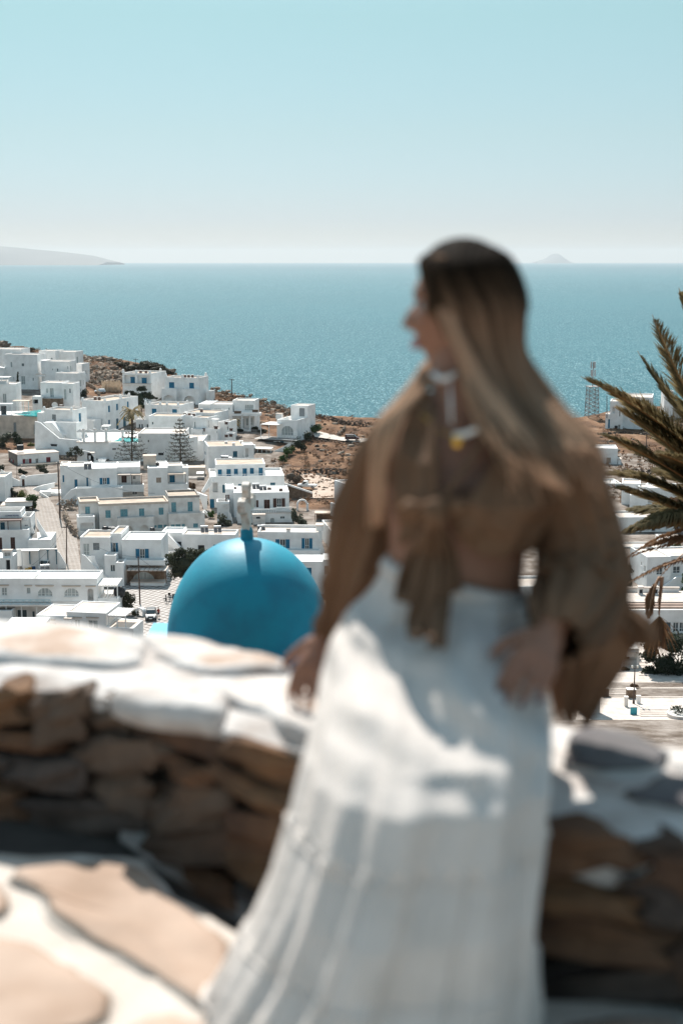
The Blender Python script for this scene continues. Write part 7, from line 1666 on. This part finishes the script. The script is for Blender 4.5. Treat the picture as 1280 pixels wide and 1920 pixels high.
# skirt: (y px, x left, x right, Y centre, half depth front, half depth back, fold amplitude)
SK = [(1092, 722, 978, 2.50, .105, .10, .002), (1108, 706, 984, 2.50, .125, .11, .004), (1150, 655, 992, 2.49, .155, .13, .006), (1205, 628, 1003, 2.46, .22, .16, .008), (1262, 612, 1008, 2.40, .30, .20, .010), (1330, 602, 1014, 2.32, .315, .20, .011), (1420, 586, 1014, 2.22, .27, .18, .012), (1520, 566, 1002, 2.17, .25, .18, .012),
      (1540, 556, 1002, 2.17, .253, .18, .014), (1640, 520, 996, 2.14, .26, .18, .013), (1720, 482, 994, 2.13, .265, .18, .014), (1740, 474, 993, 2.13, .270, .18, .018), (1800, 442, 988, 2.12, .28, .18, .018), (1850, 414, 984, 2.12, .29, .18, .021), (1886, 404, 980, 2.12, .30, .18, .024)]
KX = (W(872, 1350, 2.0) + WR).x; KZ = W(872, 1350, 2.02).z
rings = []; NR, NJ = 120, 280
for k in range(NR + 1):
    t = k / NR; y, xl, xr, Yc, df, db, am = tab(SK, t); A = W(xl, y, Yc); B = W(xr, y, Yc); c = (A + B) / 2; hw = (B - A).length / 2; r = []
    for j in range(NJ):
        w = 2 * pi * j / NJ; cx_ = cos(w); sy_ = sin(w); dd = df if sy_ < 0 else db
        ph = 1.3 * sin(2.1 * w + 1) + .7 * sin(3.7 * w + 2 + t * 1.5); f = sin(21 * w + 2 * ph + t * 2.5) * .35 + sin(9 * w + 2.2 * ph + 1.2 * t) * .75 + sin(37 * w + 3 * ph + 5 * t) * .22 * (t > .5) + noise.noise(Vector((cx_ * 3, sy_ * 3, t * 5))) * .9
        ex_ = .86; x = math.copysign(abs(cx_) ** ex_, cx_) * (hw + am * f); yv = math.copysign(abs(sy_) ** ex_, sy_) * (dd + am * f)
        p = Vector((c.x + x, c.y + yv, c.z))
        if t < .42 and sy_ < 0:                                # lap: two thighs under the cloth with a dip between them
            q = noise.noise(Vector((p.x * 11, p.y * 7 + p.z * 9, 1))) * .010 + .006 * sin(p.z * 90 + p.x * 35 + 3 * noise.noise(p * 6)); s3 = sin(pi * min(1, t / .42)); p += Vector((0, -1, .4)) * q * s3 * 1.4
            xm = p.x + WR.x; dip = g(xm - .135, .05) * .040 * s3; p.y += dip; p.z -= dip * .4
            kb_ = g(xm - KX, .075) * g(p.z - KZ, .055); p.y -= .055 * kb_; p.z += .03 * kb_
        p.z += .030 * ((c.x - p.x) / hw) * max(0, 1 - t * 9)
        p.z = max(p.z, .012 + .010 * (1 + f)); r.append(p)
    rings.append(r)
sk = loft(rings, 'skirt', SKIRT, th=.0015)
for tt in (.565, .782):                                        # gathered tier seams
    k = int(tt * NR); MB().tube([p + Vector(((p.x - rings[k][0].x) * 0, 0, 0)) + (p - sum(rings[k], Vector()) / NJ).normalized() * .001 for p in rings[k]] + [rings[k][0]], .0035, 5, False).build('seam', SKIRT, sk, smooth=True)
MB().tube([p + Vector((0, 0, .006)) for p in rings[0]] + [rings[0][0] + Vector((0, 0, .006))], .007, 8, False, flat=2.0).build('waistband', SKIRT, sk, smooth=True)
KNX = W(816, 962, 2.34).x
# blouse body: open V at the front, tied under the bust
BT = [(738, 768, 975, 2.535, .050, .06), (790, 728, 1050, 2.53, .092, .085), (850, 716, 1066, 2.51, .128, .10), (925, 724, 1046, 2.50, .160, .105), (970, 742, 1018, 2.50, .150, .10), (1016, 748, 1000, 2.50, .130, .095)]
VO = [(700, 806, 965), (770, 798, 955), (850, 796, 908), (925, 804, 852), (950, 812, 828), (1100, 816, 822)]
rings = []; NR = 48; NJ = 150
for k in range(NR + 1):
    t = k / NR; y, xl, xr, Yc, df, db = tab(BT, t); A = W(xl, y, Yc); B = W(xr, y, Yc); c = (A + B) / 2; hw = (B - A).length / 2; r = []
    vl, vr = lerp_tab([(q[0], q[1]) for q in VO], y), lerp_tab([(q[0], q[2]) for q in VO], y); cxp = (xl + xr) / 2; hp = (xr - xl) / 2
    wR = -math.acos(max(-.98, min(.98, (vr - cxp) / hp * .93))); wL = 2 * pi - math.acos(max(-.98, min(.98, (vl - cxp) / hp * .93)))
    if wL - wR > 2 * pi: wL -= 2 * pi
    wL = wL if wL > 0 else wL + 2 * pi
    for j in range(NJ):
        u = j / (NJ - 1); w = wR + (wL - wR) * u; cx_, sy_ = cos(w), sin(w); dd = df if sy_ < 0 else db; fr = max(0, -sy_)
        f = .005 * sin(14 * w + 5 * t + 2 * sin(3 * w)) + .010 * noise.noise(Vector((cx_ * 4, sy_ * 4, t * 6))); bust = .018 * g(t - .58, .2) * (g(abs(cx_) - .5, .25)) * (sy_ < 0)
        kx = g(c.x + cx_ * hw - KNX, .05) * fr                                    # cloth drawn together at the knot
        r.append(Vector((c.x + cx_ * (hw + f), c.y + sy_ * (dd + f + bust), c.z + .075 * max(0, t - .45) / .55 * kx + .010 * noise.noise(Vector((w * 3, t, 0))) * (t > .9) - .012 * t * (1 - fr))))
    rings.append(r)
bl = loft(rings, 'blouse', BLOU, closed=False, th=.002)
# tie knot and tails
KN = W(812, 962, 2.335); kb = MB(); kb.blob(KN, (.022, .020, .024), 14, .25, 3, 10); kb.blob(KN + Vector((-.035, .01, .006)), (.024, .012, .014), 10, .3, 5); kb.blob(KN + Vector((.036, .012, .008)), (.024, .012, .014), 10, .3, 6); kb.build('knot', BLOU, bl, smooth=True)
def tail(pts, w, seed, name='tie_tail'):
    m_ = MB(); n = len(pts); P = [Vector(p) for p in pts]; rows = []
    for i in range(n * 5 - 4):
        k = i / 5; a = int(min(k, n - 2)); p = P[a].lerp(P[a + 1], k - a); ww = w * (.35 + .65 * min(1, i / 8)) * (1 - .4 * max(0, i / (n * 5) - .6)); rows.append([p + Vector(((u - .5) * ww, .012 * sin(u * 9 + i * .35 + seed), .0)) for u in [q / 8 for q in range(9)]])
    return loft(rows, name, BLOU, closed=False, parent=bl, th=.002)
tail([KN, W(800, 1040, 2.36), W(795, 1130, 2.31), W(788, 1165, 2.29), W(790, 1198, 2.25)], .050, 1); tail([KN + Vector((.01, 0, 0)), W(785, 1040, 2.37), W(775, 1095, 2.35), W(770, 1130, 2.32)], .062, 2); tail([KN, W(826, 1050, 2.36), W(830, 1120, 2.32), W(822, 1170, 2.26), W(818, 1215, 2.20)], .030, 3); tail([KN, W(845, 1040, 2.38), W(850, 1110, 2.35)], .03, 4)
# collar edges down the V
for a_, b_, s_ in ((W(812, 765, 2.45), W(813, 950, 2.35), 1), (W(935, 775, 2.435), W(818, 950, 2.345), -1)):
    MB().tube([a_.lerp(b_, t) + Vector((0, -.018 * sin(pi * t), 0)) for t in [i / 8 for i in range(9)]], .007, 6, flat=.5).build('neck_edge', BLOU, bl, smooth=True)
# sleeves
def sleeve(T, name, ruff, drape, seed):
    rings = []; NR = 54; NJ = 96
    for k in range(NR + 1):
        t = k / NR; x, y, Y, a, b, am = tab(T, t); c = W(x, y, Y); x2, y2, Y2, *_ = tab(T, min(1, t + .02)); x1, y1, Y1, *_ = tab(T, max(0, t - .02)); tg = (W(x2, y2, Y2) - W(x1, y1, Y1)).normalized()
        e1 = tg.cross(Vector((0, 1, 0))).normalized(); e2 = tg.cross(e1); r = []
        for j in range(NJ):
            w = 2 * pi * j / NJ; f = am * (.6 * sin(8 * w + 3 * sin(w + seed) + 1.5 * t) + .5 * sin(13 * w + seed + 2 * t) + noise.noise(Vector((cos(w) * 2, sin(w) * 2, t * 4 + seed))))
            p = c + e1 * cos(w) * (a + f) + e2 * sin(w) * (b + f); p.z -= drape * max(0, t - .55) ** 1.3 * (1 + sin(w * 1.0 + seed)) * .5; r.append(p)
        rings.append(r)
    return loft(rings, name, BLOU, th=.002, parent=wo_root)
sleeve([(765, 800, 2.54, .055, .062, .003), (730, 870, 2.56, .066, .066, .006), (697, 960, 2.60, .072, .070, .009), (668, 1045, 2.645, .060, .062, .010), (645, 1110, 2.68, .040, .044, .008), (628, 1150, 2.70, .027, .03, .004), (618, 1180, 2.72, .034, .034, .009)], 'sleeve', 0, .0, 1)
MBc = MB()
s2 = sleeve([(1000, 800, 2.51, .064, .072, .003), (1046, 870, 2.49, .076, .080, .005), (1080, 980, 2.50, .074, .085, .007), (1094, 1070, 2.47, .080, .088, .009), (1084, 1130, 2.40, .078, .082, .011), (1062, 1178, 2.31, .062, .064, .012), (1046, 1204, 2.27, .042, .046, .010)], 'sleeve', 0, .0, 4)
# hanging bell of the left sleeve and its ruffled edge
def flare(T, name, seed, am=.012):
    rings = []
    for k in range(37):
        t = k / 36; xl, xr, y, Y, d = tab(T, t); A, B = W(xl, y, Y), W(xr, y, Y); c = (A + B) / 2; hw = (B - A).length / 2; r = []
        for j in range(100):
            w = 2 * pi * j / 100; f = am * (t + .3) * (.7 * sin(9 * w + seed + 2 * sin(2 * w)) + .5 * sin(15 * w + seed * 2)); r.append(Vector((c.x + cos(w) * (hw + f), c.y + sin(w) * (d + f), c.z + .02 * t * sin(5 * w + seed))))
        rings.append(r)
    return loft(rings, name, BLOU, th=.002)
flare([(1020, 1150, 1060, 2.53, .07), (1018, 1178, 1130, 2.54, .08), (1028, 1190, 1185, 2.55, .085), (1034, 1160, 1240, 2.55, .075), (1038, 1124, 1290, 2.55, .055), (1050, 1096, 1338, 2.54, .035)], 'sleeve_drape', 2, .007)
flare([(1140, 1178, 1140, 2.52, .04), (1140, 1205, 1165, 2.52, .05), (1150, 1210, 1192, 2.52, .045)], 'sleeve_ruffle', 5, .02)
flare([(622, 652, 1060, 2.66, .02), (604, 648, 1090, 2.68, .03), (612, 640, 1130, 2.70, .02)], 'sleeve_ruffle', 3, .012)
# necklaces
PEARL = mat('pearl', (.78, .74, .68), .25, var=.05); GOLD = mat('gold', (.75, .42, .08), .3, metal=.9, var=.05)
nk = None
src = MB().blob((0, 0, 0), (.0052,) * 3, 10, 0, 0, 8).mesh('pearl', PEARL, True)
nkr = MB().tube([W(790, 778, 2.46), W(830, 812, 2.415), W(858, 818, 2.405), W(895, 806, 2.405), W(935, 782, 2.42)], .0012, 5).build('necklace', GOLD, wo_root)
K_ = [W(855, 816, 2.402), W(868, 815, 2.400), W(880, 811, 2.400), W(893, 805, 2.402), W(906, 799, 2.405), W(918, 792, 2.41), W(930, 785, 2.415)]
for i in range(22):
    t = i / 21 * (len(K_) - 1); a = min(int(t), len(K_) - 2); o = bpy.data.objects.new('pearl', src); COL.objects.link(o); o.parent = nkr; o.location = K_[a].lerp(K_[a + 1], t - a)
MB().blob(W(857, 829, 2.395), (.009, .003, .010), 12, 0).build('pendant', GOLD, nkr, smooth=True)
MB().tube([W(812, 700, 2.505), W(826, 712, 2.485), W(842, 708, 2.478), (W(856, 700, 2.485))], .007, 8, flat=.7).build('choker', mat('white_choker_cloth', (.75, .73, .70), .8), wo_root, smooth=True)
MB().tube([W(843, 712, 2.475), W(844, 750, 2.435), W(846, 795, 2.41)], [.0015, .0022, .0015], 6, flat=.6).build('choker_tail', MATS['white_choker_cloth'], wo_root, smooth=True)
